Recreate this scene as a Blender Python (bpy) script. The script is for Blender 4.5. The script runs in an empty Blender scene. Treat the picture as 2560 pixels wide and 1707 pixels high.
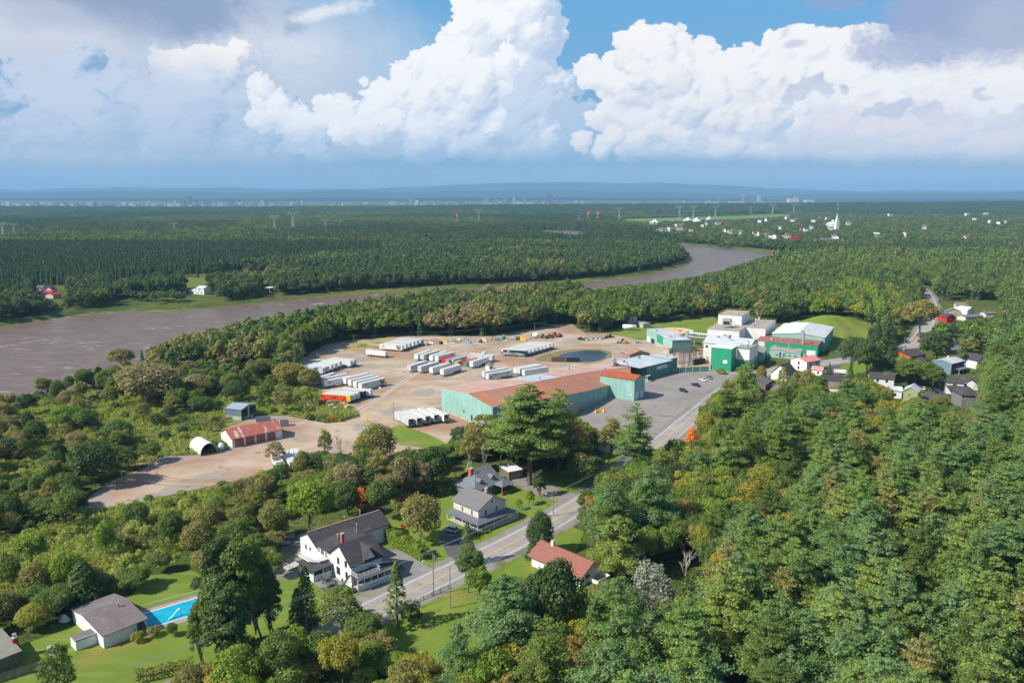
import bpy, math, random
import numpy as np
from math import radians, sin, cos, pi, sqrt, atan2, tan
from mathutils import Vector, Matrix
# camera
scene=bpy.context.scene
FPX, CX, CY, CAMH, PITCH=1990.0, 1280.0, 853.5, 97.0, radians(10.42)
cam_data=bpy.data.cameras.new("camera")
cam=bpy.data.objects.new("camera", cam_data)
scene.collection.objects.link(cam)
cam.location=(0, 0, CAMH)
cam.rotation_euler=(pi/2-PITCH, 0, 0)
cam_data.sensor_width=36.0
cam_data.lens=36.0*FPX/2560.0
cam_data.clip_start=0.5
cam_data.clip_end=90000.0
scene.camera=cam
# colour management
scene.view_settings.view_transform='Standard'
scene.view_settings.look='None'
EXPO=0.38
scene.view_settings.exposure=EXPO
scene.view_settings.gamma=1.0
scene.render.engine='CYCLES'
cy=scene.cycles
cy.max_bounces=5;cy.diffuse_bounces=2;cy.glossy_bounces=2
cy.transmission_bounces=3;cy.volume_bounces=0;cy.transparent_max_bounces=6
cy.use_denoising=True
cy.caustics_reflective=False;cy.caustics_refractive=False
cy.use_adaptive_sampling=True;cy.adaptive_threshold=0.015
# sun
SUN_EL, SH_AZ=radians(42), radians(24)
sd=bpy.data.lights.new("sun", 'SUN');sd.energy=5.0;sd.angle=radians(0.55);sd.color=(1.0, 0.94, 0.83)
sun=bpy.data.objects.new("sun", sd);scene.collection.objects.link(sun)
ldir=Vector((cos(SH_AZ)*cos(SUN_EL), sin(SH_AZ)*cos(SUN_EL), -sin(SUN_EL)))
sun.rotation_euler=ldir.to_track_quat('-Z', 'Y').to_euler()
SUNV=-ldir
# pixel -> world (for laying the place out)
_cp, _sp=cos(PITCH), sin(PITCH)
def P(px, py, z=0.0):
 a=(px-CX)/FPX;b=-(py-CY)/FPX
 d=Vector((a, _cp+b*_sp, -_sp+b*_cp))
 t=(z-CAMH)/d.z
 return Vector((d.x*t, d.y*t, z))
def PD(px, py, y):
 """point on the pixel's ray at ground distance y"""
 a=(px-CX)/FPX;b=-(py-CY)/FPX
 d=Vector((a, _cp+b*_sp, -_sp+b*_cp))
 t=y/d.y
 return Vector((d.x*t, y, CAMH+d.z*t))
def proj(x, y, z):
 dz=z-CAMH
 depth=y*_cp-dz*_sp
 up=y*_sp+dz*_cp
 return CX+FPX*x/depth, CY-FPX*up/depth
def Z(x0, y0, k):
 return lambda x, y:(x0+x/k, y0+y/k)
def F(pts):
 return[(x*1.08844, y*1.08865)for x, y in pts]
def hgt(base, top_y):
 """height of a point seen at row top_y straight above ground pixel base"""
 g=P(*base)
 lo, hi=0.0, 90.0
 for _ in range(40):
  m=(lo+hi)/2
  if proj(g.x, g.y, m)[1]>top_y:lo=m
  else:hi=m
 return lo
# sky image built from numbers
def srgb(c):
 c=np.asarray(c, float)/255.0
 return np.where(c<=0.04045, c/12.92, ((c+0.055)/1.055)**2.4)
def sky_numbers():
 """a panorama of the sky by direction: azimuth -56..56, elevation -1..37 degrees"""
 AZ, E0, E1=56.0, -1.0, 37.0
 W, H=2240, 760
 DX, DY=2*AZ/W, (E1-E0)/H
 def fnoise(beta, seed, sx=1.0, sy=1.0, h=H, w=W):
  r=np.random.default_rng(seed)
  f=np.fft.rfft2(r.standard_normal((h, w)))
  ky=np.fft.fftfreq(h)[:, None]*h*sy;kx=np.fft.rfftfreq(w)[None, :]*w*sx
  k=np.sqrt(kx*kx+ky*ky);k[0, 0]=1e9
  n=np.fft.irfft2(f/k**(beta/2+.5), s=(h, w))
  n-=n.mean();return n/n.std()
 def gb(A, s):
  h, w=A.shape;p=int(s*3)+1;B=np.pad(A, p, mode='edge');hh, ww=B.shape
  g=np.exp(-2*(pi*s)**2*(np.fft.fftfreq(hh)[:, None]**2+np.fft.rfftfreq(ww)[None, :]**2))
  return np.fft.irfft2(np.fft.rfft2(B)*g, s=(hh, ww))[p:p+h, p:p+w]
 def pix2img(px, py):
  a=(px-CX)/FPX;b=-(py-CY)/FPX
  x, y, z=a, _cp+b*_sp, -_sp+b*_cp
  az=math.degrees(atan2(x, y));el=math.degrees(atan2(z, sqrt(x*x+y*y)))
  return(az+AZ)/DX, (el-E0)/DY
 KP=math.degrees(1/FPX)/DX
 rgb=np.zeros((H, W, 3));alp=np.zeros((H, W))
 yy, xx=np.mgrid[0:H, 0:W].astype(float)
 el=E0+(yy+.5)*DY
 n1=fnoise(1.7, 1, .35, 1.0);n2=fnoise(1.5, 2, .25, 1.4);n3=fnoise(1.2, 3);n4=fnoise(2.0, 4, .6, 1);n5=fnoise(1.35, 6, .6, 1.0)
 def over(col, a, win=None):
  nonlocal rgb, alp
  a=np.clip(a, 0, 1)
  if win is None:win=(slice(0, H), slice(0, W))
  a3=a[..., None]
  rgb[win]=rgb[win]*(1-a3)+np.asarray(col)*a3
  alp[win]=alp[win]*(1-a)+a
 def ss(e0, e1, x):
  t=np.clip((x-e0)/(e1-e0), 0, 1);return t*t*(3-2*t)
 def ell(px, py, rx, ry, rot=0):
  cx, cy_=pix2img(px, py)
  dx=(xx-cx)/(rx*KP);dy=(yy-cy_)/(ry*KP)
  c, s=cos(radians(rot)), sin(radians(rot))
  u=dx*c+dy*s*(ry/rx);v=-dx*s*(rx/ry)+dy*c
  return np.sqrt(u*u+v*v)
 t=ss(0, 20, el)
 base=srgb((112, 165, 203))[None, None, :]*(1-t)[..., None]+srgb((84, 168, 226))[None, None, :]*t[..., None]
 t2=ss(22, 37, el)[..., None]
 base=base*(1-t2)+srgb((70, 140, 205))*t2
 over(base, np.full((H, W), .86))
 veil=ss(1.2, .55, ell(230, 190, 720, 330)+.09*n1)*.95
 veil=np.maximum(veil, ss(1.1, .7, ell(-500, 200, 800, 500)))
 over(srgb((207, 212, 226)), np.clip(veil*(1.0+.12*n1), 0, 1))
 over(srgb((228, 231, 240)), np.clip(ss(1.0, .1, ell(640, 150, 380, 110, 8))*(.5+.35*n1+.15*n5), 0, .9))
 over(srgb((238, 232, 236)), np.clip(ss(1.0, .1, ell(560, 130, 300, 50, 3))*(.4+.3*n1), 0, .7))
 over(srgb((190, 215, 235)), np.clip(ss(1.1, .3, ell(900, 140, 260, 150))*(.25*n2+.05), 0, .45))
 over(srgb((222, 225, 236)), np.clip(ss(1.15, .5, ell(2350, 330, 750, 190)+.06*n1)*(.92+.1*n1), 0, 1))
 L=np.array([-0.55, 0.70, 0.46]);L/=np.linalg.norm(L)
 def puffs(seed, roots, white, shade, levels=3, kids=7, flat_y=None, soft=1.0, warp=4.0, lo=.30, hi=.86, low=None, ao=.5, rough=1.0, thick=1.0):
  """heaped cloud: spheres upon spheres give a relief, lit from the sun's side at several scales"""
  r=random.Random(seed);st_=[]
  for(px, py, rad)in roots:
   cx, cy_=pix2img(px, py);st_.append((cx, cy_, 0.0, rad*KP*.93, 0))
  i=0
  while i<len(st_):
   cx, cy_, cz, R, lv=st_[i];i+=1
   if lv<levels and R>3.2:
    for k in range(kids+(3 if lv==0 else 0)):
     a=r.uniform(-0.4, pi+0.4)if r.random()<.72 else r.uniform(0, 2*pi);q=sqrt(r.uniform(.08, 1.0))
     st_.append((cx+cos(a)*q*R*.94, cy_+sin(a)*q*R*.88, cz+R*sqrt(max(0, 1-q*q))*.82*thick, R*r.uniform(.24, .46), lv+1))
  A=np.array([(s_[0], s_[1], s_[3])for s_ in st_]);m_=26
  X0, X1=int(max(0, (A[:, 0]-A[:, 2]).min()-m_)), int(min(W, (A[:, 0]+A[:, 2]).max()+m_));Y0, Y1=int(max(0, (A[:, 1]-A[:, 2]).min()-m_)), int(min(H, (A[:, 1]+A[:, 2]).max()+m_))
  if X1<=X0+4 or Y1<=Y0+4:return
  h, w=Y1-Y0, X1-X0;zb=np.full((h, w), -1e3)
  for cx, cy_, cz, R, lv in st_:
   cx-=X0;cy_-=Y0
   x0, x1=int(max(0, cx-R)), int(min(w, cx+R+2));y0, y1=int(max(0, cy_-R)), int(min(h, cy_+R+2))
   if x1<=x0 or y1<=y0:continue
   Xq=(np.arange(x0, x1)-cx)[None, :]/R;Yq=(np.arange(y0, y1)-cy_)[:, None]/R
   d2=Xq*Xq+Yq*Yq;z=np.where(d2<1, cz+R*np.sqrt(np.maximum(0, 1-d2)), -1e3)
   np.maximum(zb[y0:y1, x0:x1], z, out=zb[y0:y1, x0:x1])
  wx=fnoise(1.7, seed+50, h=h, w=w)*warp+fnoise(1.0, seed+51, h=h, w=w)*warp*.3;wy=fnoise(1.7, seed+52, h=h, w=w)*warp+fnoise(1.0, seed+53, h=h, w=w)*warp*.3
  gy_, gx_=np.mgrid[0:h, 0:w];gx_=np.clip(gx_+wx, 0, w-1.01);gy_=np.clip(gy_+wy, 0, h-1.01)
  xi=gx_.astype(int);yi=gy_.astype(int)
  cov=(zb>-500).astype(float);zb=np.where(cov>0, zb, 0)
  cov=cov[yi, xi];zb=zb[yi, xi]
  cb=gb(cov, .9*soft);cs=np.maximum(gb(cov, 2), .02)
  zb=zb+fnoise(1.9, seed+60, h=h, w=w)*1.2*rough*cov
  lit=0;tot=0
  for sg, wt, kz in((1.3, .30, 1.5), (4.0, .34, 1.1), (12.0, .36, .75)):
   cc=np.maximum(gb(cov, sg), .05);zs=gb(zb, sg)/cc;dy_, dx_=np.gradient(zs);dx_=np.clip(dx_, -2.5, 2.5);dy_=np.clip(dy_, -2.5, 2.5)
   nl=np.sqrt(dx_**2+dy_**2+kz*kz);lit=lit+wt*(-dx_*L[0]-dy_*L[1]+kz*L[2])/nl;tot+=wt
  lit=.5+.5*lit/tot
  cr=np.clip((gb(zb, 9)/np.maximum(gb(cov, 9), .05)-zb)/14, -.6, 1);lit=lit-ao*.22*cr
  a=ss(.18, .8, cb)
  YY=yy[Y0:Y1, X0:X1];N4=n4[Y0:Y1, X0:X1]
  if flat_y is not None:
   fy_=pix2img(1280, flat_y)[1];a=a*ss(fy_-34, fy_+62, YY+N4*14+n3[Y0:Y1, X0:X1]*4)
  s=ss(lo, hi, lit)
  if low is not None:
   ly=pix2img(1280, low[0])[1];hy=pix2img(1280, low[1])[1];s=s*(.45+.55*ss(ly, hy, YY+N4*18))
  col=np.asarray(srgb(shade))[None, None, :]*(1-s)[..., None]+np.asarray(srgb(white))[None, None, :]*s[..., None]
  over(col, a, (slice(Y0, Y1), slice(X0, X1)))
 puffs(3, [(210, 240, 95), (90, 300, 120), (330, 300, 100), (470, 330, 130), (620, 350, 120), (0, 330, 150), (-250, 300, 220), (200, 380, 190), (450, 400, 150), (700, 400, 110), (-550, 320, 300), (205, 150, 34), (215, 190, 40)], (206, 217, 235), (138, 175, 211), flat_y=440, soft=1.2, warp=5, lo=.40, hi=.80)
 puffs(4, [(300, 330, 60), (420, 350, 60), (520, 300, 50), (120, 350, 70), (600, 380, 50), (680, 350, 40)], (196, 210, 231), (148, 182, 214), levels=3, flat_y=425, soft=2, warp=6, lo=.4, hi=.8)
 puffs(5, [(440, 180, 50), (500, 170, 52), (560, 175, 55), (595, 150, 38), (395, 190, 30), (500, 215, 60)], (255, 251, 248), (188, 202, 226), flat_y=285, lo=.32, hi=.76)
 puffs(7, [(640, 215, 30), (660, 250, 36), (690, 290, 34), (730, 300, 40), (655, 300, 30)], (250, 250, 252), (186, 205, 229), flat_y=400, warp=4, lo=.32, hi=.8)
 puffs(6, [(30, 172, 22), (70, 168, 16), (120, 186, 12), (105, 188, 11), (170, 160, 9)], (252, 246, 244), (205, 212, 228), levels=2, soft=.8, warp=3, flat_y=205)
 puffs(17, [(560, 380, 16), (600, 372, 20), (650, 378, 18), (700, 385, 14), (520, 388, 10)], (222, 226, 236), (176, 196, 221), levels=2, kids=6, soft=1.8, warp=5, flat_y=400)
 puffs(8, [(200, 368, 13), (250, 366, 15), (300, 367, 14), (350, 368, 16), (395, 372, 12), (160, 370, 9), (270, 372, 12)], (217, 220, 233), (178, 196, 220), levels=2, kids=5, soft=2.2, warp=7, flat_y=390)
 puffs(9, [(30, 352, 20), (-40, 350, 34), (75, 362, 12), (0, 392, 12)], (216, 220, 232), (180, 198, 222), levels=2, kids=5, soft=2.2, warp=6, flat_y=390)
 puffs(10, [(270, 312, 10), (545, 290, 7), (250, 330, 6), (150, 318, 6)], (190, 206, 228), (168, 192, 220), levels=1, kids=5, soft=2.4, warp=4)
 puffs(16, [(1420, 340, 75), (1380, 380, 60), (1470, 370, 50), (1345, 250, 60), (1330, 170, 55), (1410, 210, 40)], (190, 209, 232), (160, 188, 219), levels=3, soft=1.8, warp=6, flat_y=425)
 W1, S1=(255, 255, 255), (186, 205, 230)
 puffs(12, [(1300, 90, 120), (1200, 110, 105), (1245, 35, 90), (1345, 20, 65), (1175, 10, 52), (1125, 130, 56), (1060, 165, 50), (1005, 190, 36), (955, 225, 30), (1010, 260, 74), (905, 210, 11), (1150, 220, 110), (1260, 230, 120), (1330, 200, 80), (1385, 95, 40), (1395, 70, 26), (900, 330, 55), (850, 300, 60), (760, 325, 50), (700, 290, 36), (665, 240, 22), (700, 255, 18), (955, 320, 80), (1080, 330, 80), (1200, 330, 85), (1310, 330, 80), (1260, 380, 50), (790, 375, 34), (1050, 385, 44), (740, 350, 30)], W1, S1, kids=7, flat_y=414, warp=3.6, low=(440, 270), lo=.34, hi=.90)
 puffs(13, [(1180, 215, 44), (1130, 190, 40), (1210, 180, 36), (1265, 165, 40), (1060, 250, 34), (980, 300, 34), (900, 320, 30), (840, 330, 26)], (255, 255, 255), (214, 224, 239), warp=3.5, lo=.3, hi=.80)
 puffs(14, [(1300, 270, 42), (1320, 220, 34), (1355, 270, 36), (1350, 190, 30), (1290, 320, 36)], (214, 225, 241), (184, 204, 229), levels=3, soft=1.6, warp=5)
 puffs(21, [(1600, 130, 56), (1680, 130, 58), (1740, 150, 50), (1545, 200, 66), (1480, 190, 40), (1640, 220, 110), (1780, 190, 70), (1860, 175, 70), (1950, 160, 78), (2050, 150, 78), (2150, 150, 78), (2250, 170, 80), (2380, 210, 90), (2520, 240, 100), (2620, 240, 110), (1760, 260, 110), (1900, 270, 110), (2060, 260, 115), (2220, 280, 115), (2400, 310, 110), (2560, 330, 120), (1560, 270, 60), (1500, 305, 40), (1640, 310, 80), (1760, 340, 70), (1880, 340, 70), (2800, 300, 220), (3200, 330, 260)], (255, 252, 250), (212, 218, 233), kids=8, flat_y=402, warp=3.6, low=(450, 190), lo=.30, hi=.86)
 puffs(22, [(1800, 250, 45), (1870, 240, 46), (1930, 240, 36), (1830, 300, 50), (1900, 310, 50), (1945, 300, 32), (1720, 280, 50), (1650, 335, 42), (1600, 362, 36), (1530, 352, 32), (1700, 350, 42), (1820, 370, 38), (1900, 380, 34), (1680, 200, 50), (1600, 190, 44), (1560, 150, 30), (1450, 360, 24), (1500, 380, 26), (1560, 385, 26)], (255, 251, 248), (198, 211, 231), kids=8, warp=3.0, flat_y=416, lo=.36, hi=.88)
 puffs(24, [(2100, 340, 50), (2180, 345, 45), (2250, 345, 44), (2450, 370, 50), (2050, 360, 36), (2350, 365, 50), (2330, 330, 60), (2550, 360, 60)], (244, 236, 240), (205, 212, 228), warp=4, flat_y=402, soft=1.8, lo=.25, hi=.85)
 puffs(23, [(2390, 245, 28), (2360, 270, 30), (2430, 270, 30), (2490, 290, 36), (2540, 275, 30)], (252, 249, 250), (196, 207, 228), kids=7, warp=3, flat_y=312, lo=.25, hi=.75)
 puffs(31, [(2010, 215, 22), (2040, 205, 20), (2065, 225, 18), (1975, 232, 18), (2000, 236, 22), (2110, 235, 8)], (196, 203, 224), (172, 186, 214), soft=1.7, warp=3, flat_y=254)
 puffs(32, [(2390, 292, 24), (2330, 288, 26), (2250, 284, 24), (2190, 288, 18), (2480, 302, 30), (2550, 302, 36), (2470, 220, 14), (2150, 286, 12), (2620, 312, 50)], (206, 210, 227), (172, 188, 215), soft=1.8, warp=5, flat_y=311)
 d=ss(1.15, .6, ell(2500, 20, 330, 130, 8)+.12*n1+.10*n5)
 over(srgb((160, 172, 206)), d*.93)
 over(srgb((184, 190, 210)), np.clip(ss(1, .2, ell(2540, 60, 150, 100))*(.5+.3*n1), 0, .8))
 over(srgb((178, 188, 214)), ss(1.05, .6, ell(2280, 124, 220, 30, 3)+.16*n1+.12*n5)*.65)
 over(srgb((140, 168, 212)), ss(1.05, .6, ell(2090, 8, 120, 30, -8)+.14*n1+.12*n5)*.85)
 over(srgb((168, 184, 215)), ss(1.1, .5, ell(1985, 112, 40, 14, 5)+.16*n1+.14*n5)*.55)
 over(srgb((172, 187, 217)), ss(1.1, .5, ell(2140, 95, 22, 40, 20)+.16*n1+.14*n5)*.5)
 over(srgb((142, 160, 192)), ss(1.12, .5, ell(330, 14, 330, 76, 2)+.10*n1+.08*n5)*.92)
 over(srgb((152, 168, 198)), ss(1.1, .4, ell(735, 55, 40, 46, -30)+.2*n1+.15*n5)*.7)
 over(srgb((238, 241, 247)), ss(1.1, .3, ell(800, 34, 110, 22, 14)+.25*n1+.18*n5)*.85)
 over(srgb((220, 222, 232)), ss(1.1, .4, ell(60, 60, 260, 60)+.2*n1)*.5)
 band=ss(395, 432, np.interp(el, [-5, 0, 2.5, 6], [620, 489, 402, 280])+n2*6)
 bc=srgb((136, 176, 206))[None, None, :]*np.ones((H, W, 1))
 t=ss(2.4, 1.0, el)[..., None];bc=bc*(1-t)+srgb((160, 188, 210))*t
 t=(ss(.0, 1.6, n2)*.6*ss(2.5, 1.0, el))[..., None];bc=bc*(1-t)+srgb((180, 200, 218))*t
 over(bc, band*(.86+.08*np.clip(n2, -1, 1)))
 puffs(41, [(820, 412, 7), (1560, 420, 8), (1620, 414, 9), (1700, 417, 7), (1420, 424, 6), (2120, 404, 12), (2250, 410, 10), (2400, 424, 9)], (200, 208, 224), (176, 196, 218), levels=1, kids=4, soft=3.5, warp=6)
 return rgb, alp, W, H, AZ, E0, E1
def build_world():
 rgb, alp, W, H, AZ, E0, E1=sky_numbers()
 img=bpy.data.images.new("cloud_sky", W, H, float_buffer=True, alpha=True)
 px=np.ones((H, W, 4), np.float32)
 px[..., :3]=rgb*1.03*2**-EXPO;px[..., 3]=1
 img.colorspace_settings.name='Non-Color'
 img.pixels.foreach_set(px.ravel());img.update();img.pack()
 img2=bpy.data.images.new("cloud_cover", W, H, float_buffer=True)
 px[..., 0]=px[..., 1]=px[..., 2]=alp
 img2.colorspace_settings.name='Non-Color'
 img2.pixels.foreach_set(px.ravel());img2.update();img2.pack()
 world=bpy.data.worlds.new("World");scene.world=world;world.use_nodes=True
 nt=world.node_tree;nt.nodes.clear();N=nt.nodes.new;Lk=nt.links.new
 out=N('ShaderNodeOutputWorld');bg=N('ShaderNodeBackground');bg.inputs[1].default_value=1.0
 sky=N('ShaderNodeTexSky');sky.sky_type='NISHITA';sky.sun_disc=False
 sky.sun_elevation=SUN_EL;sky.sun_rotation=atan2(SUNV.x, SUNV.y);sky.altitude=200;sky.air_density=1.0;sky.dust_density=1.0
 tc=N('ShaderNodeTexCoord');sep=N('ShaderNodeSeparateXYZ');Lk(tc.outputs['Generated'], sep.inputs[0])
 def M(op, a, b=None):
  m=N('ShaderNodeMath');m.operation=op
  for i, v in enumerate((a, b)):
   if v is None:continue
   if isinstance(v, (int, float)):m.inputs[i].default_value=v
   else:Lk(v, m.inputs[i])
  return m.outputs[0]
 az=M('ARCTAN2', sep.outputs[0], sep.outputs[1]);el_=M('ARCSINE', sep.outputs[2])
 u=M('ADD', M('MULTIPLY', az, 180/pi/(2*AZ)), .5)
 v=M('MULTIPLY', M('SUBTRACT', M('MULTIPLY', el_, 180/pi), E0), 1/(E1-E0))
 comb=N('ShaderNodeCombineXYZ');Lk(u, comb.inputs[0]);Lk(M('MINIMUM', v, .999), comb.inputs[1])
 outs=[]
 for im in(img, img2):
  t=N('ShaderNodeTexImage');t.image=im;t.extension='MIRROR';t.interpolation='Linear'
  Lk(comb.outputs[0], t.inputs[0]);outs.append(t.outputs['Color'])
 sc_=N('ShaderNodeMixRGB');sc_.blend_type='MULTIPLY';sc_.inputs[0].default_value=1;Lk(sky.outputs[0], sc_.inputs[1]);sc_.inputs[2].default_value=(.12, .12, .12, 1)
 inv=N('ShaderNodeInvert');Lk(outs[1], inv.inputs[1])
 mu=N('ShaderNodeMixRGB');mu.blend_type='MULTIPLY';mu.inputs[0].default_value=1;Lk(sc_.outputs[0], mu.inputs[1]);Lk(inv.outputs[0], mu.inputs[2])
 ad=N('ShaderNodeMixRGB');ad.blend_type='ADD';ad.inputs[0].default_value=1;Lk(mu.outputs[0], ad.inputs[1]);Lk(outs[0], ad.inputs[2])
 fade=M('MULTIPLY', M('SUBTRACT', v, .93), 14.0);cl=N('ShaderNodeClamp');Lk(fade, cl.inputs[0])
 mx=N('ShaderNodeMixRGB');Lk(cl.outputs[0], mx.inputs[0]);Lk(ad.outputs[0], mx.inputs[1]);Lk(sc_.outputs[0], mx.inputs[2])
 Lk(mx.outputs[0], bg.inputs[0]);Lk(bg.outputs[0], out.inputs[0])
 world.cycles.sampling_method='MANUAL';world.cycles.sample_map_resolution=1024
build_world()
# object helpers
COL=scene.collection
def tag(o, label=None, cat=None, group=None, kind=None):
 if label:o['label']=label
 if cat:o['category']=cat
 if group:o['group']=group
 if kind:o['kind']=kind
 return o
def thing(name, label, cat, loc=(0, 0, 0), rz=0.0, group=None):
 o=bpy.data.objects.new(name, None);COL.objects.link(o)
 o.location=loc;o.rotation_euler=(0, 0, rz);o.empty_display_size=1
 return tag(o, label, cat, group)
def make_mesh(name, V, faces, uvs=None, smooth=False):
 me=bpy.data.meshes.new(name)
 me.from_pydata([tuple(v)for v in V], [], faces);me.validate();me.update()
 if smooth:me.polygons.foreach_set('use_smooth', [True]*len(me.polygons))
 return me
def quads_mesh(name, Q):
 """Q: (n,k,3) array of polygons, fast"""
 n, k=Q.shape[:2]
 me=bpy.data.meshes.new(name)
 me.vertices.add(n*k);me.vertices.foreach_set('co', Q.reshape(-1).astype(np.float32))
 me.loops.add(n*k);me.loops.foreach_set('vertex_index', np.arange(n*k, dtype=np.int32))
 me.polygons.add(n);me.polygons.foreach_set('loop_start', np.arange(0, n*k, k, dtype=np.int32))
 me.update(calc_edges=True);return me
def link(name, me, mat=None, parent=None):
 o=bpy.data.objects.new(name, me);COL.objects.link(o)
 if mat is not None and len(me.materials)==0:me.materials.append(mat)
 if parent is not None:o.parent=parent
 return o
class MB:
 def __init__(s):s.V=[];s.F=[];s.M=[];s.mi=0
 def poly(s, pts):
  b=len(s.V);s.V+=[tuple(p)for p in pts];s.F.append(tuple(range(b, b+len(pts))));s.M.append(s.mi);return s
 def box(s, x0, x1, y0, y1, z0, z1):
  b=len(s.V)
  s.V+=[(x0, y0, z0), (x1, y0, z0), (x1, y1, z0), (x0, y1, z0), (x0, y0, z1), (x1, y0, z1), (x1, y1, z1), (x0, y1, z1)]
  for f in((0, 3, 2, 1), (4, 5, 6, 7), (0, 1, 5, 4), (1, 2, 6, 5), (2, 3, 7, 6), (3, 0, 4, 7)):
   s.F.append(tuple(b+i for i in f));s.M.append(s.mi)
  return s
 def prism(s, pts, z0, z1):
  """pts: 2D outline; z0,z1 numbers or lists"""
  n=len(pts);b=len(s.V)
  a=sum(pts[i][0]*pts[(i+1)%n][1]-pts[(i+1)%n][0]*pts[i][1]for i in range(n))
  lo=z0 if hasattr(z0, '__len__')else[z0]*n;hi=z1 if hasattr(z1, '__len__')else[z1]*n
  idx=range(n)if a>0 else range(n-1, -1, -1)
  idx=list(idx)
  s.V+=[(pts[i][0], pts[i][1], lo[i])for i in idx]+[(pts[i][0], pts[i][1], hi[i])for i in idx]
  s.F.append(tuple(b+i for i in reversed(range(n))));s.M.append(s.mi)
  s.F.append(tuple(b+n+i for i in range(n)));s.M.append(s.mi)
  for i in range(n):
   j=(i+1)%n;s.F.append((b+i, b+j, b+n+j, b+n+i));s.M.append(s.mi)
  return s
 def tube(s, p, q, r0, r1=None, n=6, cap=True):
  p=Vector(p);q=Vector(q);r1=r0 if r1 is None else r1
  d=(q-p);
  if d.length<1e-6:return s
  d.normalize();a=d.orthogonal().normalized();c=d.cross(a);b=len(s.V)
  for(o, r)in((p, r0), (q, r1)):
   for i in range(n):
    t=2*pi*i/n;s.V.append(tuple(o+a*(r*cos(t))+c*(r*sin(t))))
  for i in range(n):
   j=(i+1)%n;s.F.append((b+i, b+j, b+n+j, b+n+i));s.M.append(s.mi)
  if cap:
   s.F.append(tuple(b+i for i in reversed(range(n))));s.M.append(s.mi)
   s.F.append(tuple(b+n+i for i in range(n)));s.M.append(s.mi)
  return s
 def path(s, pts, r, n=5):
  for a, b in zip(pts[:-1], pts[1:]):s.tube(a, b, r, r, n)
  return s
 def slab(s, pts, t):
  """polygon in space given thickness t downwards"""
  n=len(pts);b=len(s.V)
  s.V+=[tuple(p)for p in pts]+[(p[0], p[1], p[2]-t)for p in pts]
  s.F.append(tuple(b+i for i in range(n)));s.M.append(s.mi)
  s.F.append(tuple(b+n+i for i in reversed(range(n))));s.M.append(s.mi)
  for i in range(n):
   j=(i+1)%n;s.F.append((b+j, b+i, b+n+i, b+n+j));s.M.append(s.mi)
  return s
 def build(s, name, mat, parent=None, smooth=False):
  me=make_mesh(name, s.V, s.F, smooth=smooth)
  for m in(mat if isinstance(mat, (list, tuple))else[mat]):me.materials.append(m)
  if isinstance(mat, (list, tuple))and len(me.polygons)==len(s.M):me.polygons.foreach_set('material_index', s.M)
  return link(name, me, None, parent)
# materials
def new_mat(name):
 m=bpy.data.materials.new(name);m.use_nodes=True;nt=m.node_tree;nt.nodes.clear()
 out=nt.nodes.new('ShaderNodeOutputMaterial');b=nt.nodes.new('ShaderNodeBsdfPrincipled')
 nt.links.new(b.outputs[0], out.inputs[0]);return m, nt, b
def _ramp(nt, stops):
 r=nt.nodes.new('ShaderNodeValToRGB');e=r.color_ramp.elements
 while len(e)<len(stops):e.new(.5)
 for i, (p, c)in enumerate(stops):e[i].position=p;e[i].color=(*c, 1)
 return r
def mat_noise(name, cols, scale=1.0, detail=6, rough=.9, bump=0.0, bscale=None, spec=.2, metal=0.0, dist=0.0, stretch=(1, 1, 1), pos=(.3, .7), second=None, coord='Object', rotz=0.0):
 """procedural surface: noise between colours; optional second noise (scale, colour, lo, hi) laid over"""
 m, nt, b=new_mat(name);N=nt.nodes.new;Lk=nt.links.new
 tc=N('ShaderNodeTexCoord');mp=N('ShaderNodeMapping');mp.inputs['Scale'].default_value=stretch;mp.inputs['Rotation'].default_value=(0, 0, rotz)
 Lk(tc.outputs[coord], mp.inputs[0])
 n=N('ShaderNodeTexNoise');n.inputs['Scale'].default_value=scale;n.inputs['Detail'].default_value=detail;n.inputs['Distortion'].default_value=dist;n.inputs['Roughness'].default_value=.6
 Lk(mp.outputs[0], n.inputs[0])
 k=len(cols)
 r=_ramp(nt, [(pos[0]+(pos[1]-pos[0])*i/max(1, k-1), c)for i, c in enumerate(cols)])
 Lk(n.outputs[0], r.inputs[0]);col=r.outputs[0]
 for s in(second or[]):
  n2=N('ShaderNodeTexNoise');n2.inputs['Scale'].default_value=s[0];n2.inputs['Detail'].default_value=8
  mp2=N('ShaderNodeMapping');mp2.inputs['Scale'].default_value=s[4]if len(s)>4 else(1, 1, 1);mp2.inputs['Rotation'].default_value=(0, 0, s[5]if len(s)>5 else 0);mp2.inputs['Location'].default_value=(s[0]*37, 5, 0)
  Lk(tc.outputs[coord], mp2.inputs[0]);Lk(mp2.outputs[0], n2.inputs[0])
  rr=_ramp(nt, [(s[2], (0, 0, 0)), (s[3], (1, 1, 1))]);Lk(n2.outputs[0], rr.inputs[0])
  mx=N('ShaderNodeMixRGB');Lk(rr.outputs[0], mx.inputs[0]);Lk(col, mx.inputs[1]);mx.inputs[2].default_value=(*s[1], 1);col=mx.outputs[0]
 Lk(col, b.inputs['Base Color']);b.inputs['Roughness'].default_value=rough
 b.inputs['Specular IOR Level'].default_value=spec;b.inputs['Metallic'].default_value=metal
 if bump:
  bn=N('ShaderNodeTexNoise');bn.inputs['Scale'].default_value=bscale or scale*3;bn.inputs['Detail'].default_value=4
  Lk(mp.outputs[0], bn.inputs[0]);bp=N('ShaderNodeBump');bp.inputs['Strength'].default_value=1;bp.inputs['Distance'].default_value=bump
  Lk(bn.outputs[0], bp.inputs['Height']);Lk(bp.outputs[0], b.inputs['Normal'])
 return m
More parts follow.
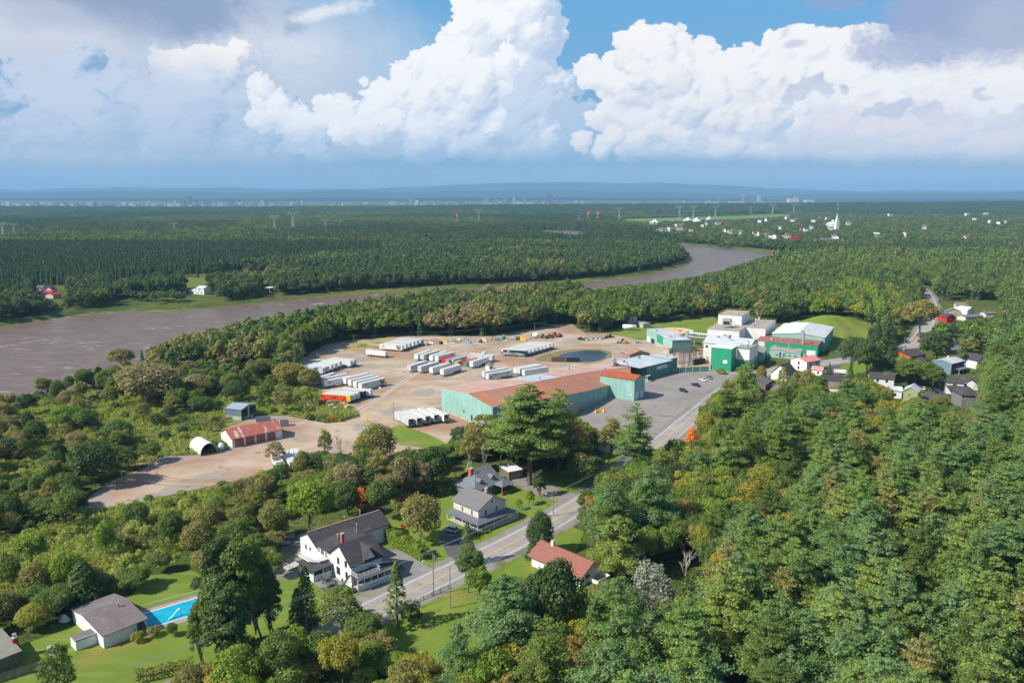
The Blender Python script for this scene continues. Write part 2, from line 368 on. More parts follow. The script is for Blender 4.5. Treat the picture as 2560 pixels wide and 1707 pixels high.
def mat_plain(name, c, rough=.6, spec=.3, metal=0.0, var=.12, scale=1.5):
 d=tuple(x*(1-var)for x in c);u=tuple(min(1, x*(1+var*.6))for x in c)
 return mat_noise(name, [d, c, u], scale=scale, detail=5, rough=rough, spec=spec, metal=metal)
def mat_sheet(name, cols, period=.3, depth=.02, axis=0, rough=.5, stains=None, metal=0.0, scale=.25, spec=.3, seam=.25):
 """ribbed metal siding or roofing: stripes across the local axis, weather streaks along it"""
 m, nt, b=new_mat(name);N=nt.nodes.new;Lk=nt.links.new
 tc=N('ShaderNodeTexCoord')
 n=N('ShaderNodeTexNoise');n.inputs['Scale'].default_value=scale;n.inputs['Detail'].default_value=8;n.inputs['Roughness'].default_value=.65
 wall=axis=='wall';ax=0 if wall else axis
 mp=N('ShaderNodeMapping');sc=[1, 1, 1];sc[ax]=4
 if wall:sc=[3, 3, .6]
 mp.inputs['Scale'].default_value=sc
 Lk(tc.outputs['Object'], mp.inputs[0]);Lk(mp.outputs[0], n.inputs[0])
 r=_ramp(nt, [(.3+.4*i/max(1, len(cols)-1), c)for i, c in enumerate(cols)]);Lk(n.outputs[0], r.inputs[0]);col=r.outputs[0]
 for s in(stains or[]):
  n2=N('ShaderNodeTexNoise');n2.inputs['Scale'].default_value=s[0];n2.inputs['Detail'].default_value=9
  mp2=N('ShaderNodeMapping');q=[1, 1, 1];q[ax]=3.5;q=[2.5, 2.5, .5]if wall else q;mp2.inputs['Scale'].default_value=q;mp2.inputs['Location'].default_value=(s[0]*31, 0, 0)
  Lk(tc.outputs['Object'], mp2.inputs[0]);Lk(mp2.outputs[0], n2.inputs[0])
  rr=_ramp(nt, [(s[2], (0, 0, 0)), (s[3], (1, 1, 1))]);Lk(n2.outputs[0], rr.inputs[0])
  mx=N('ShaderNodeMixRGB');Lk(rr.outputs[0], mx.inputs[0]);Lk(col, mx.inputs[1]);mx.inputs[2].default_value=(*s[1], 1);col=mx.outputs[0]
 w=N('ShaderNodeTexWave');w.wave_type='BANDS';w.bands_direction='XYZ'[ax];w.wave_profile='SIN'
 w.inputs['Scale'].default_value=1/period*.314;w.inputs['Distortion'].default_value=0
 if wall:
  sp_=N('ShaderNodeSeparateXYZ');Lk(tc.outputs['Object'], sp_.inputs[0]);ad_=N('ShaderNodeMath');Lk(sp_.outputs[0], ad_.inputs[0]);Lk(sp_.outputs[1], ad_.inputs[1])
  cb_=N('ShaderNodeCombineXYZ');Lk(ad_.outputs[0], cb_.inputs[0]);Lk(cb_.outputs[0], w.inputs[0])
 else:Lk(tc.outputs['Object'], w.inputs[0])
 rr=_ramp(nt, [(.0, (1-seam, )*3), (.45 if period>2 else.22, (1, 1, 1))]);Lk(w.outputs['Fac'], rr.inputs[0])
 mx=N('ShaderNodeMixRGB');mx.blend_type='MULTIPLY';mx.inputs[0].default_value=1;Lk(col, mx.inputs[1]);Lk(rr.outputs[0], mx.inputs[2])
 Lk(mx.outputs[0], b.inputs['Base Color'])
 bp=N('ShaderNodeBump');bp.inputs['Distance'].default_value=depth;bp.inputs['Strength'].default_value=.8;Lk(w.outputs['Fac'], bp.inputs['Height']);Lk(bp.outputs[0], b.inputs['Normal'])
 b.inputs['Roughness'].default_value=rough;b.inputs['Metallic'].default_value=metal;b.inputs['Specular IOR Level'].default_value=spec
 return m
def mat_leaf(name, cols, trans=.38, var=.5, rough=.65):
 """foliage: colour picked per tree, broken up from spray to spray, a little light let through"""
 m=bpy.data.materials.new(name);m.use_nodes=True;nt=m.node_tree;nt.nodes.clear();N=nt.nodes.new;Lk=nt.links.new
 out=N('ShaderNodeOutputMaterial');oi=N('ShaderNodeObjectInfo')
 r=_ramp(nt, [((i+.5)/len(cols), c)for i, c in enumerate(cols)]);Lk(oi.outputs['Random'], r.inputs[0])
 tc=N('ShaderNodeTexCoord');n=N('ShaderNodeTexNoise');n.inputs['Scale'].default_value=.8;n.inputs['Detail'].default_value=4;Lk(tc.outputs['Object'], n.inputs[0])
 ge=N('ShaderNodeNewGeometry')
 v=N('ShaderNodeMath');v.operation='MULTIPLY_ADD';Lk(n.outputs[0], v.inputs[0]);v.inputs[1].default_value=var*1.6;v.inputs[2].default_value=1-var*.8
 v2=N('ShaderNodeMath');v2.operation='MULTIPLY_ADD';Lk(ge.outputs['Random Per Island'], v2.inputs[0]);v2.inputs[1].default_value=var*1.1;Lk(v.outputs[0], v2.inputs[2])
 v3=N('ShaderNodeMath');v3.operation='SUBTRACT';Lk(v2.outputs[0], v3.inputs[0]);v3.inputs[1].default_value=var*.5
 mx=N('ShaderNodeVectorMath');mx.operation='SCALE';Lk(r.outputs[0], mx.inputs[0]);Lk(v3.outputs[0], mx.inputs['Scale'])
 mc=N('ShaderNodeMixRGB');mc.blend_type='MULTIPLY';mc.inputs[0].default_value=1;Lk(mx.outputs[0], mc.inputs[1]);Lk(oi.outputs['Color'], mc.inputs[2])
 d=N('ShaderNodeBsdfDiffuse');Lk(mc.outputs[0], d.inputs[0])
 t=N('ShaderNodeBsdfTranslucent');tm=N('ShaderNodeMixRGB');tm.blend_type='MULTIPLY';tm.inputs[0].default_value=1;Lk(mc.outputs[0], tm.inputs[1]);tm.inputs[2].default_value=(trans*2.3, trans*2.2, trans*1.1, 1);Lk(tm.outputs[0], t.inputs[0])
 a=N('ShaderNodeAddShader');Lk(d.outputs[0], a.inputs[0]);Lk(t.outputs[0], a.inputs[1])
 g=N('ShaderNodeBsdfGlossy');g.inputs['Roughness'].default_value=.5;g.inputs[0].default_value=(.6, .65, .6, 1)
 a2=N('ShaderNodeMixShader');a2.inputs[0].default_value=.03;Lk(a.outputs[0], a2.inputs[1]);Lk(g.outputs[0], a2.inputs[2])
 Lk(a2.outputs[0], out.inputs[0]);return m
# outlines of the land (photo pixels at ground level)
RZ=-2.6
def W2(pts, z=0.0):return[tuple(P(x, y, z)[:2])for x, y in pts]
far_bank=F([(-420, 800), (-150, 772), (0, 750), (100, 735), (210, 718), (300, 713), (380, 716), (470, 707), (560, 699), (640, 690), (740, 682), (830, 675), (900, 671), (1000, 665), (1130, 660), (1280, 653), (1400, 642), (1480, 632), (1540, 620), (1588, 604), (1592, 596), (1575, 580), (1545, 566), (1480, 556), (1400, 549), (1335, 545), (1285, 541), (1225, 536)])
far_bank2=F([(1225, 529), (1285, 530), (1330, 532), (1352, 540), (1400, 545.5), (1470, 553), (1560, 561), (1640, 567), (1720, 574), (1800, 583), (1840, 588)])
near_bank=F([(1800, 598), (1740, 612), (1660, 640), (1560, 664), (1450, 676), (1300, 688), (1150, 700), (1000, 714), (880, 732), (750, 757), (620, 784), (520, 806), (430, 828), (330, 856), (250, 880), (100, 915), (0, 950), (-420, 1080)])
RIVER=W2(far_bank+far_bank2+near_bank, RZ)
road_px=[(-350, 2150), (100, 1900), (450, 1740), (700, 1632), (918, 1531), (1140, 1424.5), (1230, 1382.6), (1324.5, 1334), (1420, 1280), (1500, 1228), (1575, 1170), (1650, 1109), (1719, 1051), (1745, 1030), (1800, 985), (1850, 952), (1930, 927), (2010, 914), (2081, 905), (2170, 893), (2230, 880), (2285, 858), (2312, 820), (2330, 772), (2318, 737), (2295, 715)]
def spline(pts, step=3.0):
 pts=[np.array(p[:2])for p in pts];out=[]
 for i in range(len(pts)-1):
  p0=pts[max(0, i-1)];p1=pts[i];p2=pts[i+1];p3=pts[min(len(pts)-1, i+2)]
  n=max(2, int(np.linalg.norm(p2-p1)/step))
  for k in range(n):
   t=k/n
   out.append(.5*((2*p1)+(-p0+p2)*t+(2*p0-5*p1+4*p2-p3)*t*t+(-p0+3*p1-3*p2+p3)*t**3))
 out.append(pts[-1]);return np.array(out)
ROAD=spline([P(*p)for p in road_px], 4.0)
for _ in range(3):ROAD[1:-1]=(ROAD[:-2]+2*ROAD[1:-1]+ROAD[2:])/4
def ribbon_pts(C, o0, o1):
 T=np.gradient(C, axis=0);T/=np.linalg.norm(T, axis=1)[:, None];Nn=np.stack([-T[:, 1], T[:, 0]], 1)
 return C+Nn*o0, C+Nn*o1
def in_poly(x, y, poly):
 x=np.asarray(x, float);y=np.asarray(y, float);c=np.zeros(x.shape, bool);n=len(poly)
 for i in range(n):
  x1, y1=poly[i];x2, y2=poly[(i+1)%n]
  if y1==y2:continue
  k=(y1>y)!=(y2>y);c^=k&(x<(x2-x1)*(y-y1)/(y2-y1)+x1)
 return c
def dist_poly(x, y, poly, closed=True):
 d=np.full(np.shape(x), 1e9);n=len(poly)
 for i in range(n if closed else n-1):
  x1, y1=poly[i];x2, y2=poly[(i+1)%n];dx, dy=x2-x1, y2-y1
  t=np.clip(((x-x1)*dx+(y-y1)*dy)/(dx*dx+dy*dy+1e-9), 0, 1)
  d=np.minimum(d, np.hypot(x-x1-t*dx, y-y1-t*dy))
 return d
YARD=F([(165, 1175), (250, 1105), (330, 1075), (372, 1048), (450, 1045), (530, 1030), (500, 990), (590, 955), (660, 955), (750, 972), (790, 968), (829, 956), (800, 930), (745, 905), (700, 880), (668, 835), (750, 790), (860, 775), (940, 770), (1000, 772), (1130, 772), (1250, 750), (1310, 742), (1345, 765), (1450, 765), (1560, 800), (1700, 800), (1690, 850), (1560, 862), (1400, 900), (1380, 960), (1500, 1040), (1440, 1075), (1330, 1000), (1200, 960), (1040, 1000), (1015, 1035), (900, 1045), (885, 1080), (800, 1050), (740, 1040), (690, 1060), (640, 1075), (560, 1098), (440, 1125), (320, 1152), (220, 1172)])
LOT=F([(1385, 900), (1470, 900), (1490, 865), (1560, 852), (1700, 845), (1752, 858), (1700, 885), (1640, 925), (1590, 985), (1550, 1040), (1490, 1090), (1430, 1050), (1385, 1000), (1340, 972), (1330, 950)])
sheets=[]
def sheet(name, poly_w, z, mat, label=None):
 mb=MB();mb.poly([(x, y, z)for x, y in poly_w])
 me=make_mesh(name, mb.V, mb.F)
 import bmesh
 bm=bmesh.new();bm.from_mesh(me);bmesh.ops.triangulate(bm, faces=bm.faces[:])
 for f in bm.faces:
  if f.normal.z<0:f.normal_flip()
 bm.to_mesh(me);bm.free()
 o=link(name, me, mat);tag(o, label, kind='structure');return o
def strip(name, A, B, z, mat, label=None, kind='structure'):
 n=len(A);V=[(a[0], a[1], z)for a in A]+[(b[0], b[1], z)for b in B]
 Fc=[(i, i+1, n+i+1, n+i)for i in range(n-1)]
 if((B[0][0]-A[0][0])*(A[1][1]-A[0][1])-(B[0][1]-A[0][1])*(A[1][0]-A[0][0]))>0:Fc=[f[::-1]for f in Fc]
 o=link(name, make_mesh(name, V, Fc), mat);tag(o, label, kind=kind);return o
# ground sheet with the river bed cut in
def lines(a, b, near0, near1, s, grow=1.16):
 v=list(np.arange(near0, near1+s, s));st=s;x=near1+s
 while x<b:st*=grow;x+=st;v.append(x)
 st=s;x=near0
 while x>a:st*=grow;x-=st;v.insert(0, x)
 return np.array(v)
gx=lines(-42000, 42000, -460, 620, 7);gy=lines(-600, 46000, 90, 1900, 7)
GX, GY=np.meshgrid(gx, gy)
def ground_z(x, y):
 x=np.asarray(x, float);y=np.asarray(y, float)
 ins=in_poly(x, y, RIVER);d=dist_poly(x, y, RIVER);sd_=np.where(ins, -d, d)
 bank=np.clip((sd_+3)/9.0, 0, 1);bank=bank*bank*(3-2*bank)
 z=-4.2*(1-bank)
 far=np.clip((y-2600)/2500, 0, 1)
 z=z+far*(6*np.sin(x/1900+1)+4*np.sin(y/800+x/2600)-8)
 az_=x/np.maximum(y, 500)
 z=z+(10+30*np.clip((az_-.12)/.3, 0, 1)+8*np.sin(az_*9+1))*np.exp(-((y-5600)/500)**2)
 z=z-np.clip((y-6000)/1500, 0, 1)*6
 return z
GZ=ground_z(GX, GY)
ny_, nx_=GX.shape
V=np.stack([GX, GY, GZ], -1).reshape(-1, 3);idx=np.arange(ny_*nx_).reshape(ny_, nx_)
Q=np.stack([idx[:-1, :-1], idx[:-1, 1:], idx[1:, 1:], idx[1:, :-1]], -1).reshape(-1, 4)
me=bpy.data.meshes.new('ground');me.vertices.add(len(V));me.vertices.foreach_set('co', V.reshape(-1))
me.loops.add(Q.size);me.loops.foreach_set('vertex_index', Q.reshape(-1).astype(np.int32));me.polygons.add(len(Q));me.polygons.foreach_set('loop_start', np.arange(0, Q.size, 4, dtype=np.int32));me.update(calc_edges=True)
me.polygons.foreach_set('use_smooth', [True]*len(me.polygons))
m_ground=mat_noise('wild_ground', [(.06, .085, .022), (.10, .13, .03), (.13, .15, .04), (.16, .16, .05)], scale=.05, detail=12, rough=1, spec=.05, bump=.5, bscale=1.2, second=[(.6, (.05, .075, .02), .45, .62), (.012, (.05, .085, .02), .5, .7), (.09, (.17, .12, .05), .62, .75)])
tag(link('ground', me, m_ground), kind='structure')
m, nt, b=new_mat('river_water');N=nt.nodes.new;Lk=nt.links.new
tc=N('ShaderNodeTexCoord');mp=N('ShaderNodeMapping');mp.inputs['Rotation'].default_value=(0, 0, radians(-22));mp.inputs['Scale'].default_value=(.5, 1.5, 1);Lk(tc.outputs['Object'], mp.inputs[0])
n=N('ShaderNodeTexNoise');n.inputs['Scale'].default_value=.16;n.inputs['Detail'].default_value=9;n.inputs['Roughness'].default_value=.68;Lk(mp.outputs[0], n.inputs[0])
n2=N('ShaderNodeTexNoise');n2.inputs['Scale'].default_value=.012;n2.inputs['Detail'].default_value=3;Lk(tc.outputs['Object'], n2.inputs[0])
mm=N('ShaderNodeMath');mm.operation='MULTIPLY_ADD';Lk(n2.outputs[0], mm.inputs[0]);mm.inputs[1].default_value=.55;Lk(n.outputs[0], mm.inputs[2])
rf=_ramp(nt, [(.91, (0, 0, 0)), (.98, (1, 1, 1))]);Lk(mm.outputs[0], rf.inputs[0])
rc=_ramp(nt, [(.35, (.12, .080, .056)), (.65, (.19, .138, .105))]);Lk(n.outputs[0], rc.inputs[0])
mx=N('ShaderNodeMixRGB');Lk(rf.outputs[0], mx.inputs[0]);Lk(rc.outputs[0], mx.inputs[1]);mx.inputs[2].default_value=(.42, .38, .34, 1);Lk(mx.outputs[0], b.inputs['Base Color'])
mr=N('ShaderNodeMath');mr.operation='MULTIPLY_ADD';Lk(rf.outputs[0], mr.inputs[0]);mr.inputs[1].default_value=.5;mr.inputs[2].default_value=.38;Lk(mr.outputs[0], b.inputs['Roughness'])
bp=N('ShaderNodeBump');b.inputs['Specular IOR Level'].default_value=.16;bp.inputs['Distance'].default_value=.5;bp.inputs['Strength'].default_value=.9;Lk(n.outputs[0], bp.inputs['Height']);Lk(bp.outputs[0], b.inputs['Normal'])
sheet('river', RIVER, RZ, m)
m_bank=mat_noise('bank_grass', [(.10, .13, .03), (.16, .17, .04), (.07, .11, .025)], scale=.12, detail=10, rough=1, spec=.05, bump=.3, second=[(.05, (.26, .21, .15), .62, .7)])
fb=np.array(W2(far_bank[:-4], RZ));fb=spline(fb, 8.0)
A_, B_=ribbon_pts(fb, -1.5, 9.0)
fbw=7+4*np.sin(np.arange(len(fb))*.21)+3*np.sin(np.arange(len(fb))*.077)
T=np.gradient(fb, axis=0);T/=np.linalg.norm(T, axis=1)[:, None];Nn=np.stack([-T[:, 1], T[:, 0]], 1)
for k in range(12):fbw[k]=8
Bk=fb+Nn*fbw[:, None]
V=[(a[0], a[1], RZ-.25)for a in(fb-Nn*1.0)]+[(a[0], a[1], RZ+1.1)for a in(fb+Nn*(fbw*.55)[:, None])]+[(a[0], a[1], .06)for a in(fb+Nn*(fbw+6)[:, None])]
n_=len(fb);Fc=[(i, i+1, n_+i+1, n_+i)for i in range(n_-1)]+[(n_+i, n_+i+1, 2*n_+i+1, 2*n_+i)for i in range(n_-1)]
tag(link('river_bank', make_mesh('river_bank', V, Fc, smooth=True), m_bank), kind='structure')
# yard, lot, road, lawns
m_yard=mat_noise('packed_dirt', [(.30, .21, .14), (.40, .30, .21), (.46, .37, .275), (.41, .33, .25)], scale=.035, detail=12, rough=1, spec=.1, bump=.05, bscale=2, second=[(.02, (.33, .205, .135), .46, .60), (.05, (.31, .275, .235), .53, .60), (.22, (.22, .165, .12), .62, .70), (.05, (.33, .22, .155), .60, .72, (.5, 2.2, 1), radians(-35)), (.04, (.47, .40, .33), .60, .74, (.6, 2.0, 1), radians(-30))])
m_asph=mat_noise('worn_asphalt', [(.20, .18, .17), (.26, .235, .22), (.30, .27, .25)], scale=.05, detail=12, rough=.95, spec=.15, bump=.01, second=[(.09, (.15, .14, .135), .62, .66), (.3, (.30, .27, .24), .6, .75), (.06, (.33, .28, .23), .62, .72)])
m_road=mat_noise('road_asphalt', [(.27, .25, .235), (.34, .315, .295)], scale=.12, detail=10, rough=.95, spec=.15, second=[(.5, (.24, .22, .205), .6, .68), (.12, (.38, .35, .32), .55, .7)])
m_lawn=mat_noise('mown_lawn', [(.115, .175, .028), (.15, .215, .034), (.20, .235, .045)], scale=.07, detail=10, rough=1, spec=.05, bump=.05, bscale=6, second=[(.05, (.25, .22, .07), .56, .70), (.35, (.10, .15, .028), .6, .7)])
m_mow=mat_noise('striped_lawn', [(.12, .18, .03), (.165, .225, .038)], scale=.09, detail=8, rough=1, spec=.05, bump=.05, bscale=6, second=[(.3, (.185, .235, .05), .50, .66, (.16, 1.6, 1), radians(-28)), (.05, (.22, .20, .05), .58, .68)])
m_gravel=mat_noise('grey_gravel', [(.20, .185, .165), (.28, .26, .235)], scale=.4, detail=12, rough=1, spec=.1, second=[(.12, (.12, .15, .05), .55, .68)])
m_drive=mat_noise('dark_driveway', [(.085, .08, .082), (.12, .11, .11)], scale=.3, detail=8, rough=.95)
m_paint=mat_noise('white_road_paint', [(.55, .54, .52), (.68, .67, .65)], scale=1.5, rough=.8)
m_yel=mat_noise('yellow_road_paint', [(.56, .34, .08), (.64, .42, .13)], scale=1.5, rough=.8)
m_dry=mat_noise('dry_grass', [(.33, .25, .12), (.42, .33, .17)], scale=.1, detail=9, rough=1, second=[(.1, (.14, .17, .04), .5, .62)])
m_reed=mat_noise('tall_weeds', [(.13, .18, .04), (.18, .225, .05), (.22, .235, .07)], scale=.12, detail=12, rough=1, spec=.05, bump=.6, bscale=1.0, second=[(.3, (.06, .10, .02), .5, .62)])
sheet('yard', W2(YARD), .03, m_yard)
sheet('parking_lot', W2(LOT), .06, m_asph)
a, b2=ribbon_pts(ROAD, -4.7, 4.7);strip('road', a, b2, .09, m_road)
a, b2=ribbon_pts(ROAD, -7.2, 7.0);strip('road_shoulder', a, b2, .075, m_gravel)
nS=len(ROAD)
for nm, o, w, mt in(('edge_line', -3.75, .14, m_paint), ('edge_line', 3.75, .14, m_paint), ('centre_line', -.16, .11, m_yel), ('centre_line', .16, .11, m_yel)):
 a, b2=ribbon_pts(ROAD, o-w*.85, o+w*.85);strip(nm, a, b2, .1, mt)
mb=MB();rr=random.Random(4)
m_tarshade=mat_plain('tar_and_shadow', (.05, .045, .045), rough=.6)
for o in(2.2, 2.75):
 C=ROAD[70:190];a, b2=ribbon_pts(C, o, o+.09);strip('tar_and_wire_shadow', a, b2, .098, m_tarshade)  # dark road lines: tar seals that also paint in the overhead wires' shadows
LAWNS=[([(735, 1345), (800, 1320), (960, 1300), (955, 1440), (800, 1470), (745, 1445), (690, 1450), (680, 1380)], m_gravel), ([(930, 1350), (960, 1300), (1085, 1262), (1120, 1225), (1200, 1290), (1140, 1330), (1180, 1385), (1130, 1408), (1040, 1432), (960, 1385)], m_lawn), ([(1105, 1290), (1118, 1230), (1290, 1200), (1330, 1180), (1480, 1170), (1560, 1150), (1580, 1160), (1500, 1218), (1430, 1262), (1322, 1328), (1160, 1405), (1190, 1370), (1130, 1330)], m_lawn), ([(800, 1600), (930, 1548), (1150, 1447), (1240, 1406), (1330, 1360), (1420, 1310), (1460, 1330), (1440, 1380), (1480, 1460), (1400, 1560), (1330, 1700), (1200, 1707), (1050, 1690), (950, 1650)], m_lawn), ([(-80, 1640), (60, 1610), (200, 1560), (215, 1500), (330, 1490), (360, 1440), (480, 1425), (560, 1470), (690, 1445), (740, 1425), (800, 1470), (880, 1530), (700, 1610), (430, 1730), (100, 1880), (-200, 1800)], m_mow), ([(1900, 850), (1960, 820), (2100, 790), (2200, 815), (2215, 870), (2150, 850), (2130, 845), (2100, 880), (2000, 860)], m_lawn), ([(965, 1073), (1000, 1062), (1070, 1085), (1120, 1110), (1110, 1125), (1000, 1112)], m_lawn), ([(1410, 1018), (1470, 1005), (1520, 992), (1560, 995), (1500, 1020), (1470, 1050), (1440, 1070), (1405, 1080)], m_lawn), ([(1450, 1160), (1520, 1130), (1590, 1150), (1520, 1200), (1450, 1235)], m_lawn), ([(2060, 925), (2110, 905), (2160, 900), (2200, 895), (2170, 930), (2080, 945)], m_lawn), ([(1580, 815), (1780, 790), (1830, 830), (1600, 850), (1500, 830)], m_lawn), ]
for i_, (pts, mt)in enumerate(LAWNS):
 if len(pts)>3:sheet('lawn', W2(pts), .04+.0025*i_, mt)
sheet('driveway', W2([(1095, 1340), (1135, 1325), (1180, 1345), (1190, 1372), (1228, 1382), (1160, 1412), (1120, 1388)]), .08, m_drive)
sheet('driveway', W2([(955, 1370), (1000, 1375), (1085, 1425), (1045, 1452), (960, 1440)]), .082, mat_noise('grey_driveway', [(.20, .19, .185), (.26, .245, .235)], scale=.2, detail=8, rough=.95))
sheet('driveway', W2([(1290, 1190), (1350, 1180), (1400, 1225), (1460, 1240), (1440, 1262), (1360, 1245), (1310, 1225), (1270, 1215)]), .07, m_gravel)
sheet('driveway', W2([(690, 1370), (735, 1355), (755, 1420), (745, 1445), (680, 1450)]), .07, m_gravel)
sheet('driveway', W2([(860, 1490), (960, 1440), (1040, 1450), (900, 1520), (830, 1535), (800, 1500)]), .068, m_gravel)
sheet('driveway', W2([(2300, 990), (2345, 965), (2375, 985), (2340, 1010), (2310, 1012)]), .07, m_drive)
sheet('driveway', W2([(2030, 930), (2075, 912), (2100, 880), (2125, 850), (2150, 852), (2120, 900), (2080, 935)]), .065, m_drive)
sheet('gravel_pad', W2([(760, 1020), (830, 985), (870, 1000), (900, 1030), (860, 1048), (800, 1045)]), .04, m_gravel)
sheet('dry_patch', W2([(850, 855), (930, 843), (1010, 845), (1000, 862), (930, 872), (860, 880)]), .05, m_dry)
for i_, q in enumerate(([(250, 1085), (330, 1000), (440, 940), (520, 900), (600, 890), (520, 985), (500, 1015), (440, 1045), (372, 1048)], [(-100, 1280), (200, 1170), (420, 1140), (560, 1110), (640, 1085), (700, 1085), (560, 1150), (470, 1200), (400, 1290), (200, 1350), (-100, 1420)], [(20, 920), (200, 900), (420, 930), (300, 1020), (60, 1060)], [(840, 1055), (940, 1040), (980, 1100), (930, 1180), (840, 1110)])):sheet('meadow', W2(F(q)), .012+.002*i_, m_reed)
m_track=mat_noise('red_tyre_track', [(.29, .165, .115), (.36, .22, .16)], scale=.6, rough=1)
tcn=P(690, 1178);Mq=lambda x, y:(460+x/4.612, 960+y/4.612)
for k_, (rx_, ry_)in enumerate(((13, 11), (15.2, 12.6), (17.4, 14.2), (21, 18))):
 c0_=P(*Mq(330, 990));C=np.array([(c0_.x+rx_*1.5*cos(t)+.4*sin(3*t), c0_.y+ry_*.9*sin(t))for t in np.linspace(1.5, 5.6, 60)]);a, b2=ribbon_pts(C, -.32, .32);strip('tyre_track', a, b2, .05+.004*k_, m_track)
for k_, q in enumerate(([(300, 1150), (420, 1110), (560, 1075), (700, 1045), (830, 1000), (960, 950)], [(330, 1165), (470, 1120), (600, 1090), (760, 1060), (900, 1010), (1010, 965)], [(860, 1040), (960, 985), (1040, 930), (1130, 880), (1300, 860)], [(900, 1030), (990, 970), (1090, 905), (1180, 860)])):
 C=spline([P(*p_)for p_ in q], 4.0);a, b2=ribbon_pts(C, -.45, .45);strip('tyre_track', a, b2, .05+.003*k_, m_track if k_<2 else mat_noise('pale_track', [(.44, .36, .28), (.50, .42, .34)], scale=.5, rough=1))
sheet('meadow', W2(F([(440, 1045), (470, 1000), (520, 965), (600, 900), (700, 882), (770, 910), (800, 925), (829, 945), (750, 968), (600, 945), (520, 985)])), .02, m_reed)
m_field=mat_noise('far_field', [(.10, .19, .04), (.14, .24, .05)], scale=.01, detail=8, rough=1)
sheet('field', W2([(1560, 548), (1800, 541), (1980, 536), (1975, 545), (1850, 554), (1700, 560), (1560, 562)]), .4, m_field)
sheet('meadow', W2(F([(250, 655), (360, 640), (560, 632), (600, 640), (470, 660), (300, 668)])), .25, m_bank)
bc=P(2095, 838);mb_n=40
V=[];Fc=[]
for i in range(13):
 r_=i/12
 for j in range(mb_n):
  t=2*pi*j/mb_n;rad=1+.12*sin(3*t+1)+.06*sin(7*t)
  V.append((r_*46*rad*cos(t), r_*26*rad*sin(t), 12.5*(.5+.5*cos(pi*r_))+.3*sin(5*t+i)*(1-r_)*r_))
for i in range(12):
 for j in range(mb_n):Fc.append((i*mb_n+j, i*mb_n+(j+1)%mb_n, (i+1)*mb_n+(j+1)%mb_n, (i+1)*mb_n+j))
o=link('hill', make_mesh('hill', V, [f[::-1]for f in Fc], smooth=True), m_lawn);o.location=(bc.x-2, bc.y+12, -.05);tag(o, kind='structure')
pc=P(1500, 890);m_pond, nt, b=new_mat('pond_water');b.inputs['Base Color'].default_value=(.035, .038, .045, 1);b.inputs['Roughness'].default_value=.2;b.inputs['Specular IOR Level'].default_value=.3
PONDW=W2([(1390, 898), (1402, 886), (1430, 880), (1465, 876), (1500, 877), (1520, 884), (1512, 896), (1490, 903), (1440, 905), (1410, 905)])
PONDB=W2([(1335, 897), (1365, 884), (1400, 877), (1450, 872), (1500, 872), (1528, 880), (1530, 892), (1505, 902), (1470, 908), (1400, 906), (1350, 903)])
sheet('pond_bank', PONDB, .05, mat_noise('pond_weeds', [(.13, .14, .05), (.20, .17, .08), (.24, .20, .12)], scale=.3, detail=10, rough=1, bump=.4));sheet('pond', PONDW, .09, m_pond)
m_hill=mat_noise('hill_forest', [(.025, .055, .045), (.04, .075, .055)], scale=.0012, detail=10, rough=1)
def ridge(y0, depth, prof, seed):
 rr=np.random.default_rng(seed);xs=np.linspace(-26000, 26000, 240)
 ph=rr.uniform(0, 6, 6);base=np.interp(xs, [p[0]for p in prof], [p[1]for p in prof])
 h=base+sum(26/(k+1)*np.sin(xs/(2600/(k*1.9+1))+ph[k])for k in range(6))
 V=[];rows=7
 for j in range(rows):
  t=j/(rows-1);hh=np.maximum(h, 3)*math.sin(pi*min(1, t*.93+.07))**.8
  for i, x in enumerate(xs):V.append((x, y0+depth*(t-.5)+300*math.sin(x/2300+j), hh[i]-(12 if j in(0, rows-1)else 0)))
 n=len(xs);Fc=[(j*n+i, j*n+i+1, (j+1)*n+i+1, (j+1)*n+i)for j in range(rows-1)for i in range(n-1)]
 tag(link('hills', make_mesh('hills', V, Fc, smooth=True), m_hill), kind='structure')
ridge(23500, 5000, [(-26000, 150), (-13000, 250), (-8000, 330), (-5500, 270), (-3000, 360), (0, 430), (3500, 430), (6500, 330), (10000, 230), (15000, 250), (26000, 200)], 3)
ridge(16500, 3500, [(-26000, 140), (-9500, 170), (-7500, 210), (-5000, 150), (-2500, 150), (0, 170), (3000, 150), (5000, 120), (8000, 150), (12000, 190), (26000, 160)], 8)
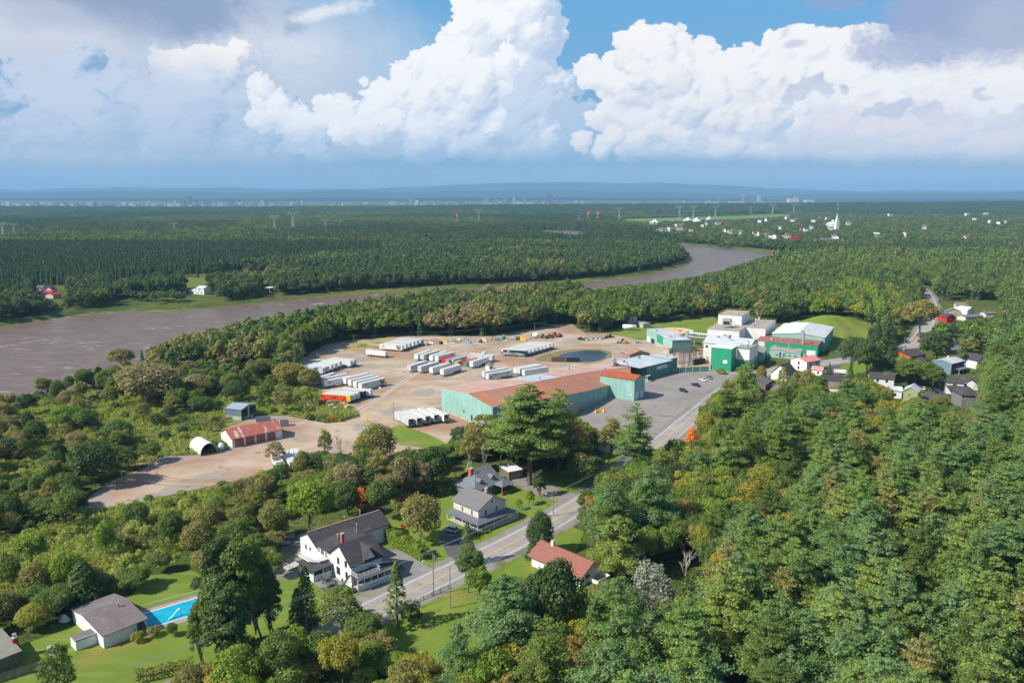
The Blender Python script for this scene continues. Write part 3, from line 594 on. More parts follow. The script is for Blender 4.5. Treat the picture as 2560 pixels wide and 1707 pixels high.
# foliage builders
def cards(rs, C, Nn, size, aspect=1.0, jit=.55, bend=0.0):
 n=len(C);Nn=Nn+rs.normal(0, jit, (n, 3));Nn/=np.linalg.norm(Nn, axis=1)[:, None]+1e-9
 R=rs.normal(0, 1, (n, 3));A=np.cross(Nn, R);A/=np.linalg.norm(A, axis=1)[:, None]+1e-9;B=np.cross(Nn, A)
 s=np.asarray(size).reshape(-1, 1)*rs.uniform(.6, 1.25, (n, 1))
 a=A*s*.5*aspect;b=B*s*.5
 Q=np.stack([C-a-b*.6, C+a*.7-b, C+a+b*.7, C-a*.6+b], 1)
 return Q
def limb_tubes(mb, segs):
 for p, q, r0, r1 in segs:mb.tube(p, q, r0, r1, 5, cap=False)
def unit(v):return v/(np.linalg.norm(v, axis=-1, keepdims=True)+1e-9)
def broadleaf(seed, h=14.0, cr=5.2, lobes=24, per=120, size=.55, tall=.36, base=.28, loose=0.0, ragged=.25):
 rs=np.random.default_rng(seed);Qs=[];segs=[]
 cz=h*(base+(1-base)*.52);rz=h*(1-base)*.5
 hx=rs.normal(0, .06*h, 2)
 segs.append(((0, 0, -.3), (hx[0]*.3, hx[1]*.3, h*max(.1, base)), .014*h, .011*h));segs.append(((hx[0]*.3, hx[1]*.3, h*max(.1, base)), (hx[0], hx[1], h*.78), .011*h, .004*h))
 for k in range(lobes):
  g=k*2.39996;zz=1-1.62*(k+.5)/lobes;rr=sqrt(max(0, 1-zz*zz))
  f=rs.uniform(.48, .74)+ragged*rs.uniform(-.5, .6)*.5
  c=np.array([cos(g)*rr*cr*f, sin(g)*rr*cr*f, cz+zz*rz*f])
  c[:2]+=hx*.6
  lr=cr*rs.uniform(.26, .46);n=int(per*(lr/(cr*.36))**2)
  if rs.random()<.25:c[:2]*=1.18;c[2]+=rs.uniform(-.04, .07)*h;lr*=.72
  d=unit(rs.normal(0, 1, (n*2, 3)));out=unit((c-np.array([0, 0, cz-rz*.5]))[None, :]);keep=(d@out[0])>-.35-.2*rs.random(n*2);d=d[keep][:n]
  sh=rs.uniform(.62, 1.0, (len(d), 1))+rs.exponential(.07, (len(d), 1));sh[rs.random(len(d))<loose]*=.6
  pts=c+d*lr*sh*np.array([1, 1, .82])
  Qs.append(cards(rs, pts, d+np.array([0, 0, .35]), size, 1.0, .5))
  if k%2==0:
   s0=np.array([hx[0]*.5, hx[1]*.5, h*rs.uniform(base*.8, .55)]);segs.append((tuple(s0), tuple(c*.97), .006*h, .002*h))
 return np.concatenate(Qs), segs
def pine(seed, h=22.0, R=4.6, levels=15, size=.5, per=34, base=.22, droop=.0, irr=.35, cone=.75, flat=.3):
 rs=np.random.default_rng(seed);Qs=[];segs=[]
 lean=rs.normal(0, .012*h, 2)
 segs.append(((0, 0, -.3), (lean[0], lean[1], h*.6), .016*h, .009*h));segs.append(((lean[0], lean[1], h*.6), (lean[0]*1.6, lean[1]*1.6, h*.985), .009*h, .002*h))
 for i in range(levels):
  t=(i+rs.uniform(-.2, .2))/(levels-1);t=min(1, max(0, t));z=h*(base+(1-base)*t**.9)
  prof=(1-t)**cone*(.6+.4*min(1, t*4+.25));L0=R*max(.1, prof)
  nb=5+int(rs.integers(0, 3))if t<.9 else 4
  a0=rs.uniform(0, 6.28)
  for j in range(nb):
   a=a0+2*pi*j/nb+rs.uniform(-.3, .3);L=L0*rs.uniform(1-irr, 1+irr*.5)
   if rs.random()<irr*.22:continue
   dv=np.array([cos(a), sin(a), 0]);c0=np.array([lean[0]*t, lean[1]*t, z])
   tipz=L*(.22-droop)
   segs.append((tuple(c0), tuple(c0+dv*L*.8+np.array([0, 0, tipz*.7])), .0035*h*(1-t*.6), .001*h))
   npad=1+int(L>1.6)+int(L>3.2)
   for q in range(npad):
    f=(.95-q*.36);cc=c0+dv*L*f*.88+np.array([0, 0, tipz*f+rs.uniform(-.15, .2)])
    side=np.array([-sin(a), cos(a), 0])*rs.uniform(-.14, .14)*L
    cc=cc+side;pr=max(.45, L*rs.uniform(.26, .38));n=int(per*min(2.6, max(.35, (pr/1.3)**2)))
    u=rs.normal(0, .5, (n, 3));u/=np.maximum(1, np.linalg.norm(u, axis=1))[:, None]
    p=cc+dv*(u[:, :1]*pr*1.15)+np.array([-sin(a), cos(a), 0])*(u[:, 1:2]*pr)+np.array([0, 0, 1])*(u[:, 2:3]*pr*flat+(1-u[:, :1]**2-u[:, 1:2]**2)*pr*.18)
    nn=np.stack([u[:, 0]*cos(a)-u[:, 1]*sin(a), u[:, 0]*sin(a)+u[:, 1]*cos(a), .9+u[:, 2]], 1)
    Qs.append(cards(rs, p, nn, size, .62, .5))
 top=np.array([lean[0]*1.6, lean[1]*1.6, h]);n=per;u=rs.normal(0, .35, (n, 3))*np.array([.5, .5, 1.1])*size*1.6
 Qs.append(cards(rs, top+u, u+np.array([0, 0, .3]), size, .6))
 return np.concatenate(Qs), segs
def spruce(seed, h=15.0, R=2.6, n=2200, size=.45, base=.06, power=.9, open_=0.0):
 rs=np.random.default_rng(seed);t=rs.random(n)**1.55;t=base+(1-base)*t
 lv=np.floor(t*22)/22;t=lv+(t-lv)*.55
 a=rs.uniform(0, 2*pi, n);lob=1+.22*np.sin(a*6+lv*97)+.12*np.sin(a*11+lv*31)
 r=R*(1-t)**power*lob*rs.uniform(.72, 1.05, n)+.05
 z=h*t-r*.18
 C=np.stack([r*np.cos(a), r*np.sin(a), z], 1);Nn=np.stack([np.cos(a), np.sin(a), np.full(n, .75)], 1)
 if open_:k=(np.sin(a*3+lv*53)>-1+2*open_*(1-t));C, Nn=C[k], Nn[k]
 return cards(rs, C, Nn, size, .6, .4), [((0, 0, -.3), (0, 0, h*.97), .012*h, .002*h)]
def bare(seed, h=10.0, spread=.5, depth=4):
 rs=random.Random(seed);segs=[]
 def rec(p, d, L, r, k):
  q=p+d*L;segs.append((tuple(p), tuple(q), r, r*.62))
  if k==0:return
  for _ in range(3 if k>1 else 4):
   n=(d+Vector((rs.uniform(-1, 1), rs.uniform(-1, 1), rs.uniform(-.2, .7)))*spread*1.3).normalized()
   rec(p+d*L*rs.uniform(.5, 1), n, L*rs.uniform(.55, .8), r*.55, k-1)
 rec(Vector((0, 0, -.2)), Vector((0.03, .02, 1)), h*.36, .016*h, depth)
 return segs
def trunk_mesh(name, segs):
 mb=MB();limb_tubes(mb, segs);return make_mesh(name, mb.V, mb.F)
PAL={'green':[(.082, .122, .026), (.098, .142, .028), (.072, .110, .026), (.112, .150, .028)], 'bright':[(.13, .19, .022), (.15, .205, .024), (.115, .175, .024)], 'olive':[(.160, .155, .040), (.19, .170, .050), (.145, .148, .040)], 'dark':[(.052, .088, .024), (.062, .100, .026), (.048, .080, .024)], 'yellow':[(.20, .195, .026), (.23, .20, .026), (.18, .19, .028)], 'rust':[(.21, .145, .042), (.23, .155, .046), (.19, .145, .042)], 'orange':[(.46, .14, .03), (.52, .18, .034), (.40, .13, .03)], 'brown':[(.195, .165, .08), (.185, .165, .075), (.215, .18, .095)], 'silver':[(.17, .185, .14), (.20, .21, .17)], 'pine':[(.122, .19, .048), (.142, .206, .05), (.17, .215, .048), (.105, .17, .046)], 'bluepine':[(.105, .172, .060), (.12, .185, .064)], 'brownpine':[(.19, .185, .055), (.21, .19, .060)], 'spruce':[(.038, .070, .028), (.048, .082, .030), (.056, .088, .032)], 'mix':[(.085, .125, .025), (.115, .150, .028), (.145, .150, .036), (.075, .115, .028), (.135, .185, .026), (.095, .125, .030), (.155, .148, .042), (.105, .150, .030)], 'farmix':[(.058, .090, .032), (.068, .098, .034), (.052, .082, .032), (.074, .100, .036), (.060, .088, .034)], 'weed':[(.20, .25, .050), (.24, .26, .065), (.17, .225, .05), (.28, .26, .08)], }
LM={k:mat_leaf('foliage_'+k, v, var=.42)for k, v in PAL.items()}
m_bark=mat_noise('bark', [(.10, .075, .055), (.17, .13, .10)], scale=1.5, detail=6, rough=.95, stretch=(1, 1, .2))
m_birch=mat_noise('pale_bark', [(.45, .42, .37), (.62, .60, .55)], scale=2, detail=6, rough=.9)
m_dead=mat_noise('dead_wood', [(.24, .21, .18), (.36, .32, .28)], scale=1.5, rough=.95)
TPL={}
def reg(kind, Q, segs, H, R, level):
 TPL.setdefault((kind, level), []).append((quads_mesh(kind+'_crown', Q), trunk_mesh(kind+'_trunk', segs), H, R))
for s in range(6):
 reg('broadleaf', *broadleaf(100+s, 14, 5.0, 26+s*2, 250, .37, ragged=.42), 14, 5.0, 0)
for s in range(3):
 reg('round', *broadleaf(130+s, 11, 5.0, 32, 220, .36, base=.08, ragged=.25), 11, 5.0, 0)
 reg('tall', *broadleaf(140+s, 22, 4.2, 52, 230, .40, base=.0, ragged=.35, loose=.2), 22, 4.2, 0)
 reg('birch', *broadleaf(150+s, 15, 4.0, 26, 120, .34, base=.14, ragged=.5, loose=.5), 15, 4.0, 0)
 reg('shrub', *broadleaf(160+s, 4, 2.6, 14, 130, .28, base=.0, ragged=.45), 4, 2.6, 0)
 reg('spruce', *spruce(170+s, 15, 2.7, 3200, .42), 15, 2.7, 0)
 reg('cedar', *spruce(180+s, 12, 2.4, 3400, .4, base=.02, power=.6), 12, 2.4, 0)
 reg('thinspruce', *spruce(185+s, 18, 2.2, 1500, .5, base=.28, power=.7, open_=.45), 18, 2.2, 0)
for s in range(6):
 reg('pine', *pine(200+s, 22, 5.0, 13+s%3, .31, 175, base=.28, irr=.5, cone=.42+.06*(s%3), flat=.7), 22, 5.0, 0)
for s in range(2):
 reg('bigpine', *pine(220+s, 32, 8.2, 17, .42, 120, base=.3, irr=.45, cone=.55), 32, 8.2, 0)
 reg('openpine', *pine(230+s, 27, 5.6, 13, .38, 120, base=.3, irr=.6, cone=.5), 27, 5.6, 0)
for s in range(3):
 reg('broadleaf', *broadleaf(300+s, 14, 5.0, 18, 44, .95, ragged=.35), 14, 5.0, 1)
 reg('pine', *pine(320+s, 20, 4.4, 11, .9, 16), 20, 4.4, 1)
 reg('spruce', *spruce(330+s, 15, 2.6, 620, .85), 15, 2.6, 1)
 reg('shrub', *broadleaf(340+s, 4, 2.6, 8, 34, .6, base=.02), 4, 2.6, 1)
 reg('broadleaf', *broadleaf(350+s, 14, 5.2, 12, 20, 1.6, ragged=.3), 14, 5.2, 2)
 reg('spruce', *spruce(360+s, 15, 2.8, 190, 1.5), 15, 2.8, 2)
def clump(seed, sp):
 rs=np.random.default_rng(seed);Qs=[]
 for k in range(16):
  x, y=(k%4-1.5)*8+rs.uniform(-3, 3), (k//4-1.5)*8+rs.uniform(-3, 3)
  Q=(spruce(seed*31+k, rs.uniform(12, 17), 3.2, 70, 2.2)if(sp=='s' or(sp=='m' and k%4==0))else broadleaf(seed*31+k, rs.uniform(11, 16), 5.2, 8, 12, 2.3))[0]
  Qs.append(Q+np.array([x, y, 0]))
 return np.concatenate(Qs)
for s in range(3):
 TPL.setdefault(('clumpm', 3), []).append((quads_mesh('clump', clump(40+s, 'm')), None, 14, 18))
 TPL.setdefault(('clumps', 3), []).append((quads_mesh('clump', clump(50+s, 's')), None, 14, 18))
# single trees
NAMES={'broadleaf':'broadleaf_tree', 'round':'broadleaf_tree', 'tall':'poplar_tree', 'birch':'birch_tree', 'shrub':'shrub', 'spruce':'spruce_tree', 'cedar':'cedar_tree', 'thinspruce':'spruce_tree', 'pine':'pine_tree', 'bigpine':'pine_tree', 'openpine':'pine_tree', 'bare':'bare_tree'}
occupied=[]
def tree(kind, x, y, h, r, pal, label, group=None, seed=0, bark=None, z=0.0, nolist=False):
 v=TPL[(kind, 0)];cm, tm, H, R=v[seed%len(v)]
 root=thing(NAMES[kind], label, 'shrub' if kind=='shrub' else 'tree', (x, y, z), (seed*2.39)%6.28, group)
 root.scale=(r/R, r/R, h/H)
 for nm, me, mt in(('crown' if kind!='shrub' else 'leaves', cm, LM[pal]), ('trunk' if kind!='shrub' else 'stem', tm, bark or m_bark)):
  o=bpy.data.objects.new(nm, me);COL.objects.link(o);o.parent=root
  if len(me.materials)==0:me.materials.append(mt)
  o.material_slots[0].link='OBJECT';o.material_slots[0].material=mt
 if not nolist:occupied.append((x, y, r))
 return root
def hero(kind, px, base, top, width, pal, label, seed=0, group=None, bark=None, zb=0.0):
 g=P(px, base);h=hgt((px, base), top);d=g.y*_cp+CAMH*_sp
 return tree(kind, g.x, g.y, h, width*.5*d/FPX, pal, label, group, seed, bark)
def bare_tree(px, base, top, label, seed, mat, spread=.5, group=None):
 g=P(px, base);h=hgt((px, base), top)
 mb=MB();limb_tubes(mb, bare(seed, h, spread));o=mb.build('bare_tree', mat);o.location=(g.x, g.y, 0)
 return tag(o, label, 'tree', group)
hero('bigpine', 1325, 1212, 962, 215, 'pine', 'very tall wide white pine standing in front of the long rust-roofed building', 0)
hero('bigpine', 1293, 1182, 1010, 150, 'pine', 'tall white pine just left of the widest pine, bare lower trunk over the driveway', 1)
hero('pine', 1395, 1190, 975, 110, 'pine', 'pine squeezed between the widest pine and the rusty-brown tree', 3)
hero('openpine', 1588, 1202, 1010, 108, 'pine', 'open-crowned tall pine beside the road junction with the parking lot', 0)
hero('bigpine', 1262, 1705, 1440, 215, 'bluepine', 'big blue-green pine on the lawn at the bottom centre', 1)
hero('pine', 1150, 1800, 1560, 120, 'bluepine', 'low blue-green pine at the edge of the lawn below the widest blue pine', 2)
hero('broadleaf', 1395, 1665, 1385, 135, 'dark', 'large dark green maple in front of the red-roofed bungalow', 0)
hero('broadleaf', 1328, 1600, 1430, 100, 'dark', 'dark maple left of the red-roofed bungalow, half behind the blue pine', 3)
hero('cedar', 1480, 1740, 1490, 90, 'green', 'tall pointed cedar right of the big maple at the bottom', 0)
hero('thinspruce', 994, 1572, 1400, 70, 'green', 'slim lone spruce with bare lower trunk standing on the lawn by the road', 0)
hero('thinspruce', 1168, 1412, 1300, 46, 'green', 'thin scraggly spruce beside the driveway of the beige house', 1)
hero('broadleaf', 1170, 1482, 1368, 76, 'green', 'medium maple at the roadside below the beige house driveway', 1)
hero('broadleaf', 1200, 1500, 1415, 66, 'bright', 'light green young tree next to the roadside maple', 4)
hero('shrub', 1028, 1550, 1510, 60, 'dark', 'round dark bush under the street name sign on the lawn', 0)
for i, (x, b_, t_, w)in enumerate([(565, 1640, 1330, 100), (612, 1615, 1310, 100), (655, 1595, 1330, 86), (688, 1590, 1395, 70), (545, 1660, 1400, 90), (512, 1660, 1490, 50), (600, 1670, 1430, 120)]):
 hero('tall', x, b_, t_, w, 'green' if i%3 else 'dark', ['tallest poplar of the row beside the pool, left peak', 'poplar forming the right peak of the row beside the pool', 'poplar right of the two tallest ones by the pool', 'rightmost and shorter poplar of the row near the gravel yard', 'poplar at the left side of the row, over the pool edge', 'short leafy poplar hanging over the pool water', 'bushy poplar in front of the row, nearest to the wires'][i], i, 'poplars in a row by the pool')
hero('cedar', 768, 1560, 1412, 56, 'dark', 'dark pointed cedar at the corner of the white gabled house', 1)
hero('cedar', 748, 1590, 1468, 60, 'dark', 'broad dark cedar lower left of the white gabled house', 2)
for i, (x, b_, t_, w, pl, k, lb_)in enumerate([(600, 1770, 1610, 120, 'bright', 'broadleaf', 'yellow-green tree at the bottom edge below the poplar row'), (690, 1740, 1590, 110, 'green', 'broadleaf', 'green tree at the bottom edge right of the yellow-green one'), (745, 1700, 1560, 90, 'bright', 'birch', 'light green tree hiding the road below the wide-armed pole'), (800, 1690, 1575, 90, 'green', 'round', 'green bushy tree below the leafy birch'), (545, 1730, 1650, 100, 'rust', 'round', 'purplish brown bush at the bottom edge under the wires'), (470, 1750, 1670, 90, 'olive', 'round', 'dull olive bush left of the purplish brown one'), (640, 1680, 1600, 80, 'green', 'round', 'small green tree at the foot of the poplar row'), (860, 1730, 1590, 110, 'yellow', 'broadleaf', 'golden tree at the bottom edge beneath the leafy birch'), (700, 1650, 1575, 70, 'green', 'birch', 'thin green tree in front of the hidden road')]):
 hero(k, x, b_, t_, w, pl, lb_, i)
hero('birch', 850, 1600, 1470, 110, 'green', 'leafy birch between the white gabled house and the bottom edge', 0, bark=m_birch)
hero('broadleaf', 900, 1620, 1535, 100, 'green', 'green tree at the roadside edge below the birch', 2)
hero('round', 1052, 1358, 1232, 102, 'olive', 'rounded maple on the lawn between the white and beige houses', 0)
hero('broadleaf', 772, 1345, 1200, 118, 'bright', 'bright yellow-green maple behind the white gabled house', 5)
hero('round', 872, 1290, 1205, 70, 'dark', 'dark round maple behind the white house, left of the orange branches', 1)
hero('birch', 903, 1290, 1215, 44, 'orange', 'maple turning red-orange behind the white gabled house', 2)
hero('broadleaf', 945, 1300, 1195, 66, 'green', 'green tree right of the red-orange maple', 3)
hero('round', 1346, 1385, 1278, 66, 'dark', 'dark round ash at the roadside right of the beige house', 2)
hero('spruce', 1332, 1393, 1335, 42, 'dark', 'small dark spruce beneath the round ash at the roadside', 0)
hero('tall', 1353, 1243, 1172, 32, 'dark', 'narrow columnar maple on the lawn beside the gravel driveway', 0)
hero('birch', 1320, 1262, 1222, 30, 'bright', 'small young fruit tree on the lawn right of the beige house', 1)
hero('birch', 1298, 1275, 1245, 20, 'bright', 'smallest sapling on the lawn right of the beige house', 2)
hero('birch', 1722, 1135, 1064, 36, 'orange', 'slim bright orange-red maple beside the road', 1)
hero('thinspruce', 1686, 1222, 1112, 40, 'dark', 'dark almost black spruce at the roadside below the orange tree', 2)
hero('round', 935, 1160, 1060, 100, 'olive', 'bushy willow standing over the forked dirt track', 2)
hero('birch', 808, 1150, 1070, 44, 'olive', 'thin poplar beside the leafless tree in front of the yard', 1)
hero('birch', 690, 1170, 1100, 56, 'brown', 'sparse brownish tree in front of the two white trailers', 2, bark=m_dead)
hero('birch', 1208, 1185, 1025, 90, 'olive', 'olive birch in front of the green end wall of the long building', 0, bark=m_birch)
hero('birch', 1165, 1180, 1075, 60, 'olive', 'lower yellowish birch left of the green end wall', 1, bark=m_birch)
hero('birch', 1440, 1205, 1042, 100, 'rust', 'rusty brown tree right of the widest pine', 2)
hero('broadleaf', 1470, 1215, 1130, 90, 'dark', 'dark low tree at the foot of the rusty brown tree', 4)
hero('birch', 1518, 1160, 1038, 74, 'olive', 'airy open tree on the edge of the parking lot', 1)
hero('broadleaf', 1520, 1260, 1175, 72, 'green', 'bushy tree at the roadside under the forked power pole', 0)
hero('broadleaf', 1250, 1160, 1060, 80, 'pine', 'green tree hiding the front corner of the long building', 1)
hero('round', 1030, 1230, 1120, 110, 'green', 'green maple left of the slate-roofed house', 0)
hero('round', 1085, 1225, 1110, 100, 'dark', 'dark green maple directly behind the slate-roofed house', 1)
hero('birch', 1632, 1600, 1398, 135, 'silver', 'big silvery white-leaved poplar in the wood', 2, bark=m_birch)
hero('birch', 1760, 1560, 1455, 60, 'silver', 'smaller silvery poplar right of the big silver one', 2, bark=m_birch)
bare_tree(1712, 1470, 1365, 'white leafless birch standing among green trees in the wood', 5, m_birch, .45)
bare_tree(1762, 1210, 1180, 'short broken white snag in the roadside wood', 8, m_birch, .6)
bare_tree(852, 1150, 1072, 'dark leafless tree in front of the yard, left of the bushy willow', 9, m_dead, .5)
bare_tree(2190, 1330, 1215, 'grey leafless pine rising out of the wood at the right', 12, m_dead, .55)
bare_tree(2010, 1480, 1390, 'dead leaning tree in the wood left of the rust-coloured patch', 14, m_dead, .6)
bare_tree(1140, 1130, 1070, 'thin white leafless tree by the muddy puddle', 15, m_birch, .35)
bare_tree(770, 1160, 1110, 'bare thicket tree behind the two white trailers', 17, m_dead, .6)
hero('round', 372, 1012, 905, 160, 'brown', 'largest grey-olive willow by the river at the left', 0)
hero('round', 305, 912, 868, 70, 'brown', 'smaller rounded willow at the river edge', 1)
hero('round', 490, 985, 935, 80, 'brown', 'grey-olive willow left of the blue-grey open shed', 2)
hero('round', 235, 1215, 1098, 120, 'dark', 'large dark round tree left of the red dirt turning circle', 0)
hero('round', 175, 1070, 1010, 90, 'bright', 'bright light-green willow in the left meadow', 1)
hero('round', 290, 1110, 1050, 78, 'green', 'round green tree in the middle of the left meadow', 2)
hero('round', 500, 1030, 990, 66, 'green', 'green tree behind the long red-roofed shed', 0)
hero('round', 455, 1015, 970, 50, 'olive', 'olive tree behind the long red-roofed shed, to the left', 1)
hero('round', 590, 1005, 950, 66, 'dark', 'dark tree behind the blue-grey open shed', 2)
hero('round', 725, 965, 905, 90, 'olive', 'round olive tree at the left end of the trailer rows', 0)
hero('round', 775, 970, 918, 60, 'olive', 'olive tree touching the silver trailers', 1)
hero('birch', 150, 1810, 1600, 90, 'green', 'green tree beside the grey board fence at the bottom left', 0)
hero('cedar', 212, 1500, 1400, 100, 'dark', 'big dark spruce-like tree behind the pool house', 1)
hero('round', 430, 1590, 1556, 30, 'green', 'small round apple tree on the lawn by the pool', 0)
hero('shrub', 345, 1605, 1580, 32, 'yellow', 'yellow flowering shrub at the corner of the pool house', 0)
hero('shrub', 385, 1590, 1566, 36, 'olive', 'low green shrub beside the pool terrace', 1)
for i, (x, b_, t_, w, pl)in enumerate([(2300, 845, 745, 90, 'olive'), (2160, 960, 850, 70, 'dark'), (2120, 945, 840, 66, 'dark'), (2200, 950, 885, 55, 'dark'), (2340, 915, 825, 78, 'dark'), (2290, 965, 900, 100, 'green'), (2330, 975, 915, 60, 'green')]):
 hero('broadleaf', x, b_, t_, w, pl, ['olive tree beside the far bend of the road', 'dark maple behind the white cottages, nearest to the berm', 'dark maple left of the other one beside the warehouse lane', 'dark round maple behind the white house with two windows', 'large dark maple between the road and the blue house', 'wide green maple in front of the orange house', 'green maple between the orange house and the blue house'][i], i)
for i, (x, b_, t_, w, pl)in enumerate([(2215, 880, 780, 56, 'spruce'), (2190, 885, 800, 50, 'spruce'), (2222, 925, 868, 52, 'spruce'), (2124, 960, 902, 24, 'dark'), (2073, 935, 905, 14, 'dark'), (2180, 930, 892, 26, 'bluepine')]):
 hero('spruce', x, b_, t_, w, pl, ['tall dark spruce on the right end of the grass berm', 'second tall spruce on the berm, slightly left', 'dark spruce behind the white house with two windows', 'small pointed spruce beside the white house', 'tiny cone-shaped spruce by the pink-roofed house', 'pale blue spruce behind the white house'][i], i)
for i, (x, b_, t_, w, pl, k)in enumerate([(1855, 1110, 905, 90, 'pine', 'pine'), (1957, 980, 915, 46, 'olive', 'cedar'), (2008, 1000, 925, 56, 'olive', 'round'), (1985, 1000, 930, 50, 'olive', 'cedar'), (2115, 1075, 935, 80, 'pine', 'pine'), (1900, 960, 915, 30, 'olive', 'round'), (2350, 1010, 990, 40, 'olive', 'round')]):
 hero(k, x, b_, t_, w, pl, ['broad pine at the corner of the parking lot', 'round-topped olive tree in front of the grey-roofed cottage', 'big dense tree in front of the pink-roofed house', 'dense cedar between two round trees near the pink-roofed house', 'tall pine in front of the brown-roofed cottage', 'small tree behind the grey cottage', 'low tree next to the parked cars'][i], i)
hero('shrub', 1803, 935, 920, 26, 'bright', 'yellow-green bush at the foot of the bright green tower', 1)
VS_=[(150, 370), (200, 455), (245, 462), (290, 462), (340, 455), (385, 455), (430, 400), (475, 405), (600, 455), (660, 340), (780, 380), (905, 378), (960, 375), (1010, 465), (1180, 490), (1350, 505), (1390, 505), (1490, 525), (1545, 530), (1600, 540), (1720, 520), (1790, 340), (1845, 330), (1890, 450), (1950, 455), (2005, 425), (2110, 300), (2200, 315), (2240, 440), (2270, 545), (2330, 560), (2300, 620), (2040, 345), (1410, 350), (1490, 335), (1725, 310), (1640, 430), (2080, 590), (740, 400), (1060, 480)]
# filling the woods
Zh=Z(1820, 800, 3.178)
def zb(x0, y0, x1, y1, f=Zh):return[f(x0, y0), f(x1, y0), f(x1, y1), f(x0, y1)]
VIS=[[(1585, 1412), (1690, 1400), (1700, 1368), (1722, 1368), (1725, 1440), (1705, 1500), (1595, 1515)], [(1709, 1076), (1738, 1076), (1738, 1122), (1709, 1122)], F([(205, 1140), (330, 1082), (450, 1045), (540, 1050), (505, 1010), (505, 975), (518, 925), (590, 930), (610, 950), (745, 965), (738, 905), (725, 890), (690, 850), (750, 800), (770, 780), (870, 772), (1000, 768), (1250, 750), (1330, 752), (1440, 748), (1445, 735), (1640, 735), (1650, 708), (1720, 708), (1725, 728), (1785, 735), (1920, 750), (1925, 800), (1880, 830), (1700, 855), (1640, 905), (1570, 985), (1530, 1025), (1500, 1030), (1470, 970), (1400, 975), (1380, 985), (1310, 950), (1140, 975), (1040, 965), (1040, 1015), (900, 1035), (870, 990), (800, 1040), (700, 1030), (600, 1075), (480, 1112), (320, 1138)]), F([(640, 1260), (700, 1200), (870, 1170), (890, 1200), (950, 1215), (1050, 1270), (1200, 1220), (1190, 1240), (1070, 1310), (900, 1400), (850, 1415), (800, 1370), (720, 1350), (670, 1330)]), F([(1025, 1115), (1075, 1062), (1180, 1072), (1195, 1100), (1170, 1150), (1250, 1110), (1320, 1085), (1440, 1050), (1400, 1090), (1290, 1150), (1210, 1215), (1060, 1300), (960, 1270), (850, 1215), (880, 1190), (1000, 1230), (1010, 1150)]), F([(860, 1430), (1080, 1320), (1200, 1255), (1260, 1235), (1290, 1250), (1230, 1290), (1100, 1340), (1060, 1390), (1070, 1500), (1040, 1515), (900, 1480)]), F([(1222, 1300), (1310, 1255), (1372, 1305), (1362, 1370), (1240, 1330)]), F([(180, 1400), (280, 1340), (330, 1365), (430, 1345), (480, 1375), (480, 1400), (420, 1440), (440, 1490), (330, 1560), (180, 1567), (140, 1490), (120, 1450)]), F([(0, 1425), (40, 1440), (60, 1500), (110, 1510), (100, 1567), (0, 1567)]), F([(0, 870), (120, 840), (250, 830), (330, 800), (420, 765), (560, 730), (700, 705), (760, 690), (900, 672), (740, 683), (640, 692), (560, 700), (470, 708), (300, 712), (100, 735), (0, 750)]), F([(1290, 655), (1420, 640), (1540, 622), (1590, 607), (1600, 595), (1567, 563), (1780, 581), (1720, 600), (1640, 622), (1540, 642), (1450, 652), (1360, 660)]), F([(1232, 532), (1335, 531), (1345, 541), (1290, 538)]), F([(1800, 745), (1850, 722), (1900, 724), (1990, 752), (1985, 785), (1930, 780)]), F([(2165, 688), (2230, 688), (2290, 715), (2290, 725), (2170, 738)]), F([(2120, 678), (2150, 678), (2150, 745), (2110, 790), (2060, 810), (2040, 800), (2110, 750)]), F([(432, 650), (470, 650), (472, 678), (430, 678)]), F([(82, 655), (120, 655), (150, 668), (150, 685), (85, 680)]), F([(604, 650), (622, 650), (622, 668), (604, 668)]), F([(1480, 490), (1800, 488), (1800, 499), (1480, 506)]), zb(520, 280, 770, 420), zb(310, 345, 545, 430), zb(210, 430, 410, 540), zb(765, 405, 930, 560), zb(1115, 400, 1330, 490), zb(1280, 500, 1500, 620), zb(1530, 500, 1700, 620), zb(1730, 440, 2000, 680), zb(1630, 285, 1880, 425), zb(1380, 225, 1590, 300), zb(1690, 125, 1860, 200), zb(1930, 255, 2050, 360), zb(1380, 0, 1560, 235), F([(1790, 850), (1860, 850), (1870, 872), (1800, 880)]), ]
roadline=[tuple(p)for p in ROAD[::4]]
CLEARW=[W2(YARD), W2(LOT)]+[W2(p)for p, m in LAWNS if len(p)>3]+[RIVER, PONDB]
CLEARW+=[W2(p)for p in(F([(1425, 760), (1520, 750), (1600, 745), (1700, 742), (1790, 742), (1850, 730), (1930, 735), (1985, 770), (1990, 800), (1930, 850), (1780, 880), (1440, 850)]), F([(1040, 890), (1480, 830), (1480, 960), (1060, 1010)]), F([(640, 1190), (860, 1160), (940, 1240), (900, 1340), (700, 1340)]), F([(1010, 1060), (1240, 1060), (1240, 1180), (1030, 1250)]), F([(1215, 1260), (1380, 1260), (1400, 1400), (1230, 1400)]), F([(0, 1440), (60, 1440), (60, 1540), (0, 1540)]), zb(500, 280, 780, 520), zb(300, 340, 560, 520), zb(190, 420, 420, 640), zb(740, 400, 1060, 640), zb(1100, 400, 1350, 600), zb(1250, 500, 1530, 760), zb(1510, 500, 1720, 700), zb(1700, 440, 2030, 760), zb(1610, 285, 1900, 480), zb(1370, 225, 1600, 380), zb(1690, 120, 1880, 280), zb(1920, 250, 2080, 420), F([(2160, 690), (2300, 690), (2300, 750), (2160, 760)]), F([(425, 650), (480, 650), (480, 700), (425, 700)]), F([(80, 655), (160, 655), (160, 700), (85, 700)]), F([(600, 650), (625, 650), (625, 680), (600, 680)]))]
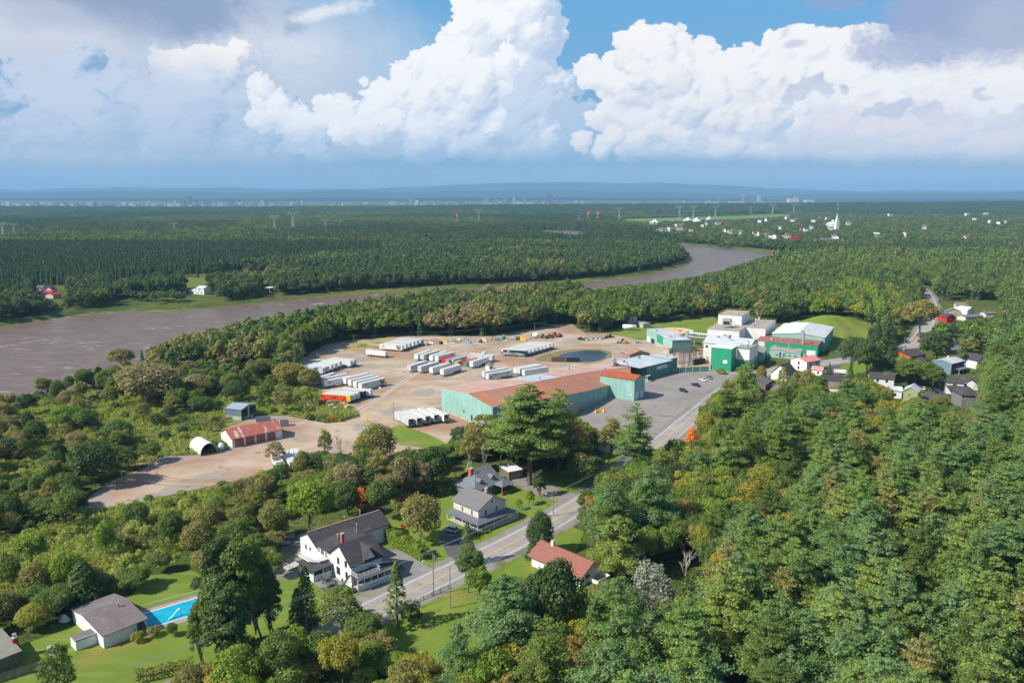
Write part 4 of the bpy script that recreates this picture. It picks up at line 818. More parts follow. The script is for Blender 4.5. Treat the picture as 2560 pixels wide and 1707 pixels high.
MEAD=[W2(F(q))for q in([(250, 1080), (330, 1000), (440, 940), (520, 900), (620, 870), (700, 875), (745, 905), (829, 950), (760, 975), (640, 945), (520, 965), (500, 1000), (540, 1045), (440, 1050), (370, 1050)], [(-100, 1280), (200, 1170), (420, 1140), (560, 1110), (640, 1080), (700, 1075), (560, 1150), (470, 1200), (400, 1290), (200, 1350), (-100, 1420)], [(250, 640), (620, 620), (620, 650), (260, 672)], [(250, 690), (500, 670), (500, 715), (250, 725)], [(840, 1050), (940, 1040), (980, 1100), (930, 1180), (840, 1110)], [(20, 920), (200, 900), (420, 930), (300, 1020), (60, 1060)], [(0, 1060), (120, 1060), (100, 1140), (0, 1150)])]
PLANT=W2(F([(-300, 555), (380, 552), (880, 572), (880, 592), (600, 612), (430, 634), (240, 655), (0, 690), (-300, 730)]))
TOWN=W2(F([(1380, 500), (1700, 485), (2500, 470), (2600, 600), (2200, 620), (1850, 592), (1560, 556)]))
FIELD=W2([(1560, 548), (1800, 541), (1980, 536), (1975, 545), (1850, 554), (1700, 560), (1560, 562)])
NEARLAND=W2(near_bank, RZ)+[(-900, 60), (1200, 60), (2200, 1500), (2200, 2600)]
NEARLAND=W2(near_bank[::-1], RZ)
NEARLAND=[(-400, 250)]+NEARLAND+[tuple(P(2100, 640)[:2]), tuple(P(3200, 640)[:2]), (900, 60), (-400, 60)]
def vproj(x, y, z):
 dz=z-CAMH;depth=y*_cp-dz*_sp;up=y*_sp+dz*_cp
 return CX+FPX*x/depth, CY-FPX*up/depth
def in_any(x, y, polys):
 c=np.zeros(np.shape(x), bool)
 for p in polys:c|=in_poly(x, y, p)
 return c
def blocks_view(x, y, h, r):
 bad=np.zeros(len(x), bool)
 for fz, fr in((1.0, 0), (.86, -.4), (.86, .4), (.6, -.9), (.6, .9), (.6, 0), (.35, -.8), (.35, .8), (.3, 0)):
  px, py=vproj(x+r*fr, y, h*fz)
  bad|=in_any(px, py, VIS)
 return bad
def scatter(s, x0, x1, y0, y1, seed, jitter=.48):
 rs=np.random.default_rng(seed);xs=np.arange(x0, x1, s);ys=np.arange(y0, y1, s*.87)
 X, Y=np.meshgrid(xs, ys);X=X+(np.arange(len(ys))%2)[:, None]*s*.5
 X=X+rs.uniform(-jitter, jitter, X.shape)*s;Y=Y+rs.uniform(-jitter, jitter, X.shape)*s
 return X.ravel(), Y.ravel(), rs
VSPOT=[(1600+a/4.704, 482+b/4.704)for a, b in VS_]
rv_=random.Random(77);VS2=[(x, y)for x, y in[(rv_.uniform(2050, 2540), rv_.uniform(521, 540))for _ in range(40)]if not(y>532 and x<2150)]+[(rv_.uniform(2080, 2550), rv_.uniform(548, 640))for _ in range(14)]
VSPOT+=VS2
def hides_house(x, y, h):
 a, b=vproj(x, y, 0*x);_, t=vproj(x, y, h);bad=np.zeros(len(x), bool)
 for hx, hy in VSPOT:bad|=(np.abs(a-hx)<9)&(b>hy-2.5)&(t<hy-.5)
 for hx, hy, hw in((2092, 574, 14), (1990, 602, 22), (2045, 604, 14), (2070, 606, 28), (1968, 597, 12), (1545, 566, 20), (1698, 575, 14), (1637, 560, 10), (1740, 555, 10)):bad|=(np.abs(a-hx)<hw)&(b>hy-2)&(t<hy-1)
 return bad
occ=np.array(occupied)
def base_ok(x, y, r, rmargin=6.5):
 ok=~in_any(x, y, CLEARW);ok&=dist_poly(x, y, roadline, False)>rmargin
 ok&=dist_poly(x, y, RIVER)>2.5
 if len(occ):
  for ox, oy, orr in occ:ok&=np.hypot(x-ox, y-oy)>orr*.62
 return ok
# --- near side of the river: every tree placed one by one
X, Y, rs=scatter(5.4, -420, 1080, 92, 1500, 5)
px, py=vproj(X, Y, 0*X)
k=(px>-170)&(px<2740)&(py<2250)&in_poly(X, Y, NEARLAND);k&=(Y<620)|(rs.random(len(X))<.62)
X, Y, px, py=X[k], Y[k], px[k], py[k]
k=base_ok(X, Y, 0);X, Y, px, py=X[k], Y[k], px[k], py[k]
n=len(X);u=rs.random(n);u2=rs.random(n);u3=rs.random(n)
town=in_poly(X, Y, TOWN);mead=in_any(X, Y, MEAD)
low=np.sin(X/17+1.3)+np.sin(Y/23+X/41)+.6*np.sin(X/7.3-Y/9.1)
left=(px<980)&(py>930)&(px<760+(py-1000)*.35)
right=(px>1330)&(py>900)
kind=np.full(n, 'broadleaf', dtype='<U12');H=9+6*u2;R=3.2+1.7*u3;pal=np.full(n, 'mix', dtype='<U12')
pp=np.where(right, np.clip(.10+.80*np.clip((px-1750)/350, 0, 1)*np.clip((py-1180)/250, 0, 1)+.5*np.clip((py-1480)/120, 0, 1)*(px>1480)+.6*np.clip((px-2150)/300, 0, 1)+.55*np.clip((1180-py)/150, 0, 1)*(px<2000)+.16*low, .04, .93), .04+.16*(px>1500)+.16*(px>1850))
pp=np.where((px>2250)&(py>1250), .95, pp);pp=np.where(left, .02, pp);pp=np.where((px<1500)&(py>1540), .05, pp)
isp=(u<pp)&~town;kind[isp]='pine';H[isp]=16+10*u2[isp];R[isp]=4.8+3.2*u3[isp];pal[isp]='pine'
pal[isp&(u3>.76)]='bluepine';pal[isp&(u3<.08)]='brownpine';pal[isp&(u3>.30)&(u3<.42)]='green';kind[isp&(u2>.8)&(rs.random(n)<.5)]='openpine'
bl=~isp;wood=bl&right
H[wood]=10+5*u2[wood];pick=rs.random(n)
for lo_, hi_, p_ in((0, .20, 'bright'), (.20, .38, 'yellow'), (.38, .66, 'green'), (.66, .80, 'olive'), (.80, .86, 'dark'), (.86, .93, 'rust'), (.93, 1.0, 'mix')):
 pal[wood&(pick>=lo_)&(pick<hi_)]=p_
b2=bl&~right;lf_=np.sin(X/31+2)+np.sin(Y/27+X/60)+.6*np.sin(X/13-Y/17)+rs.normal(0, .9, n)
for lo_, hi_, p_ in((-9, -2.3, 'bright'), (-2.3, -.2, 'green'), (-.2, .45, 'mix'), (.45, 1.3, 'dark'), (1.3, 2.0, 'olive'), (2.0, 9, 'brown')):
 pal[b2&(lf_>=lo_)&(lf_<hi_)]=p_
mr_=(px>1560)&(py<900);pal[mr_&bl&(pal=='brown')]='green';pal[mr_&bl&(pal=='olive')&(pick<.5)]='dark'
yl_=bl&(np.hypot((px-2130)/130, (py-790)/60)<1);pal[yl_&(pick<.6)]='bright';pal[yl_&(pick>.85)]='yellow'
bt=bl&(py>1560)&(px<1500)
pal[bt&(pick<.15)]='rust';pal[bt&(pick>=.15)&(pick<.45)]='yellow';pal[bt&(pick>=.45)&(pick<.7)]='bright';pal[bt&(pick>=.7)]='olive'
sm=left;H[sm]=4.5+6.5*u2[sm]**1.5;R[sm]=2.5+2.2*u3[sm];kind[sm&(u<.25)]='round';kind[sm&(u>.6)]='birch';pal[sm&(pick>.72)&(pick<.9)]='olive'
rb=(~left)&(~right)&(py<960);H[rb]=11.5+8*u2[rb];R[rb]=3.8+2.8*u3[rb];kind[rb&(u>.86)]='spruce'
H[mr_&bl]=11+6*u2[mr_&bl];R[mr_&bl]=4.2+2.2*u3[mr_&bl]
pal[kind=='spruce']='spruce'
R[kind=='spruce']=2.6;H[kind=='spruce']+=2
shr=(mead&(u2<.22))|(left&(u2<.28));drop=mead&(u2>=.22)&(u2<.95)
kind[shr]='shrub';H[shr]=1.6+2.2*u3[shr];R[shr]=1.6+1.6*u[shr]
pal[shr&(pick>.5)]='weed'
keep=~(town&hides_house(X, Y, H))&~drop&~((kind=='pine')&(rs.random(n)<.40))&~(town&(u2<.25))
bad=blocks_view(X, Y, H, R)
for f in(.72, .5):
 H2=np.where(bad, H*f, H);R2=np.where(bad, R*(.5+f*.5), R);b3=blocks_view(X, Y, H2, R2)
 fix=bad&~b3;H[fix]=H2[fix];R[fix]=R2[fix];bad=bad&b3
H3=np.full(n, 2.0);R3=np.full(n, 1.8);b4=blocks_view(X, Y, H3, R3);s_=bad&~b4
kind[s_]='shrub';H[s_]=1.4+1.2*u2[s_];R[s_]=1.7;bad&=b4
keep&=~bad
sw=keep&(kind!='shrub')&(H<3.6);kind[sw]='shrub'
X, Y, px, py, kind, H, R, pal, left, right, u=[a[keep]for a in(X, Y, px, py, kind, H, R, pal, left, right, u)]
size=H/Y;order=np.argsort(-size/(1+99.0*((px<-60)|(px>2620)|(vproj(X, Y, H)[1]>1740))))
LAB={'green':'mid-green', 'bright':'bright yellow-green', 'olive':'dull olive', 'dark':'dark green', 'yellow':'yellowing', 'rust':'rusty orange-brown', 'brown':'grey-brown', 'mix':'mixed green', 'pine':'soft green', 'bluepine':'blue-green', 'brownpine':'browning', 'spruce':'dark', 'weed':'pale weedy'}
KN={'birch':'airy thin tree', 'openpine':'open-crowned pine', 'broadleaf':'broadleaf tree', 'round':'round-crowned low tree', 'pine':'white pine', 'spruce':'spruce', 'shrub':'low shrub'}
quota={'birch_tree':180, 'broadleaf_tree':262, 'pine_tree':280, 'spruce_tree':40, 'shrub':240}
chosen=[];used={};indiv=np.zeros(len(X), bool)
for i in order:
 nm=NAMES[kind[i]]
 if used.get(nm, 0)>=quota[nm]or py[i]<760:continue
 tx, ty=proj(X[i], Y[i], H[i])
 if ty>1715 or tx<-30 or tx>2590:continue
 used[nm]=used.get(nm, 0)+1;indiv[i]=True
 chosen.append(i)
MARKS=[(1300, 1110, 'the very tall white pine'), (1588, 1120, 'the open-crowned pine at the junction'), (1722, 1100, 'the orange-red maple'), (1686, 1180, 'the almost black spruce'), (1640, 1500, 'the silvery poplar'), (1712, 1420, 'the white leafless birch'), (1400, 1520, 'the dark maple by the bungalow'), (1262, 1590, 'the big blue-green pine'), (1480, 1620, 'the pointed cedar'), (2190, 1290, 'the grey leafless pine'), (2010, 1440, 'the leaning dead tree'), (1855, 1020, 'the broad pine at the parking lot'), (2115, 1020, 'the tall pine by the cottages'), (2340, 1020, 'the grey hip-roofed house'), (2510, 1180, 'the right edge, upper part'), (2520, 1420, 'the right edge, middle part'), (2480, 1650, 'the bottom right corner'), (2200, 1620, 'the bottom edge, far right'), (1850, 1640, 'the bottom edge, right of centre'), (2000, 1240, 'the middle of the right wood'), (2250, 1480, 'the deep right wood'), (1500, 1330, 'the road, opposite the beige house'), (2330, 780, 'the far bend of the road'), (2500, 900, 'the blue house'), (2080, 830, 'the grass berm'), (1850, 800, 'the white factory tower'), (1650, 815, 'the round orange tank'), (1300, 800, 'the row of machinery'), (1000, 820, 'the dry grass patch'), (850, 880, 'the white trailers'), (770, 940, 'the round olive tree by the trailers'), (372, 960, 'the big grey-olive willow'), (60, 930, 'the river at the left edge'), (235, 1160, 'the big dark tree by the turning circle'), (175, 1040, 'the light-green willow'), (480, 1100, 'the white tent shelter'), (560, 1220, 'the lower edge of the dirt'), (700, 1150, 'the two hidden white trailers'), (935, 1120, 'the bushy willow'), (772, 1280, 'the bright yellow-green maple'), (1050, 1180, 'the slate-roofed house'), (600, 1450, 'the poplar row'), (212, 1450, 'the pool house'), (30, 1330, 'the left edge, below centre'), (400, 1350, 'the thicket above the pool'), (20, 1600, 'the corner cottage'), (750, 1660, 'the bottom edge, left of centre'), (1000, 1640, 'the lawn with the lone spruce'), (60, 1150, 'the left edge, at the dirt')]
groups_={}
for i in chosen:
 tx, ty=proj(X[i], Y[i], H[i]*.6);j=min(range(len(MARKS)), key=lambda q:(MARKS[q][0]-tx)**2+1.6*(MARKS[q][1]-ty)**2);mx_, my_, mn_=MARKS[j]
 dx_, dy_=tx-mx_, ty-my_
 rel=('left of' if dx_<0 else 'right of')if abs(dx_)>abs(dy_)else('behind' if dy_<0 else 'in front of')
 if mn_.startswith(('the left edge', 'the right edge', 'the bottom', 'the middle', 'the deep')):rel='near'
 big='shrub' if kind[i]=='shrub' else ''
 groups_.setdefault((LAB[pal[i]], KN[kind[i]], rel, mn_), []).append((tx, i))
ORD=['first', 'second', 'third', 'fourth', 'fifth', 'sixth', 'seventh', 'eighth', 'ninth', 'tenth', 'eleventh', 'twelfth', 'thirteenth', 'fourteenth', 'fifteenth']
for(pl_, kn_, rel, mn_), L_ in groups_.items():
 nr_=-(-len(L_)//15);L_=sorted(L_, key=lambda q:py[q[1]]);per_=-(-len(L_)//nr_)
 for ri_ in range(nr_):
  row_=sorted(L_[ri_*per_:(ri_+1)*per_]);n_=len(row_);rw_='' if nr_==1 else(('rear row, ', 'front row, ')[ri_]if nr_==2 else('rear row, ', 'second row, ', 'third row, ', 'fourth row, ', 'fifth row, ')[min(ri_, 4)])
  for k_, (tx, i)in enumerate(row_):
   pre=rw_ if n_==1 else rw_+('leftmost ' if k_==0 else('rightmost ' if k_==n_-1 else(ORD[k_]+' ' if k_<15 else 'one more ')))
   suf='' if n_==1 or k_ in(0, n_-1)or k_>14 else ' from left'
   n__=0
   if len(f'{pre}{pl_} {kn_} {rel} {mn_}{suf}'.split())>16:suf=''
   lab=f"{pre}{pl_} {kn_} {rel} {mn_}{suf}"
   tree(kind[i], X[i], Y[i], H[i], R[i], pal[i], lab, KN[kind[i]]+'s of the woods and thickets', seed=int(u[i]*997)+int(i)%7, nolist=True)
# --- the rest as stuff, spread by geometry nodes
COMBOS=[]
tcol=bpy.data.collections.new("forest_pieces")
def combo(kind_, lv, pal_):
 out=[]
 for v in TPL[(kind_, lv)]:
  me=v[0].copy();me.materials.clear();me.materials.append(LM[pal_])
  o=bpy.data.objects.new("piece_%03d"%len(COMBOS), me);tcol.objects.link(o);COMBOS.append(o);out.append((len(COMBOS)-1, v[3], v[2]))
 return out
CMB={}
def cidx(kind_, lv, pal_, pick_):
 key=(kind_, lv, pal_)
 if key not in CMB:CMB[key]=combo(*key)
 v=CMB[key];return v[pick_%len(v)]
def gn_forest(name, pts, idx_, scl, label, z=None):
 me=bpy.data.meshes.new(name);me.vertices.add(len(pts));me.vertices.foreach_set('co', np.asarray(pts, np.float32).reshape(-1))
 a=me.attributes.new('pick', 'INT', 'POINT');a.data.foreach_set('value', np.asarray(idx_, np.int32))
 s=me.attributes.new('scl', 'FLOAT_VECTOR', 'POINT');s.data.foreach_set('vector', np.asarray(scl, np.float32).reshape(-1))
 o=link(name, me);tag(o, label, kind='stuff')
 ng=bpy.data.node_groups.new(name, 'GeometryNodeTree');ng.interface.new_socket('Geometry', in_out='INPUT', socket_type='NodeSocketGeometry');ng.interface.new_socket('Geometry', in_out='OUTPUT', socket_type='NodeSocketGeometry')
 Nn=ng.nodes.new;L_=ng.links.new;gi=Nn('NodeGroupInput');go=Nn('NodeGroupOutput')
 ci=Nn('GeometryNodeCollectionInfo');ci.inputs['Collection'].default_value=tcol;ci.inputs['Separate Children'].default_value=True;ci.inputs['Reset Children'].default_value=True
 ip=Nn('GeometryNodeInstanceOnPoints');ip.inputs['Pick Instance'].default_value=True
 na=Nn('GeometryNodeInputNamedAttribute');na.data_type='INT';na.inputs[0].default_value='pick'
 nb=Nn('GeometryNodeInputNamedAttribute');nb.data_type='FLOAT_VECTOR';nb.inputs[0].default_value='scl'
 rv=Nn('FunctionNodeRandomValue');rv.data_type='FLOAT';rv.inputs[3].default_value=6.283
 cb=Nn('ShaderNodeCombineXYZ');L_(rv.outputs[1], cb.inputs[2])
 L_(gi.outputs[0], ip.inputs['Points']);L_(ci.outputs[0], ip.inputs['Instance']);L_(na.outputs[0], ip.inputs['Instance Index']);L_(nb.outputs[0], ip.inputs['Scale']);L_(cb.outputs[0], ip.inputs['Rotation'])
 L_(ip.outputs[0], go.inputs[0]);md=o.modifiers.new('spread', 'NODES');md.node_group=ng
 return o
def emit(xs, ys, kinds, Hs, Rs, pals, zz=None):
 pts, ids, sc=[], [], []
 zz=ground_z(xs, ys)if zz is None else zz
 for i in range(len(xs)):
  d=ys[i];kd=kinds[i];lv=0 if d<420 else(1 if d<1000 else 2)
  if kd.startswith('clump'):lv=3
  if kd in('round', 'birch')and lv:kd='broadleaf'
  if kd=='openpine':kd='pine'
  if kd=='pine' and lv==2:kd='spruce'
  if kd=='shrub' and lv==2:lv=1
  j, r0, h0=cidx(kd, lv, pals[i], i)
  pts.append((xs[i], ys[i], zz[i]));ids.append(j);sc.append((Rs[i]/r0, Rs[i]/r0, Hs[i]/h0))
 return pts, ids, sc
q=~indiv
near_f=emit(X[q], Y[q], kind[q], H[q], R[q], pal[q], np.zeros(q.sum()))
# --- beyond the river
def beyond(s, y0, y1, seed):
 half=y1*.70
 X, Y, rs=scatter(s, -half, half, y0, y1, seed)
 px, py=vproj(X, Y, 0*X);k=(px>-60)&(px<2620)&~in_poly(X, Y, NEARLAND)&(np.abs(X)<Y*.69)
 X, Y=X[k], Y[k];k=~in_any(X, Y, [RIVER]+CLEARW[-4:]);X, Y=X[k], Y[k]
 k=dist_poly(X, Y, RIVER)>(13 if y0<1500 else 6);return X[k], Y[k], rs
Xa, Ya, rs=beyond(6.1, 300, 1500, 21)
n=len(Xa);u=rs.random(n);u2=rs.random(n);u3=rs.random(n);pick=rs.random(n)
pl=in_poly(Xa, Ya, PLANT);tw=in_poly(Xa, Ya, TOWN);md_=in_any(Xa, Ya, MEAD);fl=in_poly(Xa, Ya, FIELD)
kd=np.where(pl|(u<.09), 'spruce', 'broadleaf').astype('<U12');Ha=np.where(kd=='spruce', 13+5*u2, 9.5+8.5*u2**1.4);Ra=np.where(kd=='spruce', 2.8, 3.4+2.8*u3**1.5)
nb_=~pl&(dist_poly(Xa, Ya, RIVER)<45);kd[nb_&(u>.1)]='broadleaf'
lf=np.sin(Xa/47+1)+np.sin(Ya/38+Xa/90)+.5*np.sin(Xa/19-Ya/31)+rs.normal(0, .75, n)
pa=np.where(kd=='spruce', 'spruce', np.where(lf<-.9, 'dark', np.where(lf<1.5, 'farmix', np.where(lf<2.4, 'green', 'olive')))).astype('<U12')
bad=blocks_view(Xa, Ya, Ha, Ra);kp=~bad&~fl&~(md_&(u2>.06))&~((np.sin(Xa/83+2)*np.sin(Ya/61+1)+.3*np.sin(Xa/21)>.93)&(Ya>900))&~(tw&(u3<.3))
lowf=bad&~blocks_view(Xa, Ya, Ha*.4, Ra*.6);Ha[lowf]*=.4;Ra[lowf]*=.6;kp|=(lowf&~fl&(u2<.5))
f1=emit(Xa[kp], Ya[kp], kd[kp], Ha[kp], Ra[kp], pa[kp])
Xt, Yt, rs=scatter(9.5, -200, 2600, 1150, 3900, 31);k=in_poly(Xt, Yt, TOWN)&((Yt>1500)|in_poly(Xt, Yt, NEARLAND))&(Yt>1500)&~in_poly(Xt, Yt, FIELD);Xt, Yt=Xt[k], Yt[k];px_, _p=vproj(Xt, Yt, 0*Xt)
k=(px_>1400)&(px_<2600)&(rs.random(len(Xt))<np.where(Yt>2300, .55, .8))&(dist_poly(Xt, Yt, RIVER)>8);Xt, Yt=Xt[k], Yt[k];n=len(Xt);u=rs.random(n);u2=rs.random(n);Ht=7+6*u2
k=~hides_house(Xt, Yt, Ht);Xt, Yt, u, u2, Ht=Xt[k], Yt[k], u[k], u2[k], Ht[k];n=len(Xt)
f4=emit(Xt, Yt, np.where(u<.12, 'spruce', 'broadleaf'), Ht, 4+2.2*u2, np.where(u<.12, 'spruce', np.where(u<.5, 'green', np.where(u<.75, 'farmix', np.where(u<.9, 'dark', 'olive')))))
def clumps(s, y0, y1, seed):
 Xc, Yc, rs=beyond(s, y0, y1, seed);n=len(Xc);u=rs.random(n);u2=rs.random(n);u3=rs.random(n)
 tw=in_poly(Xc, Yc, TOWN);fl=in_poly(Xc, Yc, FIELD);pch=np.sin(Xc/310+1)+np.sin(Yc/240+Xc/700)+.5*np.sin(Xc/90)
 kd=np.where((pch>.75)|(u<.12), 'clumps', 'clumpm').astype('<U12')
 pa=np.where(kd=='clumps', 'spruce', np.where(pch+u3<.2, 'green', 'farmix')).astype('<U12')
 pa[(Yc>4300)]='spruce';pa[(Yc>4300)&(u3<.5)]='dark'  # far ridge: dark band of cloud shadow put into the foliage colour
 sc=.8+.45*u2;kp=~fl&~(tw&(Yc<3900))
 bad=blocks_view(Xc, Yc, 12*np.ones(n), 14*np.ones(n));kp&=~bad
 kp&=(rs.random(n)<.97)
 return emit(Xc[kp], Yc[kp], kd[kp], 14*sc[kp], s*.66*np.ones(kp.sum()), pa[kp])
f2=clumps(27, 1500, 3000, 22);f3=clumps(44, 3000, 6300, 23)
gn_forest('forest', near_f[0], near_f[1], near_f[2], 'mixed trees filling the wood and river belt on the near side')
gn_forest('forest', f1[0]+f2[0]+f3[0]+f4[0], f1[1]+f2[1]+f3[1]+f4[1], f1[2]+f2[2]+f3[2]+f4[2], 'endless forest beyond the brown river')
def tuft(seed, h):
 rs=np.random.default_rng(seed);n=60;a=rs.uniform(0, 6.28, n);r=rs.uniform(0, .8, n);c=np.stack([r*np.cos(a), r*np.sin(a), rs.uniform(.1, h, n)], 1)
 return cards(rs, c, np.stack([np.cos(a), np.sin(a), .5+0*a], 1), .32, .5, .8)
for s in range(3):TPL.setdefault(('tuft', 0), []).append((quads_mesh('tuft', tuft(70+s, 1.0)), None, 1.0, .8))
Xw, Yw, rs=scatter(1.35, -240, 60, 130, 480, 77)
k=in_any(Xw, Yw, MEAD)&(rs.random(len(Xw))<.9);Xw, Yw=Xw[k], Yw[k]
k=~in_any(Xw, Yw, CLEARW[:2])&~in_any(Xw, Yw, CLEARW[2:12]);Xw, Yw=Xw[k], Yw[k];n=len(Xw)
pt=np.sin(Xw/9+Yw/13)+np.sin(Yw/6)+rs.normal(0, .5, n)
ids, sc=[], []
for i in range(n):
 j, r0, h0=cidx('tuft', 0, 'weed' if pt[i]>-.7 else('green' if pt[i]>-1.7 else 'brown'), i);ids.append(j);s=rs.uniform(.8, 1.5);sc.append((s, s, s*rs.uniform(.6, 1.5)))
gn_forest('tall_weeds', np.stack([Xw, Yw, 0*Xw], 1), ids, sc, 'tall weeds and reeds in the open meadow')
# building kit
m_white=mat_sheet('white_siding', [(.66, .66, .64), (.74, .74, .72), (.70, .69, .66)], .25, .01, 'wall', rough=.7, seam=.06)
m_cream=mat_sheet('cream_siding', [(.56, .53, .47), (.62, .59, .53)], .25, .01, 'wall', rough=.7, seam=.06)
m_trim=mat_plain('white_trim', (.72, .72, .70), var=.05)
m_black=mat_plain('black_trim', (.03, .03, .035), rough=.5)
m_glass, _nt, _b=new_mat('window_glass');_b.inputs['Base Color'].default_value=(.03, .038, .045, 1);_b.inputs['Roughness'].default_value=.12
m_shd=mat_noise('dark_shingles', [(.055, .05, .055), (.085, .078, .082)], scale=.8, rough=.95, second=[(4, (.05, .045, .05), .55, .62), (.3, (.10, .09, .09), .6, .7)])
m_shg=mat_noise('grey_shingles', [(.13, .13, .135), (.19, .185, .19)], scale=2.5, rough=.95, second=[(6, (.24, .23, .23), .58, .66)])
m_slate=mat_noise('slate_shingles', [(.13, .145, .17), (.18, .195, .22)], scale=1.0, rough=.9, second=[(5, (.22, .235, .26), .56, .64)])
m_shb=mat_noise('brown_shingles', [(.20, .13, .10), (.26, .18, .14)], scale=1.5, rough=.95)
m_tan=mat_noise('tan_shingles', [(.27, .23, .19), (.34, .29, .24)], scale=1.5, rough=.95)
m_redsh=mat_noise('brick_red_shingles', [(.25, .105, .08), (.31, .135, .105)], scale=2, rough=.95, second=[(4, (.22, .07, .05), .55, .63)])
m_pink=mat_sheet('salmon_metal_roof', [(.62, .22, .20), (.68, .27, .24)], .5, .02, 0, rough=.5, seam=.12)
m_brick=mat_noise('red_brick', [(.40, .10, .055), (.50, .16, .09)], scale=4, rough=.95)
m_pbrick=mat_noise('pink_brick', [(.52, .27, .22), (.58, .33, .27)], scale=4, rough=.95)
m_porch=mat_sheet('grey_metal_roof', [(.13, .135, .155), (.17, .175, .20)], .45, .03, 0, rough=.45, seam=.3)
m_porchv=mat_sheet('grey_metal_roof_v', [(.13, .135, .155), (.17, .175, .20)], .45, .03, 1, rough=.45, seam=.3)
m_deck=mat_plain('deck_boards', (.45, .42, .38))
m_brn=mat_sheet('brown_siding', [(.16, .125, .105), (.20, .16, .135)], .3, .01, 'wall', rough=.8, seam=.1)
m_conc=mat_noise('concrete', [(.36, .33, .28), (.48, .45, .39)], scale=.5, rough=.95, second=[(.4, (.26, .22, .17), .58, .7)])
m_teal=mat_sheet('teal_siding', [(.20, .38, .33), (.25, .44, .385), (.29, .47, .415)], 1.0, .03, 'wall', rough=.6, seam=.12, stains=[(.12, (.30, .52, .45), .55, .7), (.3, (.30, .19, .09), .70, .78)])
m_teald=mat_sheet('deep_teal_siding', [(.085, .22, .19), (.105, .255, .22)], 1.0, .03, 'wall', rough=.6, seam=.14)
m_tealb=mat_sheet('pale_teal_siding', [(.25, .43, .38), (.29, .47, .415), (.31, .48, .43)], 1.0, .03, 'wall', rough=.6, seam=.08, stains=[(.1, (.28, .55, .45), .58, .72)])
m_green=mat_sheet('bright_green_siding', [(.02, .28, .15), (.03, .32, .175)], 1.0, .03, 'wall', rough=.5, seam=.14)
m_rust=mat_sheet('rusted_metal_roof', [(.40, .13, .055), (.50, .19, .085), (.42, .21, .13)], 2.2, .10, 0, rough=.7, seam=.42, stains=[(.05, (.40, .19, .13), .44, .58), (.12, (.42, .24, .17), .56, .72), (.35, (.26, .06, .03), .60, .72)])
m_rustl=mat_sheet('faded_pink_metal_roof', [(.44, .25, .19), (.50, .31, .25), (.48, .26, .19)], 1.35, .04, 0, rough=.75, seam=.18, stains=[(.06, (.52, .40, .34), .5, .64)])
m_rustd=mat_sheet('deep_rust_roof', [(.34, .075, .035), (.42, .11, .05)], 1.2, .06, 0, rough=.7, seam=.35)
m_greyr=mat_sheet('grey_metal_sheets', [(.40, .43, .47), (.46, .49, .53), (.52, .54, .57)], 1.2, .02, 0, rough=.5, seam=.08, stains=[(.1, (.62, .63, .64), .55, .7)])
m_greyd=mat_sheet('blue_grey_sheets', [(.26, .31, .36), (.32, .37, .42)], .8, .02, 0, rough=.5, seam=.1)
m_bluew=mat_sheet('slate_blue_wall', [(.12, .17, .20), (.15, .20, .24)], .8, .02, 'wall', rough=.6, seam=.1)
m_whs=mat_sheet('white_panel_wall', [(.64, .63, .59), (.72, .71, .68)], 1.5, .01, 'wall', rough=.6, seam=.05, stains=[(.2, (.55, .52, .46), .62, .75)])
m_whroof=mat_sheet('bright_white_roof', [(.74, .74, .74), (.80, .80, .80)], 1.5, .02, 1, rough=.5, seam=.06)
m_flat=mat_noise('gravel_flat_roof', [(.30, .27, .23), (.38, .345, .30)], scale=.2, detail=10, rough=1, second=[(.15, (.48, .40, .22), .58, .66), (.4, (.26, .23, .2), .6, .68)])
m_redroof=mat_noise('brown_red_membrane', [(.27, .11, .095), (.33, .15, .13)], scale=.2, rough=.9, second=[(.3, (.42, .36, .33), .66, .72)])
m_steel=mat_plain('galvanised_steel', (.40, .40, .40), rough=.5, metal=.3)
m_rail=mat_plain('yellow_rail', (.62, .42, .08), rough=.5)
m_wood=mat_noise('weathered_wood', [(.20, .17, .14), (.28, .25, .21)], scale=1, stretch=(1, 1, .3), rough=.95)
m_pole=mat_noise('pole_wood', [(.24, .215, .17), (.32, .29, .24)], scale=1, stretch=(1, 1, .2), rough=.9)
